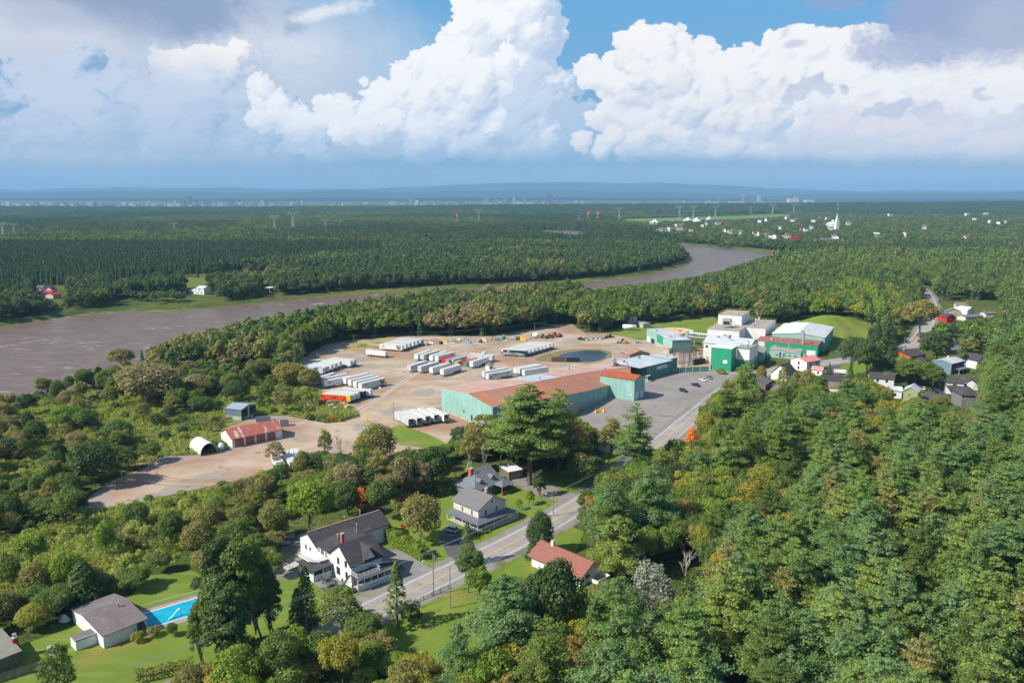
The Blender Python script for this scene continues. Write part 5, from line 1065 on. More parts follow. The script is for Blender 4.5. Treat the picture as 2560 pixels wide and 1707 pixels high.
class Bld:
 """a building frame: origin at the near corner, x along the right-hand wall, y along the left-hand wall"""
 def __init__(s, name, label, cat, c0, cr, cl, zref=0.0, group=None, L=None, W=None, z0=0.0):
  a=P(*c0, zref);b=P(*cr, zref);c=P(*cl, zref);d=b-a;s.rz=atan2(d.y, d.x);s.L=L or d.length
  v=Vector((-sin(s.rz), cos(s.rz), 0));s.W=W or abs((c-a).dot(v));s.a=Vector((a.x, a.y, z0))
  s.root=thing(name, label, cat, s.a, s.rz, group);s.k=0
 def loc(s, px, py, z):
  p=P(px, py, z)-s.a;c, q=cos(s.rz), sin(s.rz);return(p.x*c+p.y*q, -p.x*q+p.y*c)
 def rect(s, c0, cr, cl, z):
  x0, y0=s.loc(*c0, z);x1, _=s.loc(*cr, z);_, y1=s.loc(*cl, z);return(x0, y0, x1-x0, y1-y0)
 def R(s, r):return r or(0, 0, s.L, s.W)
 def add(s, name, mb, mat, parent=None):return mb.build(name, mat, parent or s.root)
 def walls(s, h, mat, r=None, z0=0.0, name='wall', ridge=None, rh=0.0):
  x, y, L, W=s.R(r);mb=MB()
  if ridge is None:mb.prism([(x, y), (x+L, y), (x+L, y+W), (x, y+W)], z0, h)
  elif ridge=='u':
   P6=[(y, z0), (y+W, z0), (y+W, h), (y+W/2, rh), (y, h)]
   A=[(x, p[0], p[1])for p in P6];B=[(x+L, p[0], p[1])for p in P6]
   mb.poly(A[::-1]if False else[A[i]for i in(0, 4, 3, 2, 1)]);mb.poly(B)
   for i in range(5):j=(i+1)%5;mb.poly([A[i], A[j], B[j], B[i]][::1])
  else:
   P6=[(x, z0), (x+L, z0), (x+L, h), (x+L/2, rh), (x, h)]
   A=[(p[0], y, p[1])for p in P6];B=[(p[0], y+W, p[1])for p in P6]
   mb.poly(A);mb.poly([B[i]for i in(0, 4, 3, 2, 1)])
   for i in range(5):j=(i+1)%5;mb.poly([A[j], A[i], B[i], B[j]])
  return s.add(name, mb, mat)
 def gable(s, h, rh, ridge, mat, r=None, o=.4, t=.18, name='roof'):
  x, y, L, W=s.R(r);mb=MB()
  if ridge=='u':
   k=(rh-h)/(W/2);e=h-k*o+.03;q=rh+.03
   mb.slab([(x-o, y-o, e), (x+L+o, y-o, e), (x+L+o, y+W/2, q), (x-o, y+W/2, q)], -t)
   mb.slab([(x-o, y+W/2, q), (x+L+o, y+W/2, q), (x+L+o, y+W+o, e), (x-o, y+W+o, e)], -t)
  else:
   k=(rh-h)/(L/2);e=h-k*o+.03;q=rh+.03
   mb.slab([(x-o, y-o, e), (x+L/2, y-o, q), (x+L/2, y+W+o, q), (x-o, y+W+o, e)], -t)
   mb.slab([(x+L/2, y-o, q), (x+L+o, y-o, e), (x+L+o, y+W+o, e), (x+L/2, y+W+o, q)], -t)
  return s.add(name, mb, mat)
 def shed(s, zs, mat, r=None, o=.3, t=.15, name='roof'):
  """zs: heights at the four corners (x0y0, x1y0, x1y1, x0y1)"""
  x, y, L, W=s.R(r);mb=MB()
  mb.slab([(x-o, y-o, zs[0]), (x+L+o, y-o, zs[1]), (x+L+o, y+W+o, zs[2]), (x-o, y+W+o, zs[3])], -t)
  return s.add(name, mb, mat)
 def hip(s, h, rh, mat, r=None, o=.5, name='roof'):
  x, y, L, W=s.R(r);x-=o;y-=o;L+=2*o;W+=2*o;mb=MB();m=min(L, W)/2
  if L>=W:a, b=(x+m, y+W/2, rh), (x+L-m, y+W/2, rh)
  else:a, b=(x+L/2, y+m, rh), (x+L/2, y+W-m, rh)
  c=[(x, y, h), (x+L, y, h), (x+L, y+W, h), (x, y+W, h)]
  if L>=W:
   mb.poly([c[0], c[1], b, a]);mb.poly([c[1], c[2], b]);mb.poly([c[2], c[3], a, b]);mb.poly([c[3], c[0], a])
  else:
   mb.poly([c[0], c[1], a]);mb.poly([c[1], c[2], b, a]);mb.poly([c[2], c[3], b]);mb.poly([c[3], c[0], a, b])
  mb.poly(c[::-1]);return s.add(name, mb, mat)
 def win(s, face, u, z, w=1.0, h=1.4, r=None, frame=None, bars=(1, 1), name='window', pane=None, fw=.09):
  x, y, L, W=s.R(r);g=MB();f=MB();e=.03
  def B(mb, a0, a1, b0, b1, d0, d1):
   if face=='u':mb.box(x+a0, x+a1, y-d1, y-d0, b0, b1)
   elif face=='U':mb.box(x+a0, x+a1, y+W+d0, y+W+d1, b0, b1)
   elif face=='v':mb.box(x-d1, x-d0, y+a0, y+a1, b0, b1)
   else:mb.box(x+L+d0, x+L+d1, y+a0, y+a1, b0, b1)
  B(g, u, u+w, z, z+h, .01, e)
  for(a0, a1, b0, b1)in((u-fw, u, z-fw, z+h+fw), (u+w, u+w+fw, z-fw, z+h+fw), (u, u+w, z-fw, z), (u, u+w, z+h, z+h+fw)):B(f, a0, a1, b0, b1, .005, .07)
  for i in range(1, bars[0]+1):c=u+w*i/(bars[0]+1);B(f, c-.025, c+.025, z, z+h, .035, .06)
  for i in range(1, bars[1]+1):c=z+h*i/(bars[1]+1);B(f, u, u+w, c-.025, c+.025, .036, .061)
  g_=s.add(name, g, pane or m_glass);f.build('frame', frame or m_trim, g_);return g_
 def box(s, name, mat, x0, x1, y0, y1, z0, z1, parent=None):return s.add(name, MB().box(x0, x1, y0, y1, z0, z1), mat, parent)
 def chimney(s, x, y, z0, z1, w=.6, mat=None):
  c=s.box('chimney', mat or m_brick, x-w/2, x+w/2, y-w/2, y+w/2, z0, z1)
  s.box('cap', m_conc, x-w/2-.06, x+w/2+.06, y-w/2-.06, y+w/2+.06, z1, z1+.12, c);return c
 def pipe(s, x, y, z0, z1, r=.12, name='vent_pipe', mat=None):return s.add(name, MB().tube((x, y, z0), (x, y, z1), r, r, 8).tube((x, y, z1), (x, y, z1+.18), r*1.7, r*1.7, 8), mat or m_steel)
 def rail(s, pts, z, h=1.0, mat=None, name='railing', step=.35, solid=False, parent=None):
  mb=MB()
  for(a, b)in zip(pts[:-1], pts[1:]):
   A=Vector((*a, 0));B_=Vector((*b, 0));L=(B_-A).length;d=(B_-A)/L;nrm=Vector((-d.y, d.x, 0))
   for zz in((z+h, .05), (z+.12, .035)):mb.tube(A+Vector((0, 0, zz[0])), B_+Vector((0, 0, zz[0])), zz[1], zz[1], 4)
   n=max(1, int(L/step))
   for i in range(n+1):p=A+d*(L*i/n);mb.tube(p+Vector((0, 0, z)), p+Vector((0, 0, z+h)), .045 if i%5==0 else.022, None, 4)
   if solid:q=nrm*.03;mb.prism([(A-q)[:2], (B_-q)[:2], (B_+q)[:2], (A+q)[:2]], z+.05, z+h)
  return s.add(name, mb, mat or m_trim, parent)
# the white gabled house by the road
A=Z(640, 1230, 4.704)
b=Bld('gabled_house', 'large white house with black steep gables, balconies and a long rear wing beside the road', 'house', A(1118, 865), A(1480, 737), A(840, 715), 6.0)
EH, RH=6.0, 9.9
b.walls(EH, m_white, ridge='u', rh=RH);b.gable(EH, RH, 'u', m_shd, o=.55, t=.22)
L, W=b.L, b.W
gw=3.2;g0=L*.42;cg=g0+gw/2;mb=MB();k=.62
mb.poly([(g0, -.02, EH-.9), (g0+gw, -.02, EH-.9), (g0+gw, -.02, EH+.3), (cg, -.02, EH+3.1), (g0, -.02, EH+.3)])
mb.poly([(g0, -.02, EH+.3), (cg, -.02, EH+3.1), (cg, W*.42, EH+3.1), (g0, W*.2, EH+.3)]);b.add('dormer', mb, m_white)
mb=MB()
for sgn in(-1, 1):
 e=cg+sgn*(gw/2+.5);mb.slab([(cg, -.6, EH+3.35), (e, -.6, EH-.2), (e, W*.10, EH-.2), (cg, W*.47, EH+3.35)]if sgn<0 else[(e, -.6, EH-.2), (cg, -.6, EH+3.35), (cg, W*.47, EH+3.35), (e, W*.10, EH-.2)], -.16)
b.add('dormer_roof', mb, m_shd)
m_blue=mat_plain('blue_door_frame', (.05, .08, .30))
b.win('u', cg-.45, EH-2.0, .9, 2.1, name='door', frame=m_blue, bars=(0, 0), pane=m_trim)
for(v_, z_, w_, h_)in((W*.24, 5.0, .85, 1.5), (W*.60, 4.6, .85, 1.5), (W*.22, 1.9, .85, 1.7), (W*.58, 1.7, 1.5, 1.8)):b.win('v', v_-.4, z_-.2, w_, h_, frame=m_black, bars=(1, 2))
b.win('v', W*.40, .1, .7, .7, frame=m_black, bars=(1, 1))
pd=3.0;pl=L+2.6
b.box('porch_floor', m_deck, -.1, pl, -pd, -.02, .7, .9)
b.box('porch_skirt', m_trim, -.1, pl, -pd, -pd+.08, .0, .698)
mb=MB();mb.slab([(-.2, -pd-.3, 3.45), (pl+.3, -pd-.3, 3.45), (pl+.3, -.03, 3.75), (-.2, -.03, 3.75)], .22);b.add('porch_roof', mb, m_shd)
b.box('porch_fascia', m_trim, -.22, pl+.32, -pd-.36, -pd-.31, 3.2, 3.44)
for i in range(7):b.box('post', m_trim, pl*i/6-.09, pl*i/6+.09, -pd, -pd+.18, .9, 3.22)
b.rail([(0, -pd+.05), (pl, -pd+.05)], .9, .85, solid=True);b.rail([(pl, -pd+.05), (pl, -.4)], .9, .85, solid=True)
b.rail([(-.1, -.1), (-.1, -pd), (L*.72, -pd), (L*.72, -.1)], 3.75, 1.0, step=.22)
for i, xx in enumerate((.08, .36, .62, .84)):b.win('u', L*xx, 1.5, 1.0, 1.2, frame=m_black, bars=(1, 1))if i!=1 else b.win('u', L*xx, .95, .95, 2.0, frame=m_black, name='door', bars=(1, 3))
mb=MB();mb.slab([(-.2, -pd+.3, .9), (-.2, -pd+1.3, .9), (-3.4, -pd+1.3, .1), (-3.4, -pd+.3, .1)], .12);b.add('stairs', mb, m_black)
mb=MB();mb.slab([(-.4, -.3, 3.7), (-.4, .4, 3.7), (-4.2, .4, .2), (-4.2, -.3, .2)], .18);b.add('outside_stairs', mb, m_black)
rw=b.rect(A(650, 600), A(1500, 360), A(575, 450), 3.6);x, y, wl, ww=rw[0], W+2.0, rw[2], 8.0
r2=(.2, 17.6, 22.5, 9.4)
b.walls(5.0, m_white, r=r2, ridge='u', rh=7.4, name='wing_wall');b.gable(5.0, 7.4, 'u', m_shd, r=r2, o=.5, name='wing_roof', t=.2)
r3=(0.3, W+.01, 11.4, 17.55-W);b.walls(5.4, m_white, r=r3, name='link_wall');b.shed([5.5, 6.5, 6.5, 5.5], m_shd, r=(r3[0], r3[1]+.02, r3[2], r3[3]+1.0), o=.45, name='link_roof', t=.14)
b.win('v', 2.0, 3.7, 1.0, 1.3, r=r3, frame=m_trim);b.win('v', 3.6, 3.75, 1.7, 1.6, r=r3, frame=m_trim, name='patio_door', bars=(1, 0));b.win('v', 5.8, 3.9, .9, 1.1, r=r3)
b.box('ridge_flashing', m_pbrick, 0, 22.9, 22.15, 22.45, 7.62, 7.72)
for i in range(3):b.win('v', .9+i*2.4, 2.2, 1.0, 1.4, r=r2, frame=m_trim)
r4=(-5.6, 9.2, 5.3, 8.0)
b.box('sunroom_wall', m_white, r4[0], r4[0]+r4[2], r4[1], r4[1]+r4[3], 0, 1.6);
mb=MB();mb.slab([(-6.0, r4[1]-.4, 3.0), (-.05, r4[1]-.4, 3.35), (-.05, r4[1]+r4[3], 3.35), (-6.0, r4[1]+r4[3], 3.0)], .2);b.add('sunroom_roof', mb, m_shd)
for(xx, yy)in((-5.5, r4[1]+.1), (-2.8, r4[1]+.1), (-.3, r4[1]+.1), (-5.5, r4[1]+r4[3]-.2), (-5.5, r4[1]+r4[3]/2)):b.box('post', m_trim, xx-.1, xx+.1, yy-.1, yy+.1, 1.6, 2.85)
b.box('screen', m_glass, -5.4, -.2, r4[1]+.2, r4[1]+.24, 1.6, 2.8);b.box('screen', m_glass, -5.4, -5.36, r4[1]+.3, r4[1]+r4[3]-.3, 1.6, 2.75)
by=11.6;mb=MB();mb.prism([(-.05, by), (-2.4, by), (-4.4, by+2.4), (-4.6, by+7.4), (-.05, by+7.4)], 3.5, 3.75);b.add('balcony', mb, m_trim)
b.rail([(-.05, by), (-2.4, by), (-4.4, by+2.4), (-4.6, by+7.4)], 3.75, 1.0, step=.25)
b.rail([(-4.6, 18.0), (-7.4, 18.6), (-8.2, 20.4), (-7.4, 22.0)], 1.3, .9, step=.5, name='stair_railing');mb=MB();mb.slab([(-4.6, 18.0, 1.3), (-4.6, 21.0, 1.3), (-7.8, 21.4, .5), (-7.8, 19.0, .5)], .15);b.add('ramp', mb, m_deck)
b.chimney(4.6, W+1.4, 6.0, 9.3, .75)
b.pipe(11.0, 15.2, 6.3, 9.0, .16);b.pipe(5.6, 16.0, 6.0, 7.3, .22);b.pipe(12, 23.2, 6, 8.3, .14);b.pipe(17, 23.2, 6, 8.6, .14)
for i in range(3):b.win('u', 13+i*3.2, 1.2, 2.4 if i else 1.2, 2.2, r=(0, r2[1], 22, 9), name='garage_door', pane=m_trim)
HOUSE_A=b
hp=b.loc(*A(1260, 440), 5.0)
b.add('basketball_board', MB().box(hp[0], hp[0]+1.3, hp[1], hp[1]+.06, 4.2, 5.3), m_trim)
# beige two-storey house with a wrap-round porch
B5=Z(1040, 1130, 5.8075)
b=Bld('farmhouse', 'beige two-storey house with grey shingle gable roof and a porch wrapping two sides', 'house', B5(905, 840), B5(1300, 695), B5(530, 695), 6.0)
L, W=b.L, b.W
b.walls(6.0, m_cream, ridge='v', rh=8.7);b.gable(6.0, 8.7, 'v', m_shg, o=.5, t=.2)
for xx in(.22, .62):b.win('u', L*xx, 3.6, .9, 1.8, bars=(1, 0), fw=.14)
for yy in(.22, .60):b.win('v', W*yy, 3.6, .7, 1.6, bars=(1, 0))
for xx in(.1, .35, .7):b.win('u', L*xx, 1.1, 1.1, 1.2)
for yy in(.15, .5, .75):b.win('v', W*yy, 1.0, 1.0, 1.3)
b.win('u', L*.5-.4, 6.7, .8, .8, name='attic_window', bars=(0, 0))
pd=2.6
mb=MB();mb.slab([(-pd-.2, -pd-.2, 2.75), (L+pd+.2, -pd-.2, 2.75), (L+.4, -.03, 3.45), (-.03, -.03, 3.45)], .14);b.add('porch_roof', mb, m_porch)
mb=MB();mb.slab([(-pd-.2, W+.5, 2.75), (-pd-.2, -pd-.2, 2.752), (-.03, -.03, 3.452), (-.03, W+.2, 3.45)], .14);b.add('porch_roof', mb, m_porchv)
mb=MB();mb.box(-pd, L+pd, -pd, -.03, .5, .65);mb.box(-pd, -.03, -.028, W, .5, .65);b.add('porch_floor', mb, m_deck)
b.box('porch_skirt', m_cream, -pd, L+pd, -pd-.01, -pd+.05, 0, .498)
for i in range(6):b.box('post', m_trim, -pd+(L+2*pd)*i/5-.08, -pd+(L+2*pd)*i/5+.08, -pd, -pd+.16, .65, 2.64)
for i in range(1, 5):b.box('post', m_trim, -pd, -pd+.16, -pd+(W+pd)*i/4-.08, -pd+(W+pd)*i/4+.08, .65, 2.64)
b.rail([(-pd+.08, -pd+.08), (L+pd, -pd+.08)], .65, .8, step=.3);b.rail([(-pd+.08, -pd+.08), (-pd+.08, W*.6)], .65, .8, step=.3)
cx_, cy_=b.loc(*B5(902, 500), 8.2);b.chimney(L*.62, W*.35, 7.6, 9.9, .8, m_pbrick)
b.pipe(L*.2, W*.9, 6.8, 8.3, .06)
# slate-roofed brown house behind
b=Bld('bungalow', 'brown sprawling house with blue-grey slate roofs and an orange brick chimney', 'house', B5(860, 560), B5(1290, 395), B5(435, 490), 3.2)
L, W=b.L, b.W;W=b.W=10
b.walls(3.2, m_brn);b.hip(3.15, 6.6, m_slate, o=.7)
r2=(L*.45, W*.55, L*.65, 7.5);b.walls(3.6, m_brn, r=r2, ridge='u', rh=6.0, name='wing_wall');b.gable(3.6, 6.0, 'u', m_slate, r=r2, name='wing_roof', o=.5)
for xx in(.22, .62):
 r3=(L*xx, 1.2, 1.7, 3.0);b.walls(5.0, m_brn, r=r3, ridge='v', rh=5.7, z0=3.3, name='dormer');b.gable(5.0, 5.7, 'v', m_slate, r=r3, o=.2, name='dormer_roof', t=.1);b.win('u', .25, 3.9, 1.1, .9, r=r3)
r4=(L*.62, -3.8, 5.2, 3.8);b.hip(3.0, 4.4, m_slate, r=r4, o=.3, name='porch_roof')
for(xx, yy)in((r4[0], r4[1]), (r4[0]+r4[2], r4[1]), (r4[0]+r4[2], -.3)):b.box('post', m_brick, xx-.12, xx+.12, yy-.12, yy+.12, 0, 3.0)
b.box('porch_rail', m_brn, r4[0], r4[0]+r4[2], r4[1]-.05, r4[1]+.05, .0, 1.0)
b.win('u', L*.38, 1.0, 2.0, 1.4, frame=m_trim, bars=(2, 0))
for yy in(.25, .6):b.win('v', W*yy, .8, .8, 1.3)
b.chimney(L*.30, W*.62, 4.6, 8.2, 1.3);b.pipe(L*.52, W*.9, 5, 9.0, .14)
g_=Bld('garage', 'brown flat-roofed garage with a white roof edge right of the slate-roofed house', 'garage', B5(1350, 290), B5(1430, 275), B5(1230, 240), 3.0, L=5.5, W=7)
g_.walls(2.9, m_brn);g_.shed([3.0, 3.0, 3.0, 3.0], m_trim, o=.15);g_.win('u', 1.2, .1, 2.6, 2.2, name='garage_door', pane=m_brn)
# red-roofed bungalow under the maples
C9=Z(900, 1300, 3.853)
b=Bld('bungalow', 'low house with brick-red shingle roof and white walls, half hidden by dark maples', 'house', C9(2125, 535), C9(2262, 465), C9(1690, 440), 3.2, L=8.5)
b.W=17;b.walls(3.2, m_white, ridge='v', rh=5.6);b.gable(3.2, 5.6, 'v', m_redsh, o=.8)
b.win('u', 2.0, 1.8, 1.4, .7, frame=m_black);b.win('v', 3, 1.2, 1.6, 1.2);b.win('v', 9, 1.2, 1.6, 1.2)
b.chimney(b.L*.5, b.W*.78, 5, 6.9, .8, m_trim)
b.box('deck', m_deck, 2.6, 7.4, -3.6, -.03, .9, 1.05);b.rail([(2.6, -.1), (2.6, -3.55), (7.4, -3.55), (7.4, -.1)], 1.05, 1.0, solid=True)
# pool house, shed, pool, cottage
D9=Z(0, 1400, 3.92)
b=Bld('pool_house', 'white outbuilding with a brown-grey sloping roof beside the swimming pool', 'house', D9(1010, 745), D9(1440, 575), D9(840, 440), 3.0)
L, W=b.L, b.W
b.walls(2.9, m_white, r=(0, 0, L*.76, W));b.walls(2.9, m_brn, r=(L*.76+.01, 2.2, L*.24-.02, W-2.2), name='porch_wall')
b.box('post', m_trim, L-.2, L-.05, .1, .25, 0, 2.9);m_br=mat_noise('brown_felt_roof', [(.15, .125, .125), (.20, .17, .165)], scale=.3, rough=.95, second=[(.6, (.24, .215, .21), .6, .68)])
b.shed([3.0, 3.0, 4.1, 4.1], m_br, r=(0, 0, L, W*.62), o=.25);b.shed([4.1, 4.1, 2.9, 2.9], m_br, r=(0, W*.62+.5, L, W*.38), o=.25, name='rear_roof')
mb=MB();mb.prism([(0, 0), (L, 0), (L, W), (0, W)], 2.9, [2.95, 2.95, 3.0, 3.0]);
mb=MB();mb.poly([(0.002, 0, 2.9), (.002, W*.62, 4.05), (.002, W, 2.9)]);mb.poly([(L, 0, 2.9), (L, W, 2.9), (L, W*.62, 4.05)]);b.add('gable_end', mb, m_white)
b.pipe(L*.72, W*.5, 3.7, 4.9, .18);b.win('u', L*.68, 1.5, .35, .35, bars=(0, 0), name='vent')
s_=Bld('shed', 'small white flat-topped shed leaning on the back of the pool house', 'shed', D9(825, 560), D9(895, 545), D9(770, 480), 2.4, L=3.0, W=3.6);s_.walls(2.3, m_white);s_.shed([2.4]*4, m_trim, o=.1)
s_=Bld('shed', 'long low white lean-to with a patched brown roof, left of the pool house', 'shed', D9(740, 800), D9(968, 715), D9(650, 760), 2.2, W=3.2);s_.walls(2.1, m_white);s_.shed([2.2]*4, m_br, o=.05);s_.rail([(0, 0), (s_.L, 0)], 2.3, .25, solid=True, name='parapet')
s_=Bld('shed', 'tiny leaning white hut beside the lean-to', 'shed', D9(540, 870), D9(560, 840), D9(522, 800), 1.6, L=1.2, W=1.6);s_.walls(1.5, m_white);s_.shed([1.6, 1.6, 1.8, 1.8], m_trim, o=.1)
b=Bld('cottage', 'green-grey roofed cottage cut off by the left edge, with a red chimney', 'house', D9(190, 890), D9(215, 880), D9(80, 625), 3.0, L=3, W=10)
b.rz=b.rz
b2_=b;b.root.name='cottage'
r2=(-16, 0, 16, b.W);m_gg=mat_noise('green_grey_roof', [(.20, .205, .165), (.26, .26, .21)], scale=.6, rough=.95)
b.walls(2.9, m_brn, r=r2);b.shed([3.0, 3.0, 4.2, 4.2], m_gg, r=r2, o=.4);m_redp=mat_plain('red_chimney_paint', (.45, .03, .04))
b.chimney(.5, b.W*.35, 0, 4.6, 1.0, m_redp);b.pipe(.5, b.W*.35, 4.7, 5.3, .25)
m_pool, nt, bb=new_mat('pool_water');bb.inputs['Base Color'].default_value=(.02, .42, .62, 1);bb.inputs['Roughness'].default_value=.12
m_poolw=mat_noise('pool_lining', [(.005, .28, .46), (.02, .42, .56)], scale=.4, rough=.3)
po=Bld('swimming_pool', 'rectangular turquoise swimming pool with a pale stone edge', 'pool', D9(1465, 668), D9(2110, 470), D9(1430, 525), 0, W=None)
L, W=po.L, po.W;po.add('water', MB().box(0, L, 0, W, .02, .14), m_poolw)
po.add('edge', MB().box(-.35, L+.35, -.35, 0, .02, .2).box(-.35, L+.35, W, W+.35, .02, .2).box(-.35, 0, 0, W, .02, .2).box(L, L+.35, 0, W, .02, .2), m_trim)
po.add('terrace', MB().box(-3, L+3, W+.35, W+2.2, .02, .1).box(-3, L+3, -2.0, -.35, .02, .1), mat_noise('terrace_stone', [(.30, .23, .20), (.38, .31, .27)], scale=.8))
sl=thing('pool_slide', 'curved white water slide standing in the pool', 'slide', po.a+Vector((0, 0, 0)), po.rz)
mb=MB();pts=[(L*.30, 1.2, .3), (L*.33, 1.15, .45), (L*.36, 1.2, .7), (L*.39, 1.4, 1.0), (L*.42, 1.6, 1.3), (L*.44, 1.6, 1.6), (L*.46, 1.4, 1.9), (L*.48, 1.2, 2.1)]
for a_, b_ in zip(pts[:-1], pts[1:]):mb.slab([(a_[0], a_[1]-.18, a_[2]), (a_[0], a_[1]+.18, a_[2]), (b_[0], b_[1]+.18, b_[2]), (b_[0], b_[1]-.18, b_[2])], .1)
mb.build('chute', mat_plain('aqua_slide', (.45, .68, .68)), sl);MB().tube((L*.50, 1.0, .1), (L*.48, 1.0, 2.1), .04).tube((L*.50, 1.4, .1), (L*.48, 1.4, 2.1), .04).build('ladder', m_steel, sl)
fn=Bld('pool_fence', 'low white pipe fence along the far side of the pool', 'fence', D9(1390, 445), D9(1860, 320), D9(1380, 430), 1.0, W=1)
fn.add('rail', MB().tube((0, 0, 1.1), (fn.L+10, 0, 1.1), .05), m_trim);fn.add('mesh', MB().tube((0, 0, .6), (fn.L+10, 0, .6), .02).tube((0, 0, .2), (fn.L+10, 0, .2), .02), m_steel)
for i in range(6):fn.add('post', MB().tube((i*(fn.L+10)/5, 0, 0), (i*(fn.L+10)/5, 0, 1.2), .05), m_trim)
fb_=Bld('board_fence', 'weathered grey wooden board fence at the bottom left corner', 'fence', D9(0, 1195), D9(520, 1030), D9(0, 1100), 0, W=1);n_=int(fb_.L/.16)
mb=MB()
for i in range(-30, n_):mb.box(i*.16, i*.16+.145, 0, .03, .02, 1.75+.05*sin(i*1.7))
fb_.add('boards', mb, m_wood)
for i in range(7):fb_.box('post', m_wood, i*fb_.L/6-4, i*fb_.L/6-3.86, -.16, -.01, 0, 2.0)
pw=D9(632, 590);g_=P(*pw);mb=MB()
for i in range(5):mb.prism([(cos(t)*(1.4-i*.22), sin(t)*(1.0-i*.16))for t in np.linspace(0, 2*pi, 9)[:-1]], i*.28, i*.28+.3)
o=mb.build('covered_pile', m_trim);o.location=(g_.x, g_.y, 0);tag(o, 'small heap under a white tarpaulin behind the pool house', 'tarpaulin')
# lettering
def letters(text, size, mat, parent, loc, rot, depth=.02, name='lettering', shear=0.0, spacing=1.0, xs=1.0):
 cu=bpy.data.curves.new('txt', 'FONT');cu.body=text;cu.size=size;cu.extrude=depth;cu.shear=shear;cu.space_character=spacing;cu.align_x='CENTER';cu.align_y='CENTER'
 t=bpy.data.objects.new('txt', cu);COL.objects.link(t);bpy.context.view_layer.update()
 me=bpy.data.meshes.new_from_object(t.evaluated_get(bpy.context.evaluated_depsgraph_get()));bpy.data.objects.remove(t)
 me.materials.clear();o=link(name, me, mat, parent);o.location=loc;o.rotation_euler=rot;o.scale=(xs, 1, 1);return o
# the long rust-roofed building
K=Z(1100, 880, 3.36);E=Z(1520, 740, 3.92);M_=Z(460, 960, 4.612)
st=[((443, 668), (443, 465), (240, 350), (12, 303)), ((740, 618), (740, 413), (530, 304), (300, 245)), ((1050, 548), (1050, 362), (800, 252), (600, 222)), ((1240, 462), (1240, 325), (1020, 212), (830, 182)), ((1395, 385), (1395, 285), (1180, 182), (1010, 152)), ((1500, 345), (1500, 262), (1390, 150), (1300, 100)), ((1600, 320), (1600, 240), (1600, 128), (1500, 76))]
P0=P(*K(*st[0][0]));Pn=P(*K(*st[4][0]));rz=atan2((Pn-P0).y, (Pn-P0).x)
def tol(p):q=p-P0;c, s=cos(rz), sin(rz);return Vector((q.x*c+q.y*s, -q.x*s+q.y*c, p.z))
lb=thing('warehouse', 'very long low building with rust-red metal roof and pale green walls, bent along its length', 'building', P0, rz)
EV, RG, BK, BS=[], [], [], []
for base, ev, rg, bk in st:
 g=P(*K(*base));z=hgt(K(*base), K(*ev)[1]);zr=z+1.9
 EV.append(tol(Vector((g.x, g.y, z))));RG.append(tol(P(*K(*rg), zr)));BK.append(tol(P(*K(*bk), z)))
roof=MB()
for i in range(6):roof.slab([EV[i]+Vector((0, -.3, 0)), EV[i+1]+Vector((0, -.3, 0)), RG[i+1], RG[i]], -.12)
roof.build('front_roof', m_rust, lb)
back=MB();grey=MB()
for i in range(6):
 (grey if i==2 else back).slab([RG[i], RG[i+1], BK[i+1], BK[i]], -.10)
back.build('rear_roof', m_rustl, lb);grey.build('patched_roof', m_greyr, lb)
cap=MB();cap.path([v+Vector((0, 0, .15))for v in RG], .16, 4);cap.build('ridge_cap', m_greyr, lb)
wl, cw=MB(), MB();cz=[2.2, 3.4, hgt(K(1050, 548), K(1050, 452)[1]), hgt(K(1240, 462), K(1240, 422)[1]), .3, .3, .3]
for i in range(6):
 a, c=EV[i], EV[i+1]
 wl.poly([(a.x, a.y, cz[i]), (c.x, c.y, cz[i+1]), (c.x, c.y, c.z), (a.x, a.y, a.z)])
 cw.poly([(a.x, a.y-.12, -.5), (c.x, c.y-.12, -.5), (c.x, c.y-.12, cz[i+1]), (a.x, a.y-.12, cz[i])]);cw.poly([(a.x, a.y-.12, cz[i]), (c.x, c.y-.12, cz[i+1]), (c.x, c.y, cz[i+1]+.01), (a.x, a.y, cz[i]+.01)])
 a, c=BK[i], BK[i+1];wl.poly([(c.x, c.y, 0), (a.x, a.y, 0), (a.x, a.y, a.z), (c.x, c.y, c.z)])
e, r, k_=EV[0], RG[0], BK[0]
wl.poly([(k_.x, k_.y, .0), (e.x, e.y, 1.2), (e.x, e.y, e.z), (r.x, r.y, r.z), (k_.x, k_.y, k_.z)])
wl.build('wall', m_teal, lb);cw.poly([(k_.x-.1, k_.y, -.3), (e.x-.1, e.y, -.3), (e.x-.1, e.y, 1.5), (k_.x-.1, k_.y, .3)]);cw.build('foundation', m_conc, lb)
d=(Vector((e.x, e.y, 0))-Vector((k_.x, k_.y, 0)));Ld=d.length;d/=Ld;n=Vector((-abs(d.y), d.x, 0))if False else Vector((d.y, -d.x, 0))
if n.x>0:n=-n
mb=MB();q=Vector((k_.x, k_.y, 0))+d*(Ld*.60)+n*.05;mb.prism([tuple((q)[:2]), tuple((q+d*1.1)[:2]), tuple((q+d*1.1+n*.06)[:2]), tuple((q+n*.06)[:2])], 1.0, 3.6);mb.build('door', m_black, lb)
for f_ in(.45, ):
 mb=MB();q=Vector((k_.x, k_.y, 0))+d*(Ld*f_)+n*.05;mb.prism([tuple((q)[:2]), tuple((q+d*.8)[:2]), tuple((q+d*.8+n*.1)[:2]), tuple((q+n*.1)[:2])], 3.4, 4.1);mb.build('vent', m_black, lb)
for(px, py, z)in((840, 235, 11), (1387, 155, 9), (1085, 128, 8), (1572, 108, 8), (1450, 90, 8)):
 p_=tol(P(*K(px, py), z));MB().tube((p_.x, p_.y, z-2), (p_.x, p_.y, z+1.2), .3).tube((p_.x, p_.y, z+1.2), (p_.x, p_.y, z+1.5), .5).build('vent_pipe', m_steel, lb)
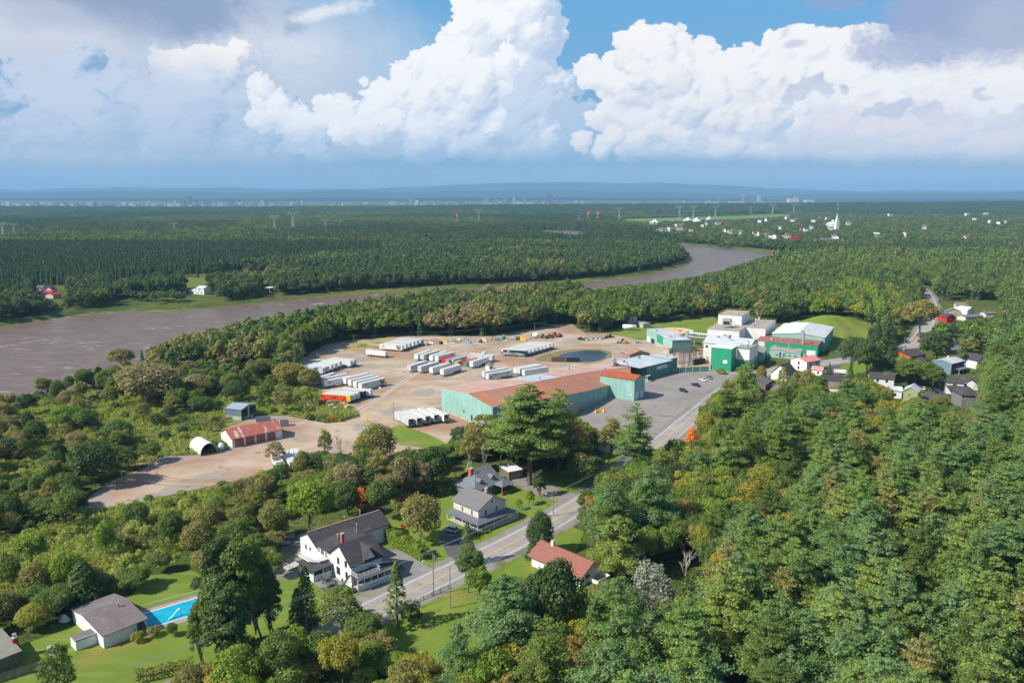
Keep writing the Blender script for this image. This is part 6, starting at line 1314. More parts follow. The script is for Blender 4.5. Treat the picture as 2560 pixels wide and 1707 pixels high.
p_=tol(P(*K(1458, 92), 8));MB().box(p_.x-1.6, p_.x+1.6, p_.y-1, p_.y+1, 7.2, 8.8).build('roof_unit', m_steel, lb)
b=Bld('garage', 'tall pale green garage block with two white doors, beside the parking lot', 'building', K(1635, 238), K(1722, 205), K(1312, 205), hgt(K(1637, 412), K(1635, 238)[1]))
h=hgt(K(1637, 412), K(1635, 238)[1]);b.walls(h, m_teal, ridge='v', rh=h+1.6);b.gable(h, h+1.6, 'v', m_rustd, o=.35)
L, W=b.L, b.W
for i in(0, 1):b.win('u', L*(.10+.44*i), .1, L*.34, 3.9, name='garage_door', pane=m_trim, frame=m_teald, bars=(0, 3))
b.win('v', W*.08, 2.6, .5, .6, bars=(0, 0), name='notice', pane=m_trim);b.pipe(-.2, W*.22, h-1.3, h-.7, .12, 'floodlight')
b.box('canopy', m_trim, L+.1, L+2.6, .6, 4, 3.0, 3.2)
h=hgt(E(625, 757), E(625, 632)[1])
b=Bld('office', 'dark teal office block with a long white sign behind the parking lot', 'building', E(380, 822), E(625, 757), E(330, 790), 0.0)
tl=b.loc(*E(70, 645), h);b.W=tl[1];L, W=b.L, b.W
b.walls(h, m_teald);b.shed([h+.1, h+.1, h+.1, h+.1], m_greyr, r=(-6, 0, L+6, W), o=.3)
s0=b.loc(*E(468, 708), 0)
sx=L*.36;b.box('sign_board', m_trim, sx, sx+L*.42, -.2, -.03, h-2.9, h-1.3)
SG=b.root.children[-1]
m_signt=mat_plain('sign_green', (.14, .33, .28));
letters('GLASSINE', 1.15, m_signt, SG, (sx+L*.245, -.22, h-2.12), (pi/2, 0, 0))
MB().prism([(sx+.35, -.24), (sx+1.15, -.24), (sx+1.15, -.205), (sx+.35, -.205)], h-2.6, h-1.6).build('emblem', m_signt, SG)
b.box('lower_wing', m_teald, L+.05, L+7, 1.5, W*.7, 0, h+.6);b.box('wing_roof', m_greyr, L-.2, L+7.3, 1.2, W*.7+.3, h+.61, h+.8)
b.box('entrance_canopy', m_trim, -4.5, -.8, -3.0, -2.2, 3.0, 3.3);b.box('canopy_post', m_trim, -3.2, -2.9, -2.8, -2.5, 0, 3.0)
for(px, py)in((60, 640), (150, 655), (300, 615), (575, 610)):
 q=b.loc(*E(px, py), h);b.box('roof_unit', m_steel, q[0], q[0]+1.6, q[1], q[1]+1.3, h+.26, h+1.3)
b=Bld('shed', 'small grey wooden shed with a patchy brown metal roof and a wide dark doorway', 'shed', E(212, 577), E(408, 560), E(130, 545), 3.4)
b.walls(3.4, m_wood, ridge='v', rh=5.4);b.gable(3.4, 5.4, 'v', mat_sheet('patchy_brown_roof', [(.34, .16, .12), (.42, .22, .17)], .6, .02, 1, stains=[(.2, (.55, .50, .45), .56, .66)]), o=.4)
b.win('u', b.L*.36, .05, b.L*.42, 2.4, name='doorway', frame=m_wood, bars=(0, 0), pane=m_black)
h=hgt(E(630, 556), E(630, 437)[1])
b=Bld('workshop', 'workshop with grey roof, teal walls and one bright green panel, white door and black-painted opening', 'building', E(630, 437), E(812, 430), E(210, 332), h)
L, W=b.L, b.W;b.walls(h, m_tealb, z0=h*.42);b.walls(h*.42-.002, m_conc, name='lower_wall', r=(.05, .05, L-.1, W*.62));b.walls(h*.42-.002, m_tealb, name='lower_wall', r=(0, W*.622, L, W*.376));b.shed([h+.1]*4, m_greyr, o=.35)
b.box('green_panel', m_green, -.06, -.01, W*.34, W*.58, h*.30, h-.15);b.box('teal_panel', m_teal, -.05, -.01, W*.585, W*.998, h*.42, h-.15)
b.box('teal_panel', m_teald, .02, L-.02, -.06, -.01, .2, h-.1)
b.win('v', W*.86, .05, W*.12, 3.8, name='vehicle_bay', pane=m_trim, bars=(0, 0));b.win('v', W*.66, .05, W*.15, 3.8, name='vehicle_bay', pane=m_black, bars=(0, 0))  # second bay is open: black pane stands in for its inner shade
b.win('u', L*.85, 0.3, 1.2, 2.2, name='door', pane=m_trim);b.box('roof_unit', m_steel, L*.8, L*.8+2, W*.25, W*.25+1.6, h+.26, h+1.4)
s_=Bld('shed', 'small concrete hut with a dark door against the workshop', 'shed', E(600, 520), E(640, 505), E(525, 505), 3.0);s_.walls(3.0, m_conc);s_.shed([3.1]*4, m_conc, o=.2);s_.win('u', .8, 0, 1, 2.1, name='door', pane=m_black, bars=(0, 0))
tk=thing('clarifier_tank', 'large round open settling tank full of pale orange froth', 'tank', tuple(P(*E(655, 340), 2.4)[:2])+(0, ), 0)
R_=13.2;ring=[(cos(t)*R_, sin(t)*R_)for t in np.linspace(0, 2*pi, 65)[:-1]];ri=[(x*.97, y*.97)for x, y in ring]
mb=MB()
for i in range(64):
 j=(i+1)%64
 for(A_, B_, C_, D_)in(((*ring[i], 0), (*ring[j], 0), (*ring[j], 2.6), (*ring[i], 2.6)), ((*ring[i], 2.6), (*ring[j], 2.6), (*ri[j], 2.6), (*ri[i], 2.6)), ((*ri[j], 1.8), (*ri[i], 1.8), (*ri[i], 2.6), (*ri[j], 2.6))):mb.poly([A_, B_, C_, D_])
mb.build('rim', m_conc, tk);mb=MB();mb.poly([(x, y, 2.35)for x, y in ri])
mb.build('froth', mat_noise('orange_froth', [(.62, .34, .14), (.72, .46, .25), (.70, .52, .34)], scale=.12, detail=8, rough=.9, second=[(.09, (.60, .30, .06), .56, .64)]), tk)
for i in range(14):
 t=2*pi*i/14;MB().tube((cos(t)*R_, sin(t)*R_, 2.6), (cos(t)*R_, sin(t)*R_, 4.4 if i%3 else 6), .07).build('post', m_steel, tk)
for(x, y)in((-5, 1), (3.2, -2.5)):MB().tube((x, y, 2.3), (x, y, 3.4), .45).box(x-1.8, x+1.8, y-.1, y+.1, 2.5, 2.7).build('aerator', m_black, tk)
def horiz_tank(name, label, a, c, r, z, mat, cat='tank'):
 p, q=P(*a), P(*c);d=q-p;o=thing(name, label, cat, p, atan2(d.y, d.x));Ln=d.length
 mb=MB();n=14
 prof=[(0, r*.35), (.25, r*.75), (.7, r), (Ln-.7, r), (Ln-.25, r*.75), (Ln, r*.35)]
 for(x0, r0), (x1, r1)in zip(prof[:-1], prof[1:]):mb.tube((x0, 0, z), (x1, 0, z), r0, r1, n)
 mb.build('shell', mat, o, smooth=True)
 for x in(Ln*.2, Ln*.8):MB().box(x-.2, x+.2, -r*.8, r*.8, 0, z-r*.5).build('saddle', m_conc, o)
 return o
horiz_tank('gas_tank', 'long white horizontal tank left of the workshop roof', E(140, 330), E(278, 335), 1.7, 2.4, m_trim)
for i, x in enumerate((212, 251)):
 g=P(*E(x, 292));o=MB().tube((0, 0, 0), (0, 0, 7.2), 2.3, 2.3, 20).tube((0, 0, 7.2), (0, 0, 7.6), 2.3, .4, 20).build('silo', m_steel);o.location=g;tag(o, ('left' if i==0 else 'right')+' one of two grey cylindrical silos by the forest edge', 'silo', 'twin grey silos')
s_=Bld('concrete_pit', 'beige concrete walled pit with railings beside the silos', 'building', E(345, 318), E(415, 312), E(285, 290), 0);s_.walls(3.6, m_conc);s_.rail([(0, 0), (s_.L, 0)], 3.6, 1.2, m_steel);s_.rail([(0, 0), (0, s_.W)], 3.6, 1.2, m_steel)
ZT=12.0
b=Bld('process_building', 'big white flat-roofed process building with a white tower block and yellow roof rails', 'building', E(1545, 320), E(1645, 242), E(1340, 312), ZT)
L, W=b.L, b.W;r1=(0, 0, L, W)
x1, y1=b.loc(*E(1282, 347), ZT);x2, y2=b.loc(*E(978, 322), ZT)
b.walls(ZT, m_whs);r2=(x1, min(y1, W+.01), L*.9-x1, y2-min(y1, W+.01));b.walls(ZT-.01, m_whs, r=(x1, W+.01, L*.95-x1, y2-W), name='left_wall')
b.box('roof', m_flat, -.15, L+.15, -.15, W+.02, ZT, ZT+.25);b.box('left_roof', m_flat, x1-.15, L*.95, W+.03, y2+.15, ZT, ZT+.24)
b.rail([(L, 0), (L, W)], ZT+.25, 1.2, m_rail, step=1.2);b.rail([(L*.95, W+.5), (L*.95, y2), (x1, y2)], ZT+.25, 1.2, m_rail, step=1.2)
tx, ty=b.loc(*E(1308, 292), ZT);tx2, ty2=b.loc(*E(1065, 282), ZT);tr, _=b.loc(*E(1362, 240), ZT)
TH=ZT+6.4;Lt=max(9, tr-tx)
b.box('tower', m_whs, tx, tx+Lt, ty, ty2, ZT+.26, TH);b.box('tower_roof', m_flat, tx-.1, tx+Lt+.1, ty-.1, ty2+.1, TH, TH+.2)
b.rail([(tx, ty), (tx+Lt, ty), (tx+Lt, ty2), (tx, ty2)], TH+.2, 1.2, m_rail, step=1.2)
ux, uy=b.loc(*E(1165, 312), ZT);un=b.box('cooling_unit', m_steel, ux-2.2, ux+1.2, uy-2.6, uy+2.6, ZT+1.6, ZT+6.2)
MB().box(ux-2.24, ux-2.2, uy-2, uy+2, ZT+2.4, ZT+4.6).build('grille', m_black, un);mb=MB()
for sx_ in(-2, 1):
 for sy in(-2.4, 2.4):mb.tube((ux+sx_, uy+sy, ZT+.3), (ux+sx_, uy+sy, ZT+1.6), .12)
mb.path([(ux+1, uy-2.6, ZT+5), (ux+1, uy-5, ZT+2.5), (ux+1, uy-8, ZT+2)], .18);mb.build('unit_frame', m_steel, un)
for(px, py)in((1480, 235), (1450, 250), (1230, 175)):
 q=b.loc(*E(px, py), ZT);b.pipe(q[0], q[1], ZT+.25, ZT+1.8, .5, 'roof_vent', m_trim)
for(px, py)in((1150, 155), (1290, 185)):
 q=b.loc(*E(px, py), TH);b.box('roof_hatch', m_brn, q[0], q[0]+1.4, q[1], q[1]+1, TH+.2, TH+.6)
h=12.0
b=Bld('mill_hall', 'white mill hall with a long grey gabled roof, behind the bright green tower', 'building', E(1393, 500), E(1470, 455), E(912, 468), h)
L, W=b.L, b.W;b.walls(h, m_whs, ridge='v', rh=h+3.2, z0=0);b.gable(h, h+3.2, 'v', m_greyr, o=.4)
q=b.loc(*E(1000, 520), h);
for f_ in(.90, .72):b.win('v', W*f_, h-2.9, 1.6, 1.5, bars=(1, 0))
b.box('roof_monitor', m_steel, L*.35, L*.6, W*.52, W*.56, h+1, h+4.2);b.box('skylight', m_trim, L*.12, L*.3, W*.2, W*.42, h+1.35, h+1.5)
h2=12.9
b=Bld('green_tower', 'bright green windowless tower with a white roof and small white notice', 'building', E(1213, 522), E(1260, 495), E(1003, 508), h2)
L, W=b.L, b.W;b.walls(h2, m_green);b.shed([h2+.1]*4, m_whroof, o=.15)
b.win('v', W*.20, 4.6, 2.2, 1.7, name='notice', pane=m_trim, bars=(0, 0));b.win('v', W*.90, .1, 1.1, 2.7, name='door', bars=(0, 1));b.rail([(L*.1, W*.4), (L*.1, W*.8)], h2+.25, .6, m_steel)
b2=Bld('annex', 'block with white upper wall and green base, right of the bright green tower', 'building', E(1390, 515), E(1475, 470), E(1262, 502), 12.6)
L, W=b2.L, b2.W;b2.walls(12.6, m_whs, z0=5.8, name='upper_wall');b2.walls(5.79, m_green, name='lower_wall');b2.shed([12.7]*4, m_flat, o=.1);b2.box('roof_trim', m_green, -.25, -.16, -.2, W+.2, 12.2, 12.8)
b2.pipe(1.2, W*.15, 12.6, 15.0, .3);b2.box('roof_unit', m_steel, 2, 4, W*.3, W*.7, 12.8, 13.8)
h=hgt(E(2055, 598), E(2058, 490)[1])
b=Bld('flat_roofed_hall', 'dark green hall with a brown-red flat roof and a bent steel stack', 'building', E(2058, 490), E(2122, 412), E(1530, 455), h)
L, W=b.L, b.W;b.walls(h, m_green);b.box('roof', m_redroof, -.12, L+.1, -.12, W*1.0+6, h, h+.22)
b.win('v', W*.04, .1, 5.0, 3.6, name='loading_door', pane=m_trim, bars=(0, 2));b.win('v', W*.78, 3.4, 1.6, 1.6, name='vent', pane=m_steel, bars=(0, 0))
q=b.loc(*E(1910, 475), h);b.add('stack', MB().path([(q[0], q[1], h), (q[0], q[1], h+7.6), (q[0], q[1]+.7, h+8.3), (q[0], q[1]+1.5, h+8.2)], .75, 10), m_steel)
for(px, py)in((1845, 445), (1970, 428)):q=b.loc(*E(px, py), h);b.box('roof_curb', m_brn, q[0], q[0]+1.2, q[1]-1.5, q[1]+1.5, h+.22, h+.9)
h3=h+2.0
b=Bld('warehouse', 'warehouse with bright white low-gabled roof and teal walls in front of the grassy berm', 'building', E(2125, 410), E(2210, 305), E(1612, 368), h3)
L, W=b.L, b.W;b.walls(h3, m_teal, ridge='u', rh=h3+1.8);x, y, o=0, 0, .4
mb=MB();mb.slab([(-.4, -.4, h3+.05), (L+.4, -.4, h3+.05), (L+.4, W/2, h3+1.9), (-.4, W/2, h3+1.9)], -.2);b.add('right_roof', mb, mat_sheet('grey_white_roof', [(.50, .50, .52), (.58, .58, .60)], 1.6, .02, 1, seam=.06, stains=[(.12, (.55, .38, .28), .58, .64)]))
mb=MB();mb.slab([(-.4, W/2, h3+1.9), (L+.4, W/2, h3+1.9), (L+.4, W+.4, h3+.05), (-.4, W+.4, h3+.05)], -.2);b.add('left_roof', mb, m_whroof)
b=Bld('low_hall', 'low pale teal hall with a flat grey roof in front of the dark green hall', 'building', E(1890, 548), E(1908, 522), E(1580, 528), 4.8)
L, W=b.L, b.W;b.walls(4.8, m_tealb);b.box('roof', m_flat, -.2, L+.2, -.2, W+.2, 4.8, 5.05);b.pipe(L*.5, W*.42, 5, 8.5, .4)
for f_ in(.12, .3, .46, .7):b.win('v', W*f_, 1.4, 1.8, 1.0)
b.win('v', W*.62, .3, 1.2, 3.4, name='door', pane=m_glass);b.add('pipe', MB().path([(-.3, W*.05, 4.0), (-.3, W*.5, 4.0), (-.3, W*.56, 3.0), (-.3, W*.56, 0)], .14), m_steel)
b=Bld('lean_to', 'grey-roofed lean-to between the mill hall and the low pale hall', 'building', E(1515, 570), E(1560, 515), E(1480, 520), 4.5)
b.W=8;b.walls(4.3, m_tealb);b.shed([4.4, 4.4, 7.2, 7.2], m_flat, o=.2)
lt=Bld('lift_tower', 'narrow teal tower at the left end of the covered conveyor bridge', 'building', E(782, 350), E(795, 345), E(748, 350), 8.6, L=3);lt.walls(8.6, m_teal);lt.shed([8.7]*4, m_greyr, o=.1)
pa, pb=P(*E(785, 368), 7.6), P(*E(975, 388), 7.6);d=pb-pa;br=thing('conveyor_bridge', 'covered white conveyor bridge between the teal tower and the mill hall', 'bridge', (pa.x, pa.y, 0), atan2(d.y, d.x))
mb=MB();Lb=d.length
for z_ in(5.6, 8.0):mb.box(0, Lb, -.1, .1, z_, z_+.25);mb.box(0, Lb, 2.3, 2.5, z_, z_+.25)
for i in range(11):x=Lb*i/10;mb.tube((x, 0, 5.8), (x, 0, 8.1), .08);mb.tube((x, 2.4, 5.8), (x, 2.4, 8.1), .08);(mb.tube((x, 0, 5.8), (x+Lb/10, 0, 8.1), .06)if i<10 else None)
mb.build('truss', m_trim, br);MB().box(0, Lb, -.15, 2.55, 8.26, 8.36).build('cover', m_whroof, br);MB().box(0, Lb, 0, 2.4, 5.45, 5.58).build('floor', m_steel, br)
for x in(Lb*.3, Lb*.75):MB().box(x-.2, x+.2, 1.0, 1.4, 0, 5.5).build('pier', m_steel, br)
ss_=Bld('substation', 'electrical substation with grey lattice frames, insulators and dark transformers behind the green fence', 'substation', E(755, 700), E(985, 665), E(740, 640), 0);L, W=ss_.L, max(ss_.W, 12)
def lattice(mb, x, y, w, h, n=5, r=.06):
 for i in range(n):
  z0, z1=h*i/n, h*(i+1)/n
  for(a, c)in(((0, 0), (w, 0)), ((w, 0), (w, w)), ((w, w), (0, w)), ((0, w), (0, 0))):
   mb.tube((x+a[0], y+a[1], z0), (x+c[0], y+c[1], z1), r*.7, None, 4, False);mb.tube((x+c[0], y+c[1], z0), (x+a[0], y+a[1], z1), r*.7, None, 4, False)
 for a in((0, 0), (w, 0), (w, w), (0, w)):mb.tube((x+a[0], y+a[1], 0), (x+a[0], y+a[1], h), r*1.4, None, 4, False)
m_stl=mat_plain('grey_steel', (.17, .17, .165), rough=.6)
rr=random.Random(3)
for i in range(4):
 for j in range(2):
  mb=MB();lattice(mb, L*i/4, W*.15+W*.55*j, 1.2, 11 if i<2 else 8.5, 7);ss_.add('lattice_tower', mb, m_stl)
mb=MB()
for z_ in(6.0, 8.2, 10.6):
 for j in(0, 1):
  y=W*.15+W*.55*j+.6
  for dy in(-.4, .4):mb.tube((0, y+dy, z_), (L*(.5 if z_>9 else.8), y+dy, z_), .08, None, 4, False)
 for i in range(4):mb.tube((L*i/4+.6, W*.15, z_), (L*i/4+.6, W*.75, z_), .08, None, 4, False)
ss_.add('beams', mb, m_stl)
for i in range(18):
 x, y, z_=L*rr.uniform(.02, .95), W*rr.uniform(.1, .8), rr.choice((2.6, 5.2));ss_.add('insulator', MB().tube((x, y, z_-.1), (x, y, z_+1.3), .16, .1, 6).box(x-.08, x+.08, y-.08, y+.08, 0, z_), m_trim if i%2 else m_brn)
for x in(.50, .66, .80):t_=ss_.box('transformer', m_black, L*x, L*x+2.6, W*.12, W*.12+2, .2, 3.2);MB().tube((L*x+.6, W*.2, 3.2), (L*x+.6, W*.2, 4.4), .15).tube((L*x+1.8, W*.2, 3.2), (L*x+1.8, W*.2, 4.4), .15).build('bushing', m_trim, t_)
fg=thing('screen_fence', 'green fabric-covered chain fence in front of the substation', 'fence', P(*E(635, 758)), 0);f0=P(*E(635, 758));prev=None;mb=MB();k=0
pts=[P(*E(x, y))-f0 for x, y in((635, 758), (700, 752), (762, 748), (830, 745), (900, 742), (990, 740))]
for a_, c_ in zip(pts[:-1], pts[1:]):dd=(c_-a_).normalized();n_=Vector((-dd.y, dd.x, 0))*.03;mb.prism([(a_-n_)[:2], (c_-n_)[:2], (c_+n_)[:2], (a_+n_)[:2]], .1, 3.0)
mb.build('screen', m_teald, fg)
for p_ in pts:MB().tube((p_.x, p_.y-.08, 0), (p_.x, p_.y-.08, 3.5), .08).build('post', m_trim, fg)
rq=random.Random(12)
for nm_, o_, z_, n_ in(('mill', 'mill_hall', 12.6, 5), ('flat', 'flat_roofed_hall', h+.2 if False else None, 6), ('proc', 'process_building', 12.25, 7), ('ws', 'workshop', None, 4)):
 r_=bpy.data.objects.get(o_);wl_=[c for c in r_.children if c.name.startswith('wall')][0];co=np.array([v.co[:]for v in wl_.data.vertices]);mx_=co.max(0);zz=z_ or mx_[2]+.2
 for i in range(n_):
  x, y=rq.uniform(.15, .85)*mx_[0], rq.uniform(.08, .9)*mx_[1];s_=rq.uniform(.5, 1.1)
  if o_=='mill_hall':zz=12.2+3.2*(1-abs(x/mx_[0]*2-1))
  if i%2:MB().tube((x, y, zz-.3), (x, y, zz+1.3*s_), .28*s_, None, 8).tube((x, y, zz+1.3*s_), (x, y, zz+1.6*s_), .5*s_, None, 8).build('roof_vent', m_steel, r_)
  else:MB().box(x, x+2*s_, y, y+1.6*s_, zz-.3, zz+1.1*s_).tube((x+s_, y, zz+.6), (x+s_, y-3, zz+.3), .15, None, 6).build('roof_unit', m_steel, r_)
# sheds on the left of the yard
h=hgt(M_(668, 418), M_(658, 297)[1])
b=Bld('open_shed', 'blue-grey sheet metal shed on concrete blocks, open on the right side', 'shed', M_(658, 297), M_(828, 232), M_(463, 282), h)
L, W=b.L, b.W
mb=MB();mb.box(0, .12, 0, W, 1.6, h);mb.box(0, L, W-.12, W, 1.6, h+.5);mb.box(L-.12, L, 0, W, 1.6, h);b.add('wall', mb, m_bluew)
mb=MB();mb.box(-.1, .2, 0, W, 0, 1.59);mb.box(0, L, W-.2, W+.1, 0, 1.59);mb.box(L-.2, L+.1, 0, W, 0, 1.59);b.add('block_wall', mb, m_conc)
b.gable(h, h+1.1, 'v', m_greyd, o=.3);b.box('post', m_trim, L*.5-.2, L*.5+.2, .0, .4, 0, h+.9);mb=MB();mb.poly([(0, .02, h-.3), (L, .02, h-.3), (L, .02, h), (L/2, .02, h+1.05), (0, .02, h)]);b.add('gable_end', mb, m_bluew)
for i, (x, y)in enumerate(((.55, .3), (.75, .5), (.3, .4))):o_=MB();o_.prism([(cos(t)*1.4, sin(t)*1.2)for t in np.linspace(0, 6.28, 8)[:-1]], 0, [1.0, .7, 1.1, .6, .9, .5, .8]);q_=o_.build('rubble_heap', m_conc);q_.location=b.root.matrix_basis@Vector((L*x, W*y-3, 0));tag(q_, ['heap of grey rubble in the left of the open shed', 'heap of grey rubble in the right bay of the open shed', 'heap of grey rubble by the middle post of the open shed'][(i+1)%3], 'rubble')
h=hgt(M_(555, 735), M_(553, 628)[1])
b=Bld('garage_row', 'long white garage row with a rusty red metal roof and four faded red doors', 'garage', M_(553, 628), M_(1130, 517), M_(412, 548), h)
L, W=b.L, b.W;b.walls(h, m_whs, ridge='u', rh=h+2.5)
m_rr=mat_sheet('rusty_red_roof', [(.36, .10, .07), (.44, .14, .10)], .8, .03, 0, rough=.7, seam=.15, stains=[(.16, (.50, .42, .36), .56, .66), (.5, (.30, .08, .05), .56, .7)]);b.gable(h, h+2.5, 'u', m_rr, o=.55, t=.12)
m_rdoor=mat_noise('faded_red_door', [(.36, .09, .08), (.30, .17, .13)], scale=.8, rough=.8, stretch=(.3, 1, 2));
for i in range(4):b.win('u', L*(.055+.212*i), .15, L*.165, h-.7, name='garage_door', pane=m_rdoor, frame=m_rdoor, bars=(0, 4))
b.win('u', L*.88, .2, 1.1, 2.1, name='door', pane=m_trim, frame=m_trim)
def tent(label, a, c, depth, r_, name='tent_shelter'):
 p, q=P(*a), P(*c);d=q-p;o=thing(name, label, 'tent', p, atan2(d.y, d.x));w=d.length;n=12;V, Fc=[], []
 for j in range(7):
  for i in range(n+1):t=pi*i/n;V.append((w/2-cos(t)*w/2, depth*j/6, sin(t)**.75*r_*(1-.06*(j%2))))
 for j in range(6):
  for i in range(n):Fc.append((j*(n+1)+i, j*(n+1)+i+1, (j+1)*(n+1)+i+1, (j+1)*(n+1)+i))
 me=make_mesh('cover', V, [f[::-1]for f in Fc], smooth=True);cv=link('cover', me, m_trim, o);sm=cv.modifiers.new('t', 'SOLIDIFY');sm.thickness=.06
 link('rear_flap', make_mesh('rear_flap', V[6*(n+1):], [tuple(range(n+1))]), m_trim, o)
 for k_ in range(3):mb=MB();mb.path([Vector(V[2*k_*(n+1)+i])*.985 for i in range(n+1)], .05, 4);mb.build('hoop', m_steel, o)
 return o
tent('white fabric tunnel shelter, open in front, left of the garage row', M_(195, 832), M_(395, 788), 11, 4.4)
horiz_tank('water_tank', 'small white tank on a dark trailer beside the white tunnel shelter', M_(405, 775), M_(460, 762), 1.3, 2.0, m_trim)
for i, (x, y)in enumerate(((640, 1328), (700, 1290))):pass
# trailers
Z1=Z(700, 800, 4.704);Z2=Z(1080, 800, 4.704)
m_tw=mat_plain('white_trailer_paint', (.70, .70, .69), rough=.4, var=.04, scale=.5);m_troof=mat_noise('dusty_trailer_roof', [(.48, .48, .46), (.60, .60, .58)], scale=.5, rough=.7)
m_tire=mat_plain('tyre_rubber', (.02, .02, .02), rough=.9);m_rim=mat_plain('wheel_rim', (.5, .5, .5), rough=.4);m_dkt=mat_plain('dark_green_side', (.012, .055, .05), rough=.4, var=.05);m_red=mat_plain('signal_red', (.75, .02, .015), rough=.4, var=.05);m_ye=mat_plain('signal_yellow', (.90, .58, .01), rough=.4, var=.05)
m_gold=mat_plain('gold_oval', (.52, .30, .06), rough=.5);m_char=mat_plain('charcoal_panel', (.03, .035, .035), rough=.5);m_lime=mat_plain('lime_skirt', (.42, .58, .08), rough=.5);m_orange=mat_plain('machine_orange', (.70, .12, .01), rough=.5);m_rustc=mat_plain('rusty_steel', (.17, .075, .045), rough=.9, var=.3)
m_tws=[m_tw, mat_noise('dusty_white_trailer', [(.56, .55, .52), (.66, .65, .63)], scale=.6, rough=.5, stretch=(1, 1, .4)), mat_noise('silver_trailer_side', [(.44, .45, .47), (.52, .53, .55)], scale=.8, rough=.45, stretch=(3, 1, .3)), mat_noise('grimy_white_trailer', [(.50, .47, .42), (.68, .67, .65), (.70, .70, .69)], scale=.9, rough=.5, stretch=(1.5, 1, .5))]
TM={}
def tmesh(key, fn, mats):
 if key not in TM:
  mb=MB();fn(mb);me=make_mesh(key, mb.V, mb.F)
  for m in mats:me.materials.append(m)
  if len(mats)>1:me.polygons.foreach_set('material_index', mb.M)
  TM[key]=me
 return TM[key]
def trailer(label, a, c=None, L=16.2, wheels='b', side=None, roof=None, group='parked trailers', logo=None, zt=4.05, d=None, dirv=None, openb=False, axles=2, pos=None, skirt=None, shut=None):
 side=side or m_tws[len(label)%4];roof=roof or m_troof
 p=P(*a, zt)if pos is None else pos
 if dirv is None:q=P(*c, zt);dv=q-p;ang=atan2(dv.y, dv.x)
 else:ang=dirv
 root=thing('semi_trailer', label, 'trailer', (p.x, p.y, 0), ang, group)
 Wd=2.6;sk=side.name
 if openb:
  def f(mb):mb.box(0, L, 0, .06, 1.15, zt-.05);mb.box(0, L, Wd-.06, Wd, 1.15, zt-.05);mb.box(0, .06, .061, Wd-.061, 1.15, zt-.05);mb.box(.061, L, .061, Wd-.061, 1.15, 1.25)
  body=link('body', tmesh('open_body%s%.1f'%(sk, L), f, [side]), None, root)
 else:body=link('body', tmesh('body%s%.1f%.2f'%(sk, L, zt), lambda mb:mb.box(0, L, 0, Wd, 1.15, zt-.05), [side]), None, root)
 link('roof', tmesh('roof%s%.1f%.2f'%(roof.name, L, zt), lambda mb:mb.box(-.01, L+.01, -.01, Wd+.01, zt-.05, zt), [roof]), None, root)
 link('frame', tmesh('frame%.1f'%L, lambda mb:(mb.box(.6, L-.3, .5, .75, .85, 1.14), mb.box(.6, L-.3, Wd-.75, Wd-.5, .85, 1.14), mb.box(0, .1, 0, Wd, .9, 1.14), mb.box(L-.1, L, 0, Wd, .6, 1.14)), [m_char]), None, root)
 xs=[L-1.6-1.35*i for i in range(axles)]if wheels=='b' else[1.6+1.35*i for i in range(axles)]
 for x in xs:
  for y in(.3, Wd-.3):
   w=link('wheel', tmesh('wheel', lambda mb:(mb.tube((0, -.28, 0), (0, .28, 0), .5, .5, 14), ), [m_tire]), None, root);w.location=(x, y, .5)
   r_=link('rim', tmesh('rim', lambda mb:mb.tube((0, -.30, 0), (0, .30, 0), .26, .26, 10), [m_rim]), None, w)
 lx=3.2 if wheels=='b' else L-3.2
 link('landing_gear', tmesh('gear', lambda mb:(mb.box(-.1, .1, .5, .65, 0, 1.14), mb.box(-.1, .1, Wd-.65, Wd-.5, 0, 1.14)), [m_char]), None, root).location=(lx, 0, 0)
 if not openb:
  xe=L if wheels=='b' else 0;s=1 if wheels=='b' else-1
  mb=MB();
  for y in(.12, Wd/2):mb.box(*sorted((xe+s*.005, xe+s*.03)), y, y+Wd/2-.16, 1.25, zt-.15)
  mb.build('doors', side, root)
 if logo=='oval' or logo=='oval+panel' or(logo=='ovalr'):
  x=L*.17 if logo!='ovalr' else L*.8
  mb=MB();mb.poly([(x+1.0*cos(t), -.012, 2.9+.62*sin(t))for t in np.linspace(0, 2*pi, 21)[:-1]]);mb.build('emblem', m_gold, root)
 if logo in('oval+panel', 'panel', 'panell'):
  x=L*.74 if logo!='panell' else L*.18;mb=MB();mb.poly([(x, -.012, 3.8), (x+3.2, -.012, 3.8), (x+3.2, -.012, 1.7), (x+.9, -.012, 1.7)]);mb.build('dark_panel', m_char, root);mb=MB();mb.poly([(x+1.2, -.024, 3.4), (x+2.8, -.024, 3.4), (x+2.8, -.024, 2.6), (x+1.4, -.024, 2.6)]);mb.build('panel_picture', m_lime, root)
 return root
def row(n, labels, a, c, off, **kw):
 """n trailers side by side; off = pixel step of the near top corner"""
 out=[]
 p0=P(*a, 4.05);q0=P(*c, 4.05);dv=q0-p0;ang=atan2(dv.y, dv.x)
 for i in range(n):
  k=dict(kw);lg=k.pop('logos', {}).get(i);sides=k.pop('sides', {});roofs=k.pop('roofs', {})
  p=P(a[0]+off[0]*i, a[1]+off[1]*i, 4.05)
  out.append(trailer(labels[i]if i<len(labels)else labels[-1], None, pos=p, dirv=ang, logo=lg, side=sides.get(i), roof=roofs.get(i), **k))
 return out
o5=['nearest', 'second', 'third', 'fourth', 'fifth', 'sixth', 'seventh', 'eighth', 'ninth']
row(6, ['%s white trailer of the six parked beside the dry grass'%s for s in o5], Z1(1167, 283), Z1(1472, 305), (46/4.704, -14/4.704), logos={0:'oval+panel'})
trailer('single white trailer standing alone in front of the six', Z1(1007, 347), Z1(1282, 376), wheels='a', L=14.6)
row(5, ['%s white trailer of the five at the left edge of the yard'%s for s in o5], Z1(222, 537), Z1(540, 572), (50/4.704, -18/4.704), logos={0:'oval'})
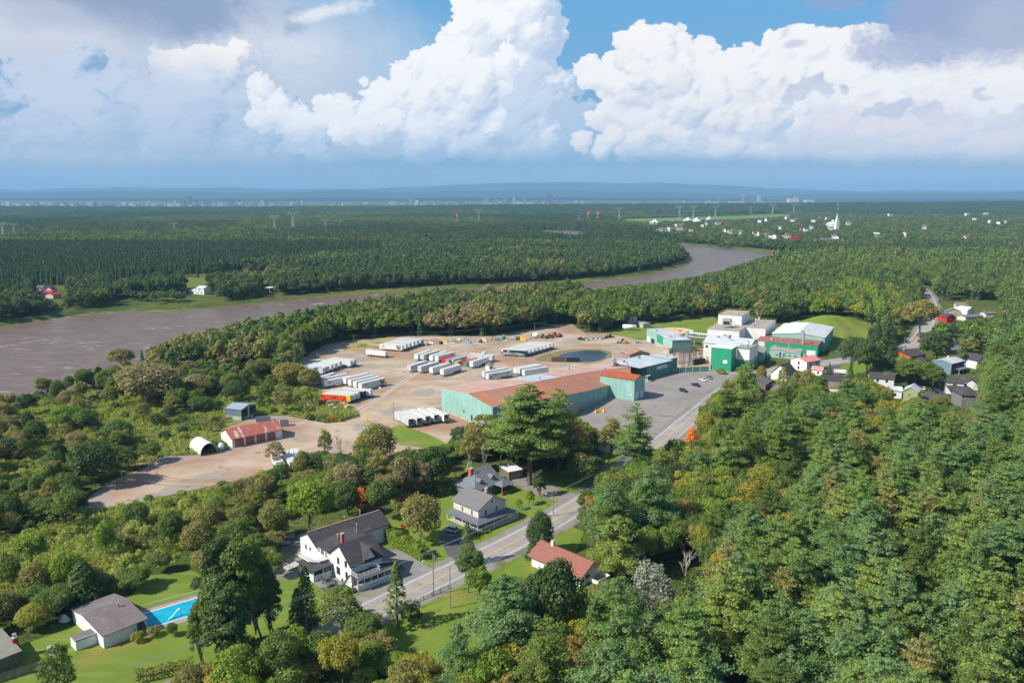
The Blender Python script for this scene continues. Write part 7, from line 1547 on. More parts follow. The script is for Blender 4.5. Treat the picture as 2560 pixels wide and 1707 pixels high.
row(2, ['%s of two white trailers behind the five at the left edge'%s for s in('near one', 'far one')], Z1(548, 457), Z1(838, 485), (46/4.704, -14/4.704), logos={0:'oval'})
trailer('white trailer with a dark picture panel, just below the five white ones', Z1(410, 690), Z1(655, 622), logo='panel')
row(2, ['white trailer with a gold oval among the cluster, left of centre', 'plain trailer right behind the one with the gold oval'], Z1(530, 718), Z1(845, 655), (-30/4.704, -28/4.704), logos={0:'oval'})
row(4, ['white trailer with gold oval and dark picture panel, rightmost of the cluster', 'second trailer behind the one with gold oval and picture', 'third trailer behind the one with gold oval and picture', 'fourth trailer behind the one with gold oval and picture'], Z1(960, 748), Z1(1212, 688), (-62/4.704, -20/4.704), logos={0:'oval+panel'}, skirt=None)
r_=trailer('bright red trailer with yellow GUILBAULT lettering and a yellow rear end', Z1(487, 866), Z1(872, 893), side=m_red, L=14.8)
mb=MB();mb.poly([(12.6, -.013, 3.95), (14.79, -.013, 3.95), (14.79, -.013, 1.3), (13.3, -.013, 1.3)]);mb.box(14.835, 14.85, .05, 2.55, 1.2, 3.98);mb.build('yellow_end', m_ye, r_)
MB().box(0, 14.8, -.02, -.012, 3.86, 3.99).build('yellow_stripe', m_ye, r_);MB().box(0, 14.8, -.02, -.012, 1.15, 1.28).build('white_stripe', m_tw, r_)
letters('GUILBAULT', 1.75, m_ye, r_, (6.6, -.03, 2.75), (pi/2, 0, 0), .02, shear=.25, xs=.98)
letters('GUILBAULT', 1.62, m_char, r_, (6.6, -.055, 2.75), (pi/2, 0, 0), .005, 'lettering_shadow', shear=.25, xs=.98)
pp_=r_.location.copy();ang=r_.rotation_euler.z;nv=Vector((-sin(ang), cos(ang), 0));uv=Vector((cos(ang), sin(ang), 0))
for i, (lb_, du, dn, mt)in enumerate([('silver-roofed trailer directly behind the red one', .4, 3.1, m_tw), ('second trailer behind the red one', 1.0, 6.2, m_tw), ('trailer with black rear frame, third behind the red one', 2.6, 9.4, m_char), ('white trailer behind the one with the black rear', 4.6, 12.6, m_tw)]):
 trailer(lb_, None, pos=pp_+uv*du+nv*dn, dirv=ang, side=mt, L=14.8)
row(1, ['nearest and rightmost of four white trailers in a staggered row'], Z1(1925, 582), Z1(2165, 512), (0, 0), wheels='b', axles=3)
row(1, ['second from right of four white trailers in a staggered row'], Z1(1797, 563), Z1(2033, 495), (0, 0), axles=3)
row(1, ['third from right of four white trailers in a staggered row'], Z1(1660, 547), Z1(1892, 482), (0, 0), axles=3)
row(1, ['leftmost of four white trailers in a staggered row'], Z1(1537, 538), Z1(1765, 470), (0, 0), axles=3)
trailer('silver trailer with a dark front at the back left of the second cluster', Z1(1620, 405), Z1(1800, 345), side=m_tw)
trailer('trailer with black picture panel on its side in the second cluster', Z1(1690, 410), Z1(1872, 355), logo='panell')
trailer('trailer with a black front wall carrying white marks', Z1(1795, 420), Z1(1990, 362), side=m_tw)
trailer('white trailer with a gold oval next to the red container', Z1(1860, 425), Z1(2065, 372), logo='ovalr')
def container(label, a, c, side, L=12.2, W=2.44, H=2.6, name='shipping_container', cat='container', roof=None):
 p=P(*a, H);q=P(*c, H);dv=q-p;root=thing(name, label, cat, (p.x, p.y, 0), atan2(dv.y, dv.x), 'containers in the yard')
 mb=MB();mb.box(0, L, 0, W, .1, H)
 for i in range(int(L/.6)):mb.box(i*.6+.1, i*.6+.35, -.04, -.001, .3, H-.2)
 mb.build('body', side, root);MB().box(-.02, L+.02, -.02, W+.02, H, H+.06).build('roof', roof or side, root);MB().box(-.04, -.001, .1, W/2-.03, .2, H-.1).box(-.04, -.001, W/2+.03, W-.1, .2, H-.1).build('doors', side, root);return root
m_cr=mat_plain('container_red', (.55, .035, .03));m_cb=mat_plain('container_blue_grey', (.28, .32, .36));m_cg=mat_plain('container_green', (.10, .26, .14));m_cl=mat_plain('container_lime', (.34, .42, .16));m_co=mat_plain('container_orange', (.60, .14, .06));m_cgr=mat_plain('container_grey', (.36, .37, .38))
container('bright red shipping container, longest in view', Z1(1940, 462), Z1(2080, 420), m_cr)
container('pale blue-grey container right of the red one', Z1(1985, 470), Z1(2125, 428), m_cb)
container('second blue-grey container behind the lime one', Z1(2040, 468), Z1(2190, 430), m_cgr, L=12.2)
container('lime-green container end facing the yard', Z1(2090, 492), Z1(2190, 462), m_cl, L=6)
container('small red container between the lime and the green one', Z1(2155, 485), Z1(2250, 450), m_cr, L=6)
container('dark green container beside the light pole', Z1(2200, 500), Z1(2260, 478), m_cg, L=6)
container('orange-roofed container behind the green one', Z1(2240, 478), Z1(2320, 445), m_co, L=9)
trailer('long white trailer lying behind the containers', Z2(425, 392), Z2(700, 418), L=16.2)
trailer('white flatbed-sided trailer with a yellow hitch, rightmost by the containers', Z2(480, 490), Z2(684, 428), axles=3)
o_=Bld('ramp_wedge', 'grey upright wedge leaning behind the containers', 'ramp', Z2(560, 470), Z2(610, 455), Z2(550, 455), 1.5, W=2.4);mb=MB();mb.prism([(0, 0), (7, 0), (7, 2.4), (0, 2.4)], 1.4, [1.6, 5.6, 5.6, 1.6]);o_.add('body', mb, m_cgr)
ro=row(8, ['dark green trailer with a white swoosh, nearest of the row by the pond']+['%s white trailer behind the dark green one by the pond'%s for s in o5[1:]], Z2(812, 345), Z2(1135, 362), (46/4.704, -12.5/4.704), sides={0:m_dkt}, roofs={0:m_tw}, axles=3)
r_=ro[0]
sw=[(0, 3.99), (0.0, 2.9), (.9, 2.0), (2.4, 1.55), (4.5, 1.4), (8, 1.75), (11, 1.95), (13, 1.6), (14, 1.16), (12.6, 1.16), (11.8, 1.5), (10.5, 1.62), (8, 1.42), (5, 1.16), (0.02, 1.16)]
up=[(0, 4.0), (0, 3.2), (.5, 2.6), (1.6, 2.0), (4, 1.62), (7, 1.78), (9.5, 2.05), (11.5, 1.95), (13.2, 1.5), (13.8, 1.16)];lo=[(1.1, 4.0), (1.0, 3.3), (1.4, 2.75), (2.4, 2.25), (4.3, 1.9), (7, 2.05), (9.5, 2.32), (12.2, 2.15), (14.3, 1.55), (15.0, 1.16)]
mb=MB()
for i in range(len(up)-1):mb.poly([(up[i][0], -.014, up[i][1]), (up[i+1][0], -.014, up[i+1][1]), (lo[i+1][0], -.014, lo[i+1][1]), (lo[i][0], -.014, lo[i][1])])
mb.poly([(0, -.014, 1.16), (13.6, -.014, 1.16), (11.5, -.014, 1.55), (7, -.014, 1.35), (0, -.014, 1.5)]);mb.build('swoosh', m_tw, r_)
mb=MB();mb.box(4.1, 5.0, -.02, -.012, 3.0, 3.5);mb.box(3.4, 6.0, -.02, -.012, 2.55, 2.8);mb.build('emblem', m_tw, r_)
trailer('white trailer with a gold oval at the right end of the warehouse', E(2190, 300), E(2300, 306), logo='ovalr', L=14.6)
trailer('trailer roof showing above the warehouse, left one', E(1822, 262), E(1975, 238));trailer('trailer roof showing above the warehouse, right one', E(1990, 275), E(2110, 258))
r_=trailer('white trailer with black TRANSPORT lettering and a gold oval behind the long building', Z2(665, 635), Z2(972, 582), logo='ovalr', axles=4)
letters('TRANSPORT', .85, m_char, r_, (4.4, -.03, 3.3), (pi/2, 0, 0), .01);letters('QUEBEC', .6, m_char, r_, (4.6, -.03, 2.5), (pi/2, 0, 0), .01)
MB().prism([(1.0, -.02), (2.5, -.02), (2.5, -.012), (1.0, -.012)], [1.6]*4, [2.4, 2.6, 2.6, 2.4]).build('truck_picture', m_char, r_)
trailer('plain white trailer just behind the one lettered TRANSPORT', Z2(620, 612), Z2(920, 560), axles=4)
trailer('white trailer with a small dark mark, right of the lettered one', Z2(1090, 592), Z2(1400, 545), L=16.2)
trailer('white trailer at the back, behind the one with the small dark mark', Z2(1035, 575), Z2(1330, 525))
trailer('furthest white trailer of the three behind the long building', Z2(995, 565), Z2(1290, 515))
for i, (a, c, lab)in enumerate([((1345, 1075), (1535, 1182), 'leftmost of five trailers with open rear doors, white side facing the road'), ((1432, 1066), (1625, 1165), 'second open-doored trailer, with an orange stripe along its roof edge'), ((1520, 1048), (1722, 1142), 'third of the five trailers with open rear doors'), ((1612, 1034), (1818, 1122), 'fourth of the five trailers with open rear doors'), ((1730, 1030), (1965, 1132), 'rightmost open-doored trailer, closest to the green wall')]):
 p=P(*Z1(*a), 4.05);q=P(*Z1(*c), 4.05);dv=q-p
 r_=trailer(lab, None, pos=p, dirv=atan2(dv.y, dv.x), openb=True, L=14.6, group='trailers with open rear doors')
 rr=random.Random(i)
 root_m=r_.matrix_basis
 ang=r_.rotation_euler.z
 for k in range(3):
  cr=thing('pallet_load', ['lower left', 'lower right', 'upper'][k]+' wrapped pallet load inside the %s open trailer'%['leftmost', 'second', 'third', 'fourth', 'rightmost'][i], 'pallet load', root_m@Vector((13.0-rr.uniform(0, 1), .2+.95*(k%2), 1.27+(1.0 if k==2 else 0))), ang, 'pallet loads in the open trailers')
  MB().box(0, 1.0, 0, .95, .12, 1.0).build('load', m_steel, cr);MB().box(0, 1.0, 0, .95, 0, .11).build('pallet', m_wood, cr)
 if i==1:MB().box(0, 14.6, -.03, .12, 4.06, 4.1).build('orange_strip', m_ye, r_)
M5=Z(460, 960, 4.612)
for lab, a, c in(('left one of two white trailers half hidden behind trees at the front of the yard', (1000, 790), (1075, 920)), ('right one of two white trailers half hidden behind trees', (1225, 745), (1330, 880)), ('white trailer between the two hidden behind the trees', (1115, 770), (1215, 900))):
 p=P(*M5(*a), 4.05);q=P(*M5(*c), 4.05);dv=q-p;trailer(lab, None, pos=p, dirv=atan2(dv.y, dv.x), L=14.6)
# vehicles
def car(label, rear, front, paint, kind='sedan', name=None, cat='car', z=0.0, dirv=None):
 p, q=P(*rear), P(*front);dv=q-p;c=(p+q)/2;ang=atan2(dv.y, dv.x)
 root=thing(name or 'parked_car', label, cat, (c.x, c.y, z+.1), ang, 'parked cars')
 Lh, Wh=(2.3, .9)if kind!='pickup' else(2.75, .98);hb=.78 if kind=='sedan' else.95;ht=1.42 if kind=='sedan' else 1.68
 sections={'sedan':[(-2.3, .5, .80), (-2.2, .32, .88), (-1.5, .28, .92), (1.1, .28, .90), (2.1, .32, .78), (2.3, .45, .62)], 'suv':[(-2.3, .5, .95), (-2.22, .34, 1.0), (-1.4, .3, 1.02), (1.0, .3, 1.02), (2.1, .34, .92), (2.3, .5, .72)], 'pickup':[(-2.75, .5, 1.0), (-2.7, .4, 1.02), (-.3, .36, 1.02), (1.2, .36, 1.06), (2.5, .4, .98), (2.75, .5, .8)]}[kind]
 mb=MB()
 for(x0, a0, b0), (x1, a1, b1)in zip(sections[:-1], sections[1:]):
  w0, w1=Wh*(.9 if abs(x0)>Lh-.05 else 1), Wh*(.9 if abs(x1)>Lh-.05 else 1)
  A=[(x0, -w0, a0), (x0, w0, a0), (x0, w0*.93, b0), (x0, -w0*.93, b0)];B=[(x1, -w1, a1), (x1, w1, a1), (x1, w1*.93, b1), (x1, -w1*.93, b1)]
  for i in range(4):j=(i+1)%4;mb.poly([A[j], A[i], B[i], B[j]])
 x, a0, b0=sections[0];mb.poly([(x, -Wh*.9, a0), (x, Wh*.9, a0), (x, Wh*.84, b0), (x, -Wh*.84, b0)]);x, a0, b0=sections[-1];mb.poly([(x, Wh*.9, a0), (x, -Wh*.9, a0), (x, -Wh*.84, b0), (x, Wh*.84, b0)])
 mb.build('body', paint, root)
 cab={'sedan':(-1.7, -.9, .35, 1.2), 'suv':(-2.15, -1.75, .45, 1.25), 'pickup':(-.5, -.35, .9, 1.5)}[kind];zb_=sections[2][2]-.02
 g=MB();wb, wt=Wh*.9, Wh*.72
 Bq=[(cab[0], -wb, zb_), (cab[3], -wb, zb_), (cab[3], wb, zb_), (cab[0], wb, zb_)];Tq=[(cab[1], -wt, ht-.06), (cab[2], -wt, ht-.06), (cab[2], wt, ht-.06), (cab[1], wt, ht-.06)]
 for i in range(4):j=(i+1)%4;g.poly([Bq[i], Bq[j], Tq[j], Tq[i]])
 g.build('windows', m_glass, root);MB().slab([(cab[1]-.05, -wt-.03, ht), (cab[2]+.05, -wt-.03, ht), (cab[2]+.05, wt+.03, ht), (cab[1]-.05, wt+.03, ht)], .07).build('roof', paint, root)
 if kind=='pickup':MB().box(-2.62, -.6, -.78, .78, .98, 1.045).build('bed', m_char, root)
 for xx in(-Lh*.6, Lh*.62):
  for yy in(-Wh+.05, Wh-.05):
   w=link('wheel', tmesh('carwheel', lambda mb:mb.tube((0, -.11, 0), (0, .11, 0), .34, .34, 12), [m_tire]), None, root);w.location=(xx, yy, .34);link('rim', tmesh('carrim', lambda mb:mb.tube((0, -.125, 0), (0, .125, 0), .2, .2, 8), [m_rim]), None, w)
 for yy in(-.62, .62):MB().box(Lh-.06, Lh+.01, yy-.16, yy+.16, .62, .74).build('headlight', m_trim, root);MB().box(-Lh-.01, -Lh+.05, yy-.14, yy+.14, .7, .84).build('tail_light', m_red, root)
 return root
def paint(name, c):return mat_plain('paint_'+name, c, rough=.25, spec=.5, var=.03)
c_w, c_navy, c_grey, c_blk, c_red, c_slv=paint('white', (.72, .73, .73)), paint('navy', (.015, .022, .075)), paint('grey', (.16, .20, .21)), paint('black', (.012, .014, .015)), paint('red', (.55, .02, .015)), paint('charcoal', (.10, .11, .115))
Y5=Z(1520, 740, 3.92)
car('black sedan parked at the office entrance', Y5(370, 812), Y5(462, 838), c_blk)
car('dark navy hatchback nearest to the road in the parking lot', Y5(692, 925), Y5(780, 950), c_navy, 'suv')
car('navy blue pickup truck in the middle of the parking lot', Y5(808, 868), Y5(910, 898), c_navy, 'pickup', 'pickup_truck', 'pickup')
car('white car in the parking lot between pickup and grey car', Y5(892, 818), Y5(978, 846), c_w)
car('grey-green sedan, furthest back in the parking lot', Y5(950, 795), Y5(1032, 820), c_grey)
AA=Z(640, 1230, 4.704)
car('charcoal station wagon parked beside the white gabled house', AA(760, 1020), AA(925, 1140), c_slv, 'suv')
car('black car half hidden behind the porch of the white house', AA(1590, 880), AA(1690, 905), c_blk)
BB=Z(1040, 1130, 5.8075)
car('silver-white crossover on the driveway of the beige house', BB(610, 1175), BB(400, 1125), paint('silver', (.55, .57, .58)), 'suv')
NN=Z(2040, 820, 5.113)
car('small red car driving on the road behind the orange house', NN(1300, 195), NN(1326, 165), c_red, 'suv')
car('white car on the driveway between green and white houses', NN(1378, 805), NN(1376, 770), c_w)
car('black car on the driveway beside the white house', NN(1505, 825), NN(1590, 835), c_blk)
car('red van parked behind the white car', NN(1330, 745), NN(1410, 735), c_red, 'suv')
car('dark car beside the blue house', NN(1900, 560), NN(1960, 545), c_blk)
def wheels(root, pts, r, w, n='wheel'):
 for(x, y)in pts:
  o=MB().tube((0, -w/2, 0), (0, w/2, 0), r, r, 14).build(n, m_tire, root);o.location=(x, y, r);MB().tube((0, -w/2-.02, 0), (0, w/2+.02, 0), r*.45, None, 8).build('rim', m_rim, o)
def loader(label, px, py, ang, pnt, s=1.0, z=0, group=None):
 g=P(px, py);r=thing('wheel_loader', label, 'loader', g, ang, group);r.scale=(s, s, s)
 MB().box(-3.0, -.2, -1.0, 1.0, 1.1, 2.2).build('engine_cover', pnt, r);MB().box(-.4, 1.2, -.8, .8, 1.6, 3.2).build('cab', m_glass, r);MB().box(-.5, 1.3, -.9, .9, 3.2, 3.35).build('cab_roof', pnt, r)
 mb=MB()
 for y in(-.7, .7):mb.tube((1.0, y, 1.7), (3.4, y, .8), .16)
 mb.build('arms', pnt, r);MB().prism([(3.3, -1.4), (4.3, -1.4), (4.3, 1.4), (3.3, 1.4)], .1, [1.2, .4, .4, 1.2]).build('bucket', m_char, r);wheels(r, [(-2, -1.1), (-2, 1.1), (1.6, -1.1), (1.6, 1.1)], .8, .6);return r
m_ly=mat_plain('loader_yellow', (.62, .30, .02));
loader('yellow wheel loader on the gravel beside the workshop', *E(150, 462), 2.9, m_ly)
loader('green tractor in the machinery row', *Z2(1310, 215), 2.6, mat_plain('tractor_green', (.02, .22, .06)), .9);loader('red machine beside the green tractor', *Z2(1375, 210), -.4, m_red, .85)
loader('orange lift machine right of the red one', *Z2(1440, 192), .5, m_orange, .9);loader('smaller orange machine at the end of the machinery row', *Z2(1500, 195), 1.2, m_orange, .8)
loader('small orange loader without driver next to the log piles', *Z2(2090, 208), .3, m_rustc, .8)
car('black pickup beside the old white truck near the pond', Z2(1790, 238), Z2(1712, 228), c_blk, 'pickup', 'pickup_truck', 'pickup');car('old cream truck near the pond', Z2(1840, 240), Z2(1782, 228), paint('cream', (.6, .55, .45)), 'pickup', 'pickup_truck', 'pickup')
car('white delivery truck parked inside the workshop doorway', E(250, 468), E(330, 462), c_w, 'suv')
def bin_(label, a, c, depth, H, mat, name='skip_bin', cat='skip', group=None):
 p, q=P(*a), P(*c);dv=q-p;r=thing(name, label, cat, p, atan2(dv.y, dv.x), group);Lx=dv.length
 mb=MB();mb.box(0, Lx, 0, .1, .15, H);mb.box(0, Lx, depth-.1, depth, .15, H);mb.box(0, .1, .1, depth-.1, .15, H);mb.box(Lx-.1, Lx, .1, depth-.1, .15, H);mb.box(.1, Lx-.1, .1, depth-.1, .15, .25);mb.build('box', mat, r)
 mb=MB()
 for i in range(int(Lx/.9)+1):mb.box(min(i*.9, Lx-.1), min(i*.9, Lx-.1)+.1, -.06, -.001, .15, H)
 mb.box(0, Lx, -.08, .12, H+.001, H+.08);mb.build('ribs', mat, r);return r
bin_('rusty brown open skip in front of the pond, left one', Z2(1405, 490), Z2(1560, 492), 2.4, 2.4, m_rustc);bin_('dark skip with pale lettering in front of the pond, right one', Z2(1580, 492), Z2(1740, 494), 2.4, 2.2, m_char)
bin_('orange-yellow open skip beside the gravel pad', Z1(565, 1195), Z1(690, 1185), 2.2, 2.0, m_ly);bin_('dark brown container in front of the red trailer', Z1(455, 1020), Z1(560, 1012), 2.4, 2.6, m_rustc)
bin_('grey skip with a blue cover behind the garage row', M5(830, 440), M5(1000, 425), 2.4, 2.0, m_cb);bin_('large grey dump skip at the right end of the garage row', M5(1110, 495), M5(1210, 485), 2.4, 2.6, m_cgr)
for i, (x, y)in enumerate(((705, 1010), (770, 1012), (795, 1045), (820, 1035), (735, 1002), (600, 1035), (650, 1045))):
 g=P(*Z1(x, y));k=2+i%3;r=thing('pallet_stack', ['wooden pallet stack right behind the yellow arch', 'tall single pallet stack below the red trailer', 'lowest pallet stack at the edge of the gravel', 'pallet stack at the right end by the gravel', 'pallet stack in the middle of the scrap corner', 'grey crate by the yellow arch', 'stacked grey boards beside the scrap'][i], 'pallets', g, .4*i, 'pallet stacks');
 for j in range(k):o=MB().box(-1.2, 1.2, -1, 1, 0, .14).box(-1.2, -1.0, -1, 1, .14, .32).box(1.0, 1.2, -1, 1, .14, .32).box(-1.2, 1.2, -1, 1, .32, .42).build('pallet', mat_plain('fresh_wood', (.55, .38, .20))if i<5 else m_conc, r);o.location=(0, 0, .44*j)
g=P(*Z1(600, 1050));o=thing('arch_frame', 'pale yellow bent pipe arch in the scrap corner', 'frame', g);mb=MB();mb.path([(-2, 0, 0), (-2, 0, 3.4), (-1.2, 0, 3.9), (0, 0, 3.8), (1.4, 0, 2.9), (1.8, 0, 0)], .12);mb.build('pipe', mat_plain('pale_yellow', (.65, .55, .2)), o)
def sign(label, px, py, H, w, h_, mat, base=None, ang=0.0, name='road_sign'):
 g=P(px, py);r=thing(name, label, 'sign', g, ang);MB().tube((0, .06, 0), (0, .06, H), .06).build('post', m_steel, r);MB().box(-w/2, w/2, -.03, .0, H-h_, H).build('panel', mat, r)
 if base:MB().box(-.9, .9, -.5, .5, 0, .5).build('base', base, r)
 return r
sign('yellow sign on a yellow concrete block in the yard entrance', *Z1(1032, 1200), 3.4, 1.5, 1.2, m_ye, m_ly);sign('white square sign at the yard entrance', *Z1(1105, 1160), 3.0, 1.1, .8, m_trim);sign('white upright board on a yellow base near the trailers', *Z1(1175, 845), 2.8, .9, 1.6, m_trim, m_ly)
sign('yellow warning sign at the road junction', 1649, 1163, 4.0, 1.5, 1.5, m_ye);sign('small green and white street name sign on the lawn edge', *C9(485, 850), 2.4, .8, .5, m_cg);sign('small notice sign in front of the substation fence', *E(655, 755), 2.6, 1.6, 1.0, m_cb)
g=P(*Z2(655, 590));hk=Bld('kiosk', 'tiny white guard hut with a grey gable roof behind the lettered trailer', 'hut', Z2(672, 590), Z2(722, 580), Z2(655, 580), 0, W=3);hk.walls(2.6, m_trim, ridge='v', rh=3.4);hk.gable(2.6, 3.4, 'v', m_shg, o=.2);hk.win('u', .6, .9, 1.6, 1.0)
rr=random.Random(21);jn=['rusty frame', 'blue drum stack', 'green and yellow press', 'white pipe length', 'grey steel rack', 'old pump', 'yellow roller', 'pale cylinder', 'scrap heap', 'grey tank cradle', 'bent conveyor frame', 'blue pallet cage', 'galvanised basket', 'rusty drum', 'white box', 'pipe bundle']
mats_j=[m_rustc, mat_plain('scrap_blue', (.10, .30, .50)), mat_plain('scrap_green', (.10, .34, .22)), m_trim, m_steel, m_char, m_ye, m_tw, m_rustc, m_steel, m_steel, mat_plain('cage_blue', (.08, .35, .60)), m_steel, m_rustc, m_tw, m_wood]
for i in range(30):
 x=1040+i*12.2+rr.uniform(-3, 3);y=864-i*.72+rr.uniform(-4, 2);g=P(x, y);k=i%16
 pos_='left part' if i<10 else('middle' if i<20 else 'right part')
 r=thing('scrap_machine', f'{jn[k]} in the {pos_} of the scrap row at the forest edge', 'scrap', g, rr.uniform(0, 3))
 mb=MB();t=k%4;s=rr.uniform(.8, 1.4)
 if t==0:
  for(a, c)in((-1.5, -1), (1.5, -1), (1.5, 1), (-1.5, 1)):mb.tube((a*s, c*s, 0), (a*s, c*s, 2.4*s), .1)
  for z_ in(1.2, 2.4):
   mb.tube((-1.5*s, -s, z_*s), (1.5*s, -s, z_*s), .1);mb.tube((-1.5*s, s, z_*s), (1.5*s, s, z_*s), .1);mb.tube((-1.5*s, -s, z_*s), (1.5*s, s, z_*s), .1)
 elif t==1:mb.tube((-1.4*s, 0, 1.0), (1.4*s, 0, 1.0), .9*s, None, 12);mb.box(-1, 1, -.5, .5, 0, .6)
 elif t==2:mb.box(-1.6*s, .4*s, -.8, .8, 0, 1.3*s);mb.box(.5*s, 1.6*s, -.6, .6, 0, 2.2*s);mb.tube((-.6, 0, 1.3*s), (-.6, 0, 2.6*s), .3)
 else:[mb.tube((-3*s, j*.35-.7, .25+.3*(j%2)), (3*s, j*.35-.7, .25+.3*(j%2)), .22)for j in range(5)]
 mb.build('body', mats_j[k], r)
for i, (x, y)in enumerate(((1900, 190), (1960, 185), (2010, 190), (2060, 180))):
 g=P(*Z2(x, y+30));r=thing('log_pile', ['leftmost', 'second', 'third', 'rightmost'][i]+' pile of pale poles beside the loader', 'log pile', g, .9, 'piles of poles')
 for lv in range(3):
  mb=MB()
  for j in range(5-lv):mb.tube((-4, j*.5-1+lv*.25, .25+lv*.42), (4, j*.5-1+lv*.25, .25+lv*.42), .22)
  mb.build('layer', m_birch if i<3 else m_rustc, r)
horiz_tank('fuel_tank', 'beige horizontal tank lying at the left end of the scrap row', Z1(1655, 290), Z1(1745, 300), 1.4, 1.5, m_conc);horiz_tank('fuel_tank', 'white tank on legs in front of the tractors', Z2(1180, 212), Z2(1272, 210), 1.6, 2.0, m_trim)
g=P(*K(1335, 505));r=thing('snow_plough', 'yellow plough blade left on the empty asphalt by the grass', 'plough', g, .3);mb=MB();mb.box(-2, 2, -.1, .1, .1, 1.4);mb.box(-2, -1.8, -1.4, -.1, .1, 1.2);mb.box(1.8, 2, -1.4, -.1, .1, 1.2);mb.build('blade', m_ye, r);MB().box(-1, 1, .1, 1.2, .3, 1.0).build('mount', m_char, r)
# poles and wires
POLE={}
def pole(key, label, px, base, top, arms=1, lamp=None, trans=False, ang=.6, h=None, r=.15, name='power_pole', mat=None):
 g=P(px, base);H=h or hgt((px, base), top);o=thing(name, label, 'pole', g, ang);MB().tube((0, 0, -.3), (0, 0, H), r, r*.7, 8).build('shaft', mat or m_pole, o)
 for k in range(arms):
  a_=MB().box(-1.3, 1.3, -.07, .07, H-.5-k*1.2, H-.32-k*1.2);a_.tube((-.9, 0, H-.45-k*1.2), (0, 0, H-1.3-k*1.2), .04);cr=a_.build('crossarm', m_pole, o)
  for x in(-1.2, 0, 1.2):MB().tube((x, 0, H-.32-k*1.2), (x, 0, H-.05-k*1.2), .06).build('insulator', m_trim, cr)
 if lamp:
  l_=MB().path([(0, 0, H*lamp), (-1.0, 0, H*lamp+.8), (-2.4, 0, H*lamp+1.0)], .05).build('lamp_arm', m_steel, o);MB().box(-3.1, -2.3, -.15, .15, H*lamp+.92, H*lamp+1.08).build('lamp_head', m_trim, l_)
 if trans:MB().tube((.45, 0, H-3.2), (.45, 0, H-1.9), .32, None, 10).build('transformer', m_cgr, o)
 POLE[key]=(g, H, ang);return o
pole('p1', 'wooden power pole with a street lamp and transformer in front of the hedge', 1084, 1487, 1372, lamp=.72, trans=True);pole('p2', 'wooden power pole in the lower left with a wide crossarm', 768, 1605, 1487, ang=.5);pole('p3', 'short plain pole standing on the lawn beside the road', 1126, 1520, 1413, 0)
pole('p4', 'grey power pole at the corner of the beige house lawn', 1383, 1290, 1232, lamp=.9);pole('p5', 'forked power pole beside the big pines', 1530, 1195, 1152);pole('p6', 'tall power pole in front of the green and white annex', 1881, 945, 896, 2, lamp=.7);pole('p7', 'street lamp on the far side of the parking lot', 1723, 1040, 1006, 0, lamp=.97, name='street_lamp', mat=m_steel)
pole('p8', 'leaning wooden pole in front of the open trailers', 985, 1062, 1005, 0);pole('p9', 'light pole on a yellow base beside the staggered trailers', 1175, 941, 882, 0, lamp=.93);pole('p10', 'pole with several lamps rising behind the lettered trailer', 1284, 926, 882, 1)
for i, (x, b_, t_, lb_)in enumerate([(885, 873, 838, 'thin pole at the left end of the dry grass'), (1044, 850, 829, 'thin pole beside the fuel tank'), (1203, 850, 820, 'thin pole behind the middle of the scrap row'), (1336, 836, 806, 'thin pole behind the tractors'), (1473, 841, 813, 'thin pole in the bushes by the poles pile'), (2260, 870, 830, 'power pole with two arms beside the orange house'), (2144, 862, 841, 'lamp pole at the foot of the berm'), (2332, 911, 869, 'power pole left of the blue house'), (2286, 966, 932, 'pole with a white box behind the green house'), (2462, 908, 879, 'pole in front of the white house at right'), (2350, 808, 741, 'tall pole on the right of the far road'), (2356, 737, 718, 'far pole with a curved arm at the road bend'), (2361, 735, 704, 'furthest pole at the road bend'), (1447, 1700, 1571, 'weathered pole in the trees right of the big maple'), (1949, 904, 857, 'pole in front of the low pale teal hall'), (1919, 900, 870, 'thin pole left of the low pale teal hall'), (2476, 965, 945, 'pole by the small tree at far right')]):pole('q%d'%i, lb_, x, b_, t_, 0 if i in(0, 1, 2, 3, 4)else 1, lamp=.9 if i in(5, 6)else None, r=.12)
def wire(label, a, c, off=0.0, dz=0.0, sag=.8, r=.028):
 (g0, h0, a0), (g1, h1, a1)=a, c;u0=Vector((cos(a0), sin(a0), 0))*off;u1=Vector((cos(a1), sin(a1), 0))*off;p=Vector((g0.x, g0.y, h0+dz))+u0;q=Vector((g1.x, g1.y, h1+dz))+u1;mb=MB();n=12
 pts=[p.lerp(q, i/n)-Vector((0, 0, sag*4*(i/n)*(1-i/n)))for i in range(n+1)];mb.path(pts, r, 4);return tag(mb.build('power_line', m_steel), label, 'wire', 'overhead wires')
far_l=(P(330, 1800), 11.0, .5)
wn={-1.2:'left', 0:'middle', 1.2:'right'}
for o_ in(-1.2, 0, 1.2):
 wire('%s wire from the lower left corner to the wide-armed pole'%wn[o_], far_l, POLE['p2'], o_, 0, 1.2);wire('%s wire between the wide-armed pole and the lamp pole'%wn[o_], POLE['p2'], POLE['p1'], o_);wire('%s wire crossing in front of the beige house'%wn[o_], POLE['p1'], POLE['p4'], o_);wire('%s wire from the lawn pole to the forked pole'%wn[o_], POLE['p4'], POLE['p5'], o_);wire('%s wire along the parking lot'%wn[o_], POLE['p5'], POLE['p6'], o_, 0, 2)
for a, c in(('q0', 'q1'), ('q1', 'q2'), ('q2', 'q3'), ('q3', 'q4')):wire('thin wire along the forest edge from pole to pole, %s stretch'%{'q0':'leftmost', 'q1':'second', 'q2':'third', 'q3':'rightmost'}[a], POLE[a], POLE[c], 0, -.2, 1.0, .04)
wire('low service wire to the white gabled house', POLE['p1'], (HOUSE_A.a, 7.0, 0), 0, -1, .4);wire('wire running down from the pole to the bottom edge', POLE['q13'], (P(1500, 1760), 6, 0), 0, -.3, .5)
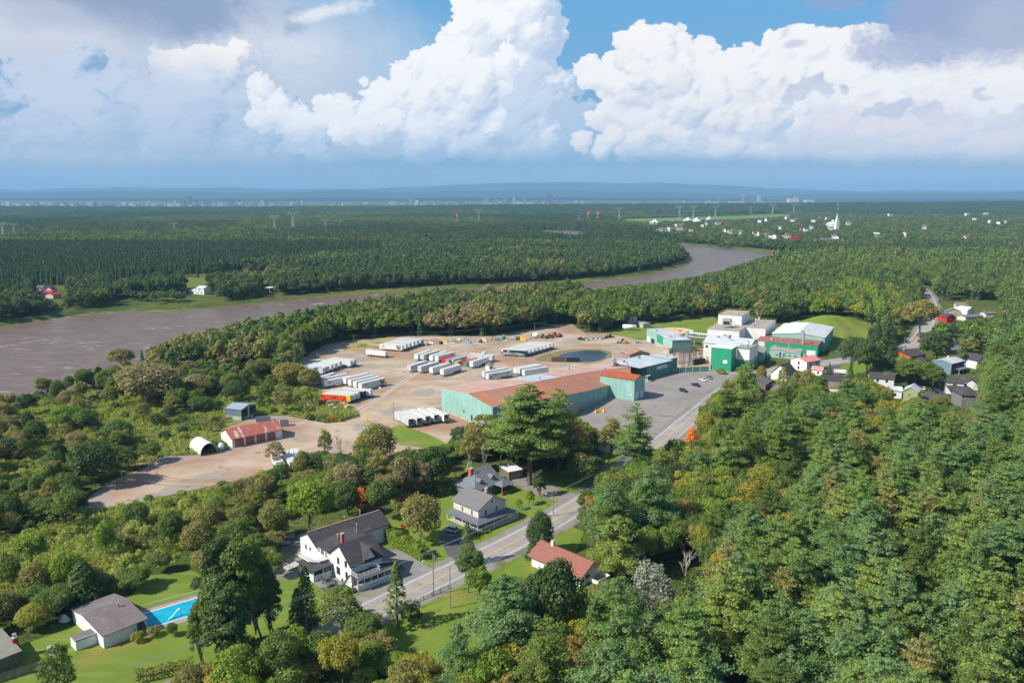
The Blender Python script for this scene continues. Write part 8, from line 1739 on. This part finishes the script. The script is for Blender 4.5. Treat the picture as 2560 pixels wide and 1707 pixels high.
fr=thing('rail_fence', 'brown wooden rail fence along the lawn side of the road', 'fence', P(870, 1585));f0=P(870, 1585);pts=[P(870+21*i, 1584-10.0*i+.05*i*i)-f0 for i in range(13)]
for p_ in pts:MB().box(p_.x-.08, p_.x+.08, p_.y-.08, p_.y+.08, 0, 1.15).build('post', m_wood, fr)
mb=MB();mb.path([p_+Vector((0, 0, .95))for p_ in pts], .07, 4);mb.path([p_+Vector((0, 0, .5))for p_ in pts], .06, 4);mb.build('rails', m_wood, fr)
def hedge(label, a, c, w, h_, seed, pal, dens=46):
 p, q=P(*a), P(*c);d=q-p;Ln=d.length;r=thing('hedge', label, 'hedge', p, atan2(d.y, d.x));rs=np.random.default_rng(seed);n=int(Ln*dens)
 x=rs.uniform(0, Ln, n);hh=h_*(1+.10*np.sin(x*1.3+seed)+.08*np.sin(x*3.1));t=rs.uniform(0, pi, n);ny=np.cos(t);nz=np.sin(t);y=w/2*np.sign(ny)*np.abs(ny)**.5;z=hh*np.where(nz>.5, 1, nz*1.9)*rs.uniform(.85, 1.04, n);low=rs.random(n)<.45;z[low]=rs.uniform(0, 1, low.sum())*hh[low];y[low]=np.where(rs.random(low.sum())<.5, -1, 1)*w/2*rs.uniform(.85, 1.05, low.sum())
 C=np.stack([x, y, z], 1);Nn=np.stack([0*x, y/w, np.clip(z/h_-.5, 0, 1)], 1);link('leaves', quads_mesh('hedge', cards(rs, C, Nn, .34, .9, .5)), LM[pal], r);return r
hedge('tall clipped green hedge between the white house and the lawn', A(1385, 470), A(1990, 800), 2.8, 3.6, 5, 'bright', 420);hedge('low dark hedge behind the slate-roofed house', B5(300, 640), B5(500, 600), 3.0, 2.6, 6, 'green', 150)
hedge('brownish hedge along the mown lawn at the bottom', D9(1330, 1190), D9(1900, 1060), 2.4, 2.0, 7, 'olive', 100);hedge('row of yellow-green plants along the beige house porch', B5(800, 1215), B5(1060, 1165), 1.2, .9, 8, 'bright', 90)
for i, (x, y)in enumerate((((A(1722, 425))), (A(1745, 415)))):
 g=P(x, y);r=thing('garden_chair', ['left', 'right'][i]+' one of two red garden chairs on the lawn', 'chair', g, .5+i, 'red garden chairs');MB().box(-.35, .35, -.35, .35, .35, .42).build('seat', c_red, r);MB().slab([(-.35, .3, .42), (.35, .3, .42), (.35, .6, 1.15), (-.35, .6, 1.15)], .06).build('backrest', c_red, r)
 for sx_ in(-.3, .3):
  for sy in(-.3, .3):MB().box(sx_-.04, sx_+.04, sy-.04, sy+.04, 0, .35).build('leg', c_red, r)
for i, (x, y, w, d_, h_, mt)in enumerate(((240, 620, 2.6, 1.8, 2.0, mat_plain('faded_orange', (.36, .13, .06))), (345, 570, 2.6, 2.2, 1.4, m_cb), (110, 640, 3.6, 3, 1.6, m_wood), (300, 640, 2.4, 1.6, .9, m_deck))):
 g=P(*A(x, y));r=thing('utility_trailer' if i else 'small_shed', ['small hut with an orange roof left of the gravel yard', 'blue box trailer carrying a board beside the maple', 'cluttered lean-to with a grey roof left of the orange hut', 'little flat cart on the grass by the orange hut'][i], 'shed' if i in(0, 2)else 'cart', g, .35)
 if i in(0, 2):MB().box(0, w, 0, d_, 0, h_).build('wall', m_wood, r);MB().slab([(-.2, -.2, h_), (w+.2, -.2, h_), (w+.2, d_+.2, h_+.4), (-.2, d_+.2, h_+.4)], -.1).build('roof', mt if i==0 else m_cgr, r)
 else:MB().box(0, w, 0, d_, .5, .6).box(0, w, 0, .08, .6, h_).box(0, w, d_-.08, d_, .6, h_).build('box', mt, r);wheels(r, [(w/2, 0), (w/2, d_)], .35, .15)
pw=Bld('shed', 'pale roofed garden shed peeping out between the poplars', 'shed', (668, 1405), (690, 1398), (650, 1395), 2.2);pw.walls(2.1, m_white, ridge='u', rh=3.0);pw.gable(2.1, 3.0, 'u', m_greyr, o=.2)
g=P(*A(1040, 1010));
# the houses on the right
N_=Z(2040, 820, 5.113);Q_=Z(2280, 680, 9.8)
def wallm(n, c):return mat_sheet(n, [tuple(x*.9 for x in c), c], .3, .01, 'wall', rough=.8, seam=.05)
m_ogr, m_org, m_blu, m_gry, m_vio=wallm('olive_green_siding', (.32, .36, .15)), wallm('orange_brick_wall', (.56, .11, .04)), wallm('blue_siding', (.16, .24, .31)), wallm('grey_siding', (.21, .20, .20)), wallm('violet_grey_siding', (.12, .12, .17))
def house(label, c0, cr, cl, z, ridge, rise, wm, rm, wins=(), name='house', L=None, W=None, o=.4, chim=None, cat='house'):
 b=Bld(name, label, cat, c0, cr, cl, z, L=L, W=W)
 if ridge in 'uv':b.walls(z, wm, ridge=ridge, rh=z+rise);b.gable(z, z+rise, ridge, rm, o=o)
 elif ridge=='h':b.walls(z, wm);b.hip(z, z+rise, rm, o=.6)
 else:b.walls(z, wm);b.shed([z, z, z+rise, z+rise], rm, o=o)
 for(f, t, zz, w, h_)in wins:b.win(f, (b.L if f in 'uU' else b.W)*t, zz, w, h_, frame=m_trim if wm is not m_white else m_black, bars=(1, 1))
 if chim:b.chimney(b.L*chim[0], b.W*chim[1], z, z+rise+1.2, .8, chim[2]if len(chim)>2 else m_brick)
 return b
house('white two-storey house with a salmon-pink metal roof', E(1950, 648), E(2083, 625), E(1815, 612), 5.6, 'u', 1.7, m_white, m_pink, [('v', .45, 3.4, 1.0, 1.6), ('v', .45, .8, 1.0, 1.6), ('u', .25, 3.2, 1.0, 1.5), ('u', .7, 3.6, .8, 1.2)], chim=(.4, .5, m_pink))
house('small white annex with a salmon roof beside the pink-roofed house', E(2100, 727), E(2120, 715), E(2012, 706), 3.4, 'v', 1.4, m_white, m_pink, [('v', .3, 1.2, .9, 1.1)], name='annex')
house('white steep-gabled cottage with a dark grey roof in front of the green annex', E(1770, 775), E(1850, 742), E(1562, 748), 3.6, 'u', 4.6, m_white, m_shd, [('v', .4, 1.2, 1.2, 1.4), ('v', .45, 4.2, .9, 1.2)], W=9.5)
house('low grey-brown roofed cottage beside the parking lot', E(1545, 868), E(1595, 832), E(1428, 808), 3.2, 'u', 2.2, m_brn, m_shg, [('v', .4, 1.2, 1.2, 1.2)], chim=(.3, .6, m_trim))
house('grey roofed extension right of the low cottage', E(1600, 912), E(1675, 925), E(1590, 850), 2.8, 'u', 1.2, m_brn, m_shg, name='annex')
house('tiny white hut with a pale roof at the road edge', E(1065, 1005), E(1110, 985), E(1050, 990), 2.4, 'u', 1.0, m_trim, m_trim, name='shed', cat='shed', o=.2)
house('white house with a dark roof and a brown-roofed front addition', N_(125, 678), N_(370, 672), N_(100, 600), 4.6, 'u', 2.4, m_white, m_shd, [('v', .4, 2.0, 1.0, 1.4)], L=11, W=8)
house('brown-roofed addition in front of the dark-roofed white house', N_(165, 762), N_(262, 770), N_(158, 700), 3.0, '/', 1.6, m_white, m_shb, name='annex', L=5, W=6)
house('small grey-roofed building with a brick gable by the road', N_(240, 565), N_(380, 575), N_(232, 545), 2.8, 'u', 1.0, m_brick, m_greyr, name='house', W=6)
house('white house with a charcoal roof behind the yellow-green trees', N_(690, 635), N_(1000, 655), N_(678, 575), 5.2, 'u', 2.2, m_white, m_shd, [('u', .28, 3.4, .9, 1.2), ('u', .66, 3.4, .9, 1.2)], W=8)
house('olive-green gabled house half hidden by trees', N_(1120, 797), N_(1305, 820), N_(1085, 720), 5.4, 'v', 2.0, m_ogr, m_greyr, [('u', .35, 2.8, 1.0, 1.5)], W=9)
house('white wing with a pale grey roof left of the olive-green house', N_(960, 795), N_(1100, 805), N_(920, 725), 3.8, 'u', 1.2, m_white, m_greyr, [('u', .3, 1.2, .9, 1.2)], name='annex', W=8)
house('orange-red brick house with a dark roof near the far road', N_(1215, 368), N_(1402, 338), N_(1100, 292), 4.4, 'u', 1.8, m_org, m_shd, [('v', .45, 1.8, 1.2, 1.5)], chim=(.25, .5))
house('porch with a dark roof on the orange-red house', N_(1330, 412), N_(1430, 405), N_(1255, 378), 2.8, '/', .8, m_org, m_shd, name='annex', L=5, W=4)
b=house('blue house with a light grey roof and a violet-grey side wall', N_(1735, 458), N_(1895, 418), N_(1490, 420), 6.0, 'u', 1.3, m_blu, m_greyr, [('v', .5, 1.6, 1.6, 1.5), ('u', .5, 3.5, 1.0, 1.2)], chim=(.6, .6, m_cream));b.box('side_cladding', m_vio, .1, b.L-.1, -.05, -.01, .1, 5.9);b.shed([2.6, 2.6, 3.2, 3.2], m_shg, r=(b.L*.2, -3, b.L*.7, 3), name='porch_roof');[b.box('post', m_trim, b.L*t, b.L*t+.15, -2.9, -2.75, 0, 2.6)for t in(.22, .55, .88)]
b=house('white house with black roof, shuttered windows and a front gable', N_(1675, 692), N_(2085, 722), N_(1660, 640), 5.8, 'u', 2.2, m_white, m_shd, [('u', .2, 3.6, 1.4, 1.4), ('u', .62, 3.4, 1.0, 1.3), ('u', .8, 3.4, 1.0, 1.3)], W=8);
r3=(b.L*.52, -.6, b.L*.44, 4.2);b.walls(5.6, m_white, r=r3, ridge='v', rh=8.0, name='front_gable', z0=3);b.gable(5.6, 8.0, 'v', m_shd, r=r3, o=.3, name='gable_roof');b.shed([3.6, 3.6, 4.4, 4.4], m_shd, r=(0, -3.2, b.L*.5, 3.2), name='porch_roof')
house('large grey house with a dark hipped roof at the wood edge', N_(1868, 857), N_(2110, 862), N_(1790, 800), 6.2, 'h', 3.4, m_gry, m_shd, [('u', .2, 4.2, 1.0, 1.4), ('u', .35, 1.6, 1.2, 1.3), ('u', .8, 4.2, 1.0, 1.4)], W=10, chim=(.4, .5, m_black))
house('tan-roofed bungalow with a white gable and brick chimney', N_(1680, 208), N_(1870, 196), N_(1598, 132), 3.6, 'v', 2.2, m_white, m_tan, [('u', .3, 1.2, 1.2, 1.2)], chim=(.52, .1))
house('grey shed roof in front of the tan bungalow', N_(1695, 285), N_(1800, 280), N_(1680, 230), 2.6, '/', .8, m_gry, m_shg, name='annex', W=6)
house('white house with a charcoal roof at the far right edge of the village', N_(2062, 420), N_(2225, 405), N_(2000, 368), 4.8, 'v', 2.6, m_white, m_shd, [('u', .3, 2.8, .9, 1.3), ('u', .6, 2.8, .9, 1.3)])
house('small grey garage beside the white house with shutters', N_(1575, 690), N_(1650, 695), N_(1560, 655), 2.8, 'u', 1.2, m_conc, m_shd, [('u', .5, .2, 1.4, 2.2)], name='garage', cat='garage', W=5)
house('bright red gabled house at the far road bend', Q_(862, 1112), Q_(1055, 1100), Q_(830, 1050), 4.2, 'v', 2.4, wallm('raspberry_siding', (.60, .02, .03)), m_shd, [('u', .4, 2.0, 1.0, 1.5)], W=9)
house('beige gabled house left of the white-roofed one', Q_(845, 975), Q_(1215, 990), Q_(790, 905), 3.6, 'v', 2.4, wallm('beige_siding', (.42, .34, .25)), m_shg, [('u', .45, 1.4, 2.6, 1.0)], W=9)
house('large house with bright white metal roof at the far road bend', Q_(1090, 905), Q_(1360, 935), Q_(930, 800), 4.6, 'u', 2.0, m_white, m_whroof, [], W=12)
house('white house with a brown-red roof behind the white-roofed one', Q_(1080, 818), Q_(1375, 830), Q_(1005, 735), 4.6, 'u', 2.0, m_white, m_shb, [('u', .2, 2.0, 1.2, 1.0), ('u', .55, 2.0, 1.2, 1.0)], W=10, chim=(.85, .2))
house('small white-porched house beside the red gabled one', Q_(700, 1050), Q_(830, 1075), Q_(690, 1010), 3.2, 'u', 1.4, m_white, m_shd, [('u', .4, 1.0, 1.0, 1.3)], W=7)
house('long low cream building right of the red house', Q_(1320, 1110), Q_(1740, 1080), Q_(1290, 1050), 3.0, 'u', 1.2, m_cream, m_shg, [('u', .2, 1.0, 1.0, 1.2), ('u', .4, 1.0, 1.0, 1.2)], W=8)
house('low house with a white roof edge at the right end of the row', Q_(1810, 1020), Q_(2060, 1015), Q_(1790, 985), 3.0, 'u', 1.0, m_cream, m_shg, name='house', W=7, chim=(.0, .2, m_tan))
R1=Z(0, 460, 2.7349)
house('white two-storey house with a blue-grey roof across the river', R1(1340, 712), R1(1393, 716), R1(1310, 706), 6.0, 'u', 2.0, m_white, m_greyr, [('u', .2, 1.2, 1.2, 1.4), ('u', .6, 1.2, 1.2, 1.4), ('u', .4, 4.0, 1.2, 1.2)], W=9)
house('single-storey wing of the white riverside house', R1(1294, 728), R1(1338, 732), R1(1288, 718), 3.0, 'u', 1.4, m_white, m_greyr, [('u', .4, .8, 2.0, 1.2)], name='annex', W=8)
house('white gabled cottage beyond the river at the left', R1(305, 722), R1(352, 722), R1(298, 712), 5.0, 'v', 3.0, m_white, m_shg, [('u', .4, 2.0, 1.4, 1.5)], W=9)
house('house with a bright red roof beyond the river', R1(262, 742), R1(345, 745), R1(250, 735), 3.4, 'u', 1.6, m_cream, mat_plain('dark_red_roof', (.40, .03, .03)), [], W=9)
house('second red-roofed building beyond the river, to the right', R1(362, 760), R1(415, 752), R1(358, 742), 3.4, 'u', 1.8, m_cream, mat_plain('dark_red_roof_b', (.42, .03, .03)), [], W=9)
house('pale house behind the red roof beyond the river', R1(245, 712), R1(285, 712), R1(240, 702), 5.0, 'u', 2.0, m_white, m_shg, [], W=8)
b=Bld('pavilion', 'white flat-roofed open pavilion across the river', 'pavilion', R1(1808, 738), R1(1845, 742), R1(1800, 732), 0, W=7);b.shed([4.6]*4, m_trim, o=.8);[b.box('post', m_trim, x, x+.3, y, y+.3, 0, 4.5)for x in(0, b.L-.3)for y in(0, 6.7)];b.box('wall', m_brn, 2, b.L-2, 3, 6, 0, 4.2)
# the far town, church and works
rr=random.Random(77)
fw=[m_white, m_cream, wallm('far_beige', (.42, .36, .28)), wallm('far_brick', (.36, .14, .09)), m_whs];fr_=[m_shd, m_shg, m_greyr, m_shb, m_redsh, m_slate]
wn_, rn_=['white', 'cream', 'beige', 'brick-red', 'off-white'], ['charcoal', 'grey', 'pale metal', 'brown', 'red', 'slate']
mk2=['left of the church', 'by the river bend', 'beside the green field', 'right of the church', 'under the far ridge', 'near the right edge']
def far_house(px, py, i, W=11, D=9, H=5.5):
 g=P(px, py);w, r=rr.randrange(5), rr.randrange(6);where=mk2[0]if px<2090 and py>575 else(mk2[1]if px<1800 else(mk2[3]if py>560 and px<2300 else(mk2[4]if py<545 else(mk2[5]if px>2300 else mk2[2]))))
 o=thing('village_house', f'{wn_[w]} village house with a {rn_[r]} roof {where}', 'house', g, rr.uniform(-.8, .8), 'village houses far off')
 mb=MB();mb.box(-W/2, W/2, -D/2, D/2, 0, H);mb.poly([(-W/2, -D/2, H), (-W/2, 0, H+3), (-W/2, D/2, H)]);mb.poly([(W/2, -D/2, H), (W/2, D/2, H), (W/2, 0, H+3)]);mb.build('wall', fw[w], o)
 mb=MB();mb.slab([(-W/2-.5, -D/2-.6, H-.3), (W/2+.5, -D/2-.6, H-.3), (W/2+.5, 0, H+3.1), (-W/2-.5, 0, H+3.1)], -.3);mb.slab([(-W/2-.5, 0, H+3.1), (W/2+.5, 0, H+3.1), (W/2+.5, D/2+.6, H-.3), (-W/2-.5, D/2+.6, H-.3)], -.3);mb.build('roof', fr_[r], o)
Vv=Z(1600, 480, 4.704)
for i, s in enumerate(VS_):
 x, y=Vv(s[0], s[1]);far_house(x, y+2.0, i, 15 if y<555 else 12, 11, 7)
for i, (x, y)in enumerate(VS2):far_house(x, y, i, *((22, 14, 9)if y<545 else(13, 10, 8.5)))
def block(label, px, py, W, D, H, mat, roof=None, name='building', cat='building', rz=0.0):
 g=P(px, py);o=thing(name, label, cat, g, rz);MB().box(-W/2, W/2, 0, D, 0, H).build('wall', mat, o);MB().box(-W/2-.5, W/2+.5, -.5, D+.5, H, H+.8).build('roof', roof or m_whroof, o);return o
block('bright red barn roof in the village', *Vv(1835, 566), 22, 14, 6, m_cr, m_cr);block('long brick-red building below the church', *Vv(2215, 596), 34, 14, 7, fw[3], m_cgr);block('white long building beside the brick-red one', *Vv(2095, 590), 16, 12, 7, m_white);block('dark red small building left of the long white one', *Vv(2015, 584), 12, 10, 6, fw[3])
block('green-roofed white house left of the church', *Vv(1735, 545), 20, 12, 6, m_white, m_cl);block('bright orange roof by the field', 1545, 566, 60, 24, 8, m_orange, m_orange);block('long pale green-roofed hall in the village', *Vv(460, 450), 22, 10, 5, m_white, m_tealb)
for i, (x, y)in enumerate(((170, 378), (660, 352), (560, 345), (810, 330))):
 g=P(*Vv(x, y));o=thing('dome_tent', ['largest white peaked tent at the left of the field', 'white peaked tent in front of the pylons', 'low white tent by the pylons', 'small white tent right of the pylons'][i], 'tent', g);mb=MB();R0=(26, 20, 16, 10)[i];n=12
 ringp=[(cos(2*pi*k/n)*R0, sin(2*pi*k/n)*R0*.6)for k in range(n)]
 for k in range(n):a, c=ringp[k], ringp[(k+1)%n];mb.poly([(*a, 0), (*c, 0), (*c, 5), (*a, 5)]);mb.poly([(*a, 5), (*c, 5), (c[0]*.4, c[1]*.4, 9), (a[0]*.4, a[1]*.4, 9)]);mb.poly([(a[0]*.4, a[1]*.4, 9), (c[0]*.4, c[1]*.4, 9), (2, 0, 17)])
 mb.build('canvas', m_trim, o)
g=P(*Vv(2310, 440));ch=thing('church', 'white village church with a tall pointed spire', 'church', g, .2);MB().box(-5, 5, -5, 5, 0, 22).build('tower', m_white, ch)
mb=MB();mb.box(-3.6, 3.6, -3.6, 3.6, 22.1, 30);mb.build('belfry', m_white, ch);mb=MB();[mb.poly([(4.2*cos(2*pi*k/8), 4.2*sin(2*pi*k/8), 30), (4.2*cos(2*pi*(k+1)/8), 4.2*sin(2*pi*(k+1)/8), 30), (0, 0, 48)])for k in range(8)];mb.build('spire', m_greyr, ch);MB().box(-9, 9, 5.1, 40, 0, 13).build('nave', m_white, ch);mb=MB();mb.slab([(-10, 4.9, 12.6), (0, 4.9, 20), (0, 41, 20), (-10, 41, 12.6)], .4);mb.slab([(0, 4.9, 20), (10, 4.9, 12.6), (10, 41, 12.6), (0, 41, 20)], .4);mb.build('nave_roof', m_greyr, ch)
# pylons
m_pg=mat_plain('pylon_grey', (.36, .37, .38), rough=.5, metal=.2);m_pr=mat_plain('pylon_red', (.62, .06, .04));m_pw=mat_plain('pylon_white', (.66, .64, .62))
PM={}
def pylon_mesh(kind):
 if kind in PM:return PM[kind]
 mb=MB();H, B, T=48.0, 7.0, 3.0;rT=.42
 n=8;zs=[H*.72*i/n for i in range(n+1)]
 def wd(z):return B+(T-B)*min(1, z/(H*.60))
 for i in range(n):
  mb.mi=(i//2)%2 if kind=='red' else 0
  z0, z1=zs[i], zs[i+1];w0, w1=wd(z0)/2, wd(z1)/2
  C0=[(-w0, -w0), (w0, -w0), (w0, w0), (-w0, w0)];C1=[(-w1, -w1), (w1, -w1), (w1, w1), (-w1, w1)]
  for k in range(4):
   l=(k+1)%4;mb.tube((*C0[k], z0), (*C1[k], z1), rT, None, 4, False);mb.tube((*C0[k], z0), (*C1[l], z1), rT*.6, None, 4, False);mb.tube((*C0[l], z0), (*C1[k], z1), rT*.6, None, 4, False);mb.tube((*C1[k], z1), (*C1[l], z1), rT*.6, None, 4, False)
 mb.mi=0;zt=zs[-1];za=H*.88
 for s in(-1, 1):
  mb.tube((s*1.5, 0, zt), (s*6, 0, za), rT, None, 4, False);mb.tube((s*1.5, 0, zt), (s*3, 0, za), rT, None, 4, False)
  mb.tube((s*8, 0, za), (s*8.6, 0, H), rT*.8, None, 4, False);mb.tube((s*4, 0, za), (s*8.6, 0, H), rT*.7, None, 4, False)
  for x0 in(2, 7, 12.5):mb.tube((s*x0, 0, za), (s*(x0+1), 0, za-4), .18, None, 4, False);mb.tube((s*(x0+2), 0, za), (s*(x0+1), 0, za-4), .18, None, 4, False)
 for y in(-1, 1):mb.tube((-15, y*.3, za), (15, y*.3, za), rT, None, 4, False);mb.tube((-15, y*.3, za), (0, y, za+2.2), rT*.7, None, 4, False);mb.tube((15, y*.3, za), (0, y, za+2.2), rT*.7, None, 4, False)
 for k in range(-7, 8):mb.tube((k*2, 0, za), (k*2+1, 0, za+2-abs(k)*.25), rT*.5, None, 4, False)
 me=make_mesh('pylon', mb.V, mb.F)
 for m in((m_pr, m_pw)if kind=='red' else(m_pg, )):me.materials.append(m)
 if kind=='red':me.polygons.foreach_set('material_index', mb.M)
 PM[kind]=me;return me
def pylon(label, px, base, top, kind='grey', s=None):
 g=P(px, base);h=hgt((px, base), top);o=link('power_pylon', pylon_mesh(kind));o.location=g;k=h/48;o.scale=(k, k, k);o.rotation_euler=(0, 0, rr.uniform(-.2, .2));return tag(o, label, 'pylon', 'high-voltage pylons')
pylon('red and white lattice pylon standing alone left of centre', 1143, 566, 524, 'red');pylon('left one of the pair of red and white pylons', 1470, 557, 520, 'red');pylon('right one of the pair of red and white pylons', 1494, 557, 520, 'red')
for i, (x, b_, t_, lb_)in enumerate([(1197, 563, 520, 'tall grey pylon right of the lone red one'), (1178, 560, 540, 'small grey pylon between red and tall grey ones'), (437, 590, 555, 'grey pylon above the left plantation'), (687, 585, 536, 'grey pylon, left of the three at left centre'), (734, 582, 527, 'tallest grey pylon of the three at left centre'), (814, 583, 545, 'grey pylon, right of the three at left centre'), (10, 605, 553, 'grey pylon at the left edge'), (38, 603, 555, 'grey pylon second from the left edge'), (1447, 562, 536, 'small grey pylon left of the red pair'), (1548, 556, 517, 'grey pylon right of the red pair'), (1698, 551, 512, 'left grey pylon of the three in the green field'), (1733, 549, 512, 'middle grey pylon of the three in the green field'), (1788, 549, 512, 'right grey pylon of the three in the green field'), (1931, 541, 508, 'grey pylon in front of the far dark wood'), (1984, 536, 508, 'faint pylon right of the far wood one'), (2094, 530, 506, 'faint pylon above the village'), (1876, 538, 515, 'faint pylon behind the field'), (618, 522, 497, 'distant mast on the left ridge')]):pylon(lb_, x, b_, t_)
# the city on the horizon
m_city=[mat_plain('city_%d'%i, c, var=.15, scale=.02)for i, c in enumerate([(.38, .38, .38), (.24, .24, .25), (.50, .48, .45), (.22, .18, .17), (.13, .15, .18)])]
def tower(label, px, py_top, w_px, d=9000, mat=0, base=18, group=None):
 p=PD(px, py_top, d);w=w_px*d/FPX;return_=MB().box(-w/2, w/2, 0, w*.8, -25, p.z).box(-w*.3, w*.3, w*.2, w*.5, p.z, p.z+5).build('city_tower', m_city[mat]);return_.location=(p.x, p.y, 0);return tag(return_, label, 'tower block', group)
for i, (x, t, w, m, lb_)in enumerate([(468, 491, 11, 4, 'tallest dark tower on the left skyline'), (455, 498, 8, 4, 'shorter dark tower left of the tallest'), (437, 501, 5, 0, 'narrow pale tower on the left skyline'), (577, 498, 6, 4, 'slim tower right of the left downtown'), (488, 503, 8, 3, 'brick-coloured block right of the tallest tower'), (222, 507, 17, 0, 'wide pale slab block on the far left'), (275, 510, 12, 1, 'grey wide block right of the pale slab'), (250, 505, 9, 1, 'grey block on the far left skyline'), (155, 506, 12, 3, 'brownish block at the far left'), (655, 501, 7, 0, 'white block left of the middle skyline'), (742, 500, 9, 3, 'reddish block in the left middle skyline'), (1027, 497, 10, 1, 'pale block in the middle skyline'), (1084, 499, 6, 3, 'small reddish tower in the middle'), (1215, 497, 14, 1, 'broad block left of the central downtown'), (1241, 498, 9, 1, 'grey block in the central downtown'), (1263, 494, 5, 1, 'slim block in the central downtown'), (1285, 494, 6, 0, 'pale tower in the central downtown'), (1311, 491, 7, 1, 'grey tower left of the twin towers'), (1372, 484, 9, 4, 'left and taller twin tower of central downtown'), (1380, 490, 7, 4, 'right and lower twin tower of central downtown'), (1395, 493, 3, 4, 'thin mast block right of the twin towers'), (1860, 487, 3, 0, 'thin pale chimney tower at the right works'), (1868, 496, 18, 3, 'brown industrial block under the chimney'), (1899, 490, 8, 0, 'pale square tower right of the chimney'), (1800, 496, 7, 3, 'reddish block left of the chimney'), (1826, 496, 3, 3, 'small red stack at the works'), (1990, 494, 8, 0, 'pale block on the right horizon'), (1297, 507, 7, 2, 'white storage dome in the centre'), (1304, 507, 6, 2, 'second white storage dome in the centre')]):tower(lb_, x, t, w, 8600 if i<11 else 9500, m, group='city towers on the horizon')
for i, (x, y, w)in enumerate(((1686, 508, 22), (1780, 506, 30), (1845, 505, 42), (1985, 497, 24), (2025, 500, 20), (1310, 509, 40))):
 p=PD(x, y, 8200);ww=w*8200/FPX;o=MB().box(-ww/2, ww/2, 0, 60, -25, p.z).build('industrial_hall', m_city[2]);o.location=(p.x, p.y, 0);tag(o, ['long white hall, leftmost of the works on the right horizon', 'long pale hall left of the chimney', 'longest pale hall below the chimney', 'pale hall on the far right horizon', 'second pale hall on the far right horizon', 'low pale hall below the central downtown'][i], 'hall')
mb=MB();rs=np.random.default_rng(8)
for i in range(520):
 x=rs.choice([rs.uniform(0, 760), rs.uniform(820, 1500), rs.uniform(1550, 2100), rs.uniform(2000, 2560)], p=[.5, .25, .17, .08]);dd=rs.uniform(7200, 10500);p=PD(x, 500, dd);w=rs.uniform(15, 55);h_=rs.uniform(6, 26)+(rs.random()<.08)*25;mb.mi=int(rs.integers(0, 5));mb.box(p.x-w/2, p.x+w/2, dd, dd+20, -25, h_+ground_z(p.x, dd).item()+2)
tag(mb.build('far_city', m_city), 'low buildings of the distant city spread along the horizon', kind='stuff')
seen_={}
for o in list(scene.objects):
 if o.parent is None and o.get('group')=='village houses far off':seen_.setdefault(o['label'], []).append(o)
for lb_, L_ in seen_.items():
 if len(L_)>1:
  L_.sort(key=lambda o:proj(o.location.x, o.location.y, 0)[0])
  for i, o in enumerate(L_):o['label']=('leftmost ' if i==0 else('rightmost ' if i==len(L_)-1 else ORD[min(i, 14)]+' '))+lb_
# the air
mb=MB();mb.box(-45000, 45000, -1200, 47000, -40, 620)
hm=bpy.data.materials.new('haze_air');hm.use_nodes=True;nt=hm.node_tree;nt.nodes.clear()
o_=nt.nodes.new('ShaderNodeOutputMaterial');pv=nt.nodes.new('ShaderNodeVolumePrincipled')
pv.inputs['Color'].default_value=(.36, .68, 1.0, 1);pv.inputs['Density'].default_value=6.0e-5;pv.inputs['Anisotropy'].default_value=0.0
nt.links.new(pv.outputs[0], o_.inputs['Volume'])
tag(mb.build('haze', hm), 'thin blue haze over the whole plain', kind='stuff')
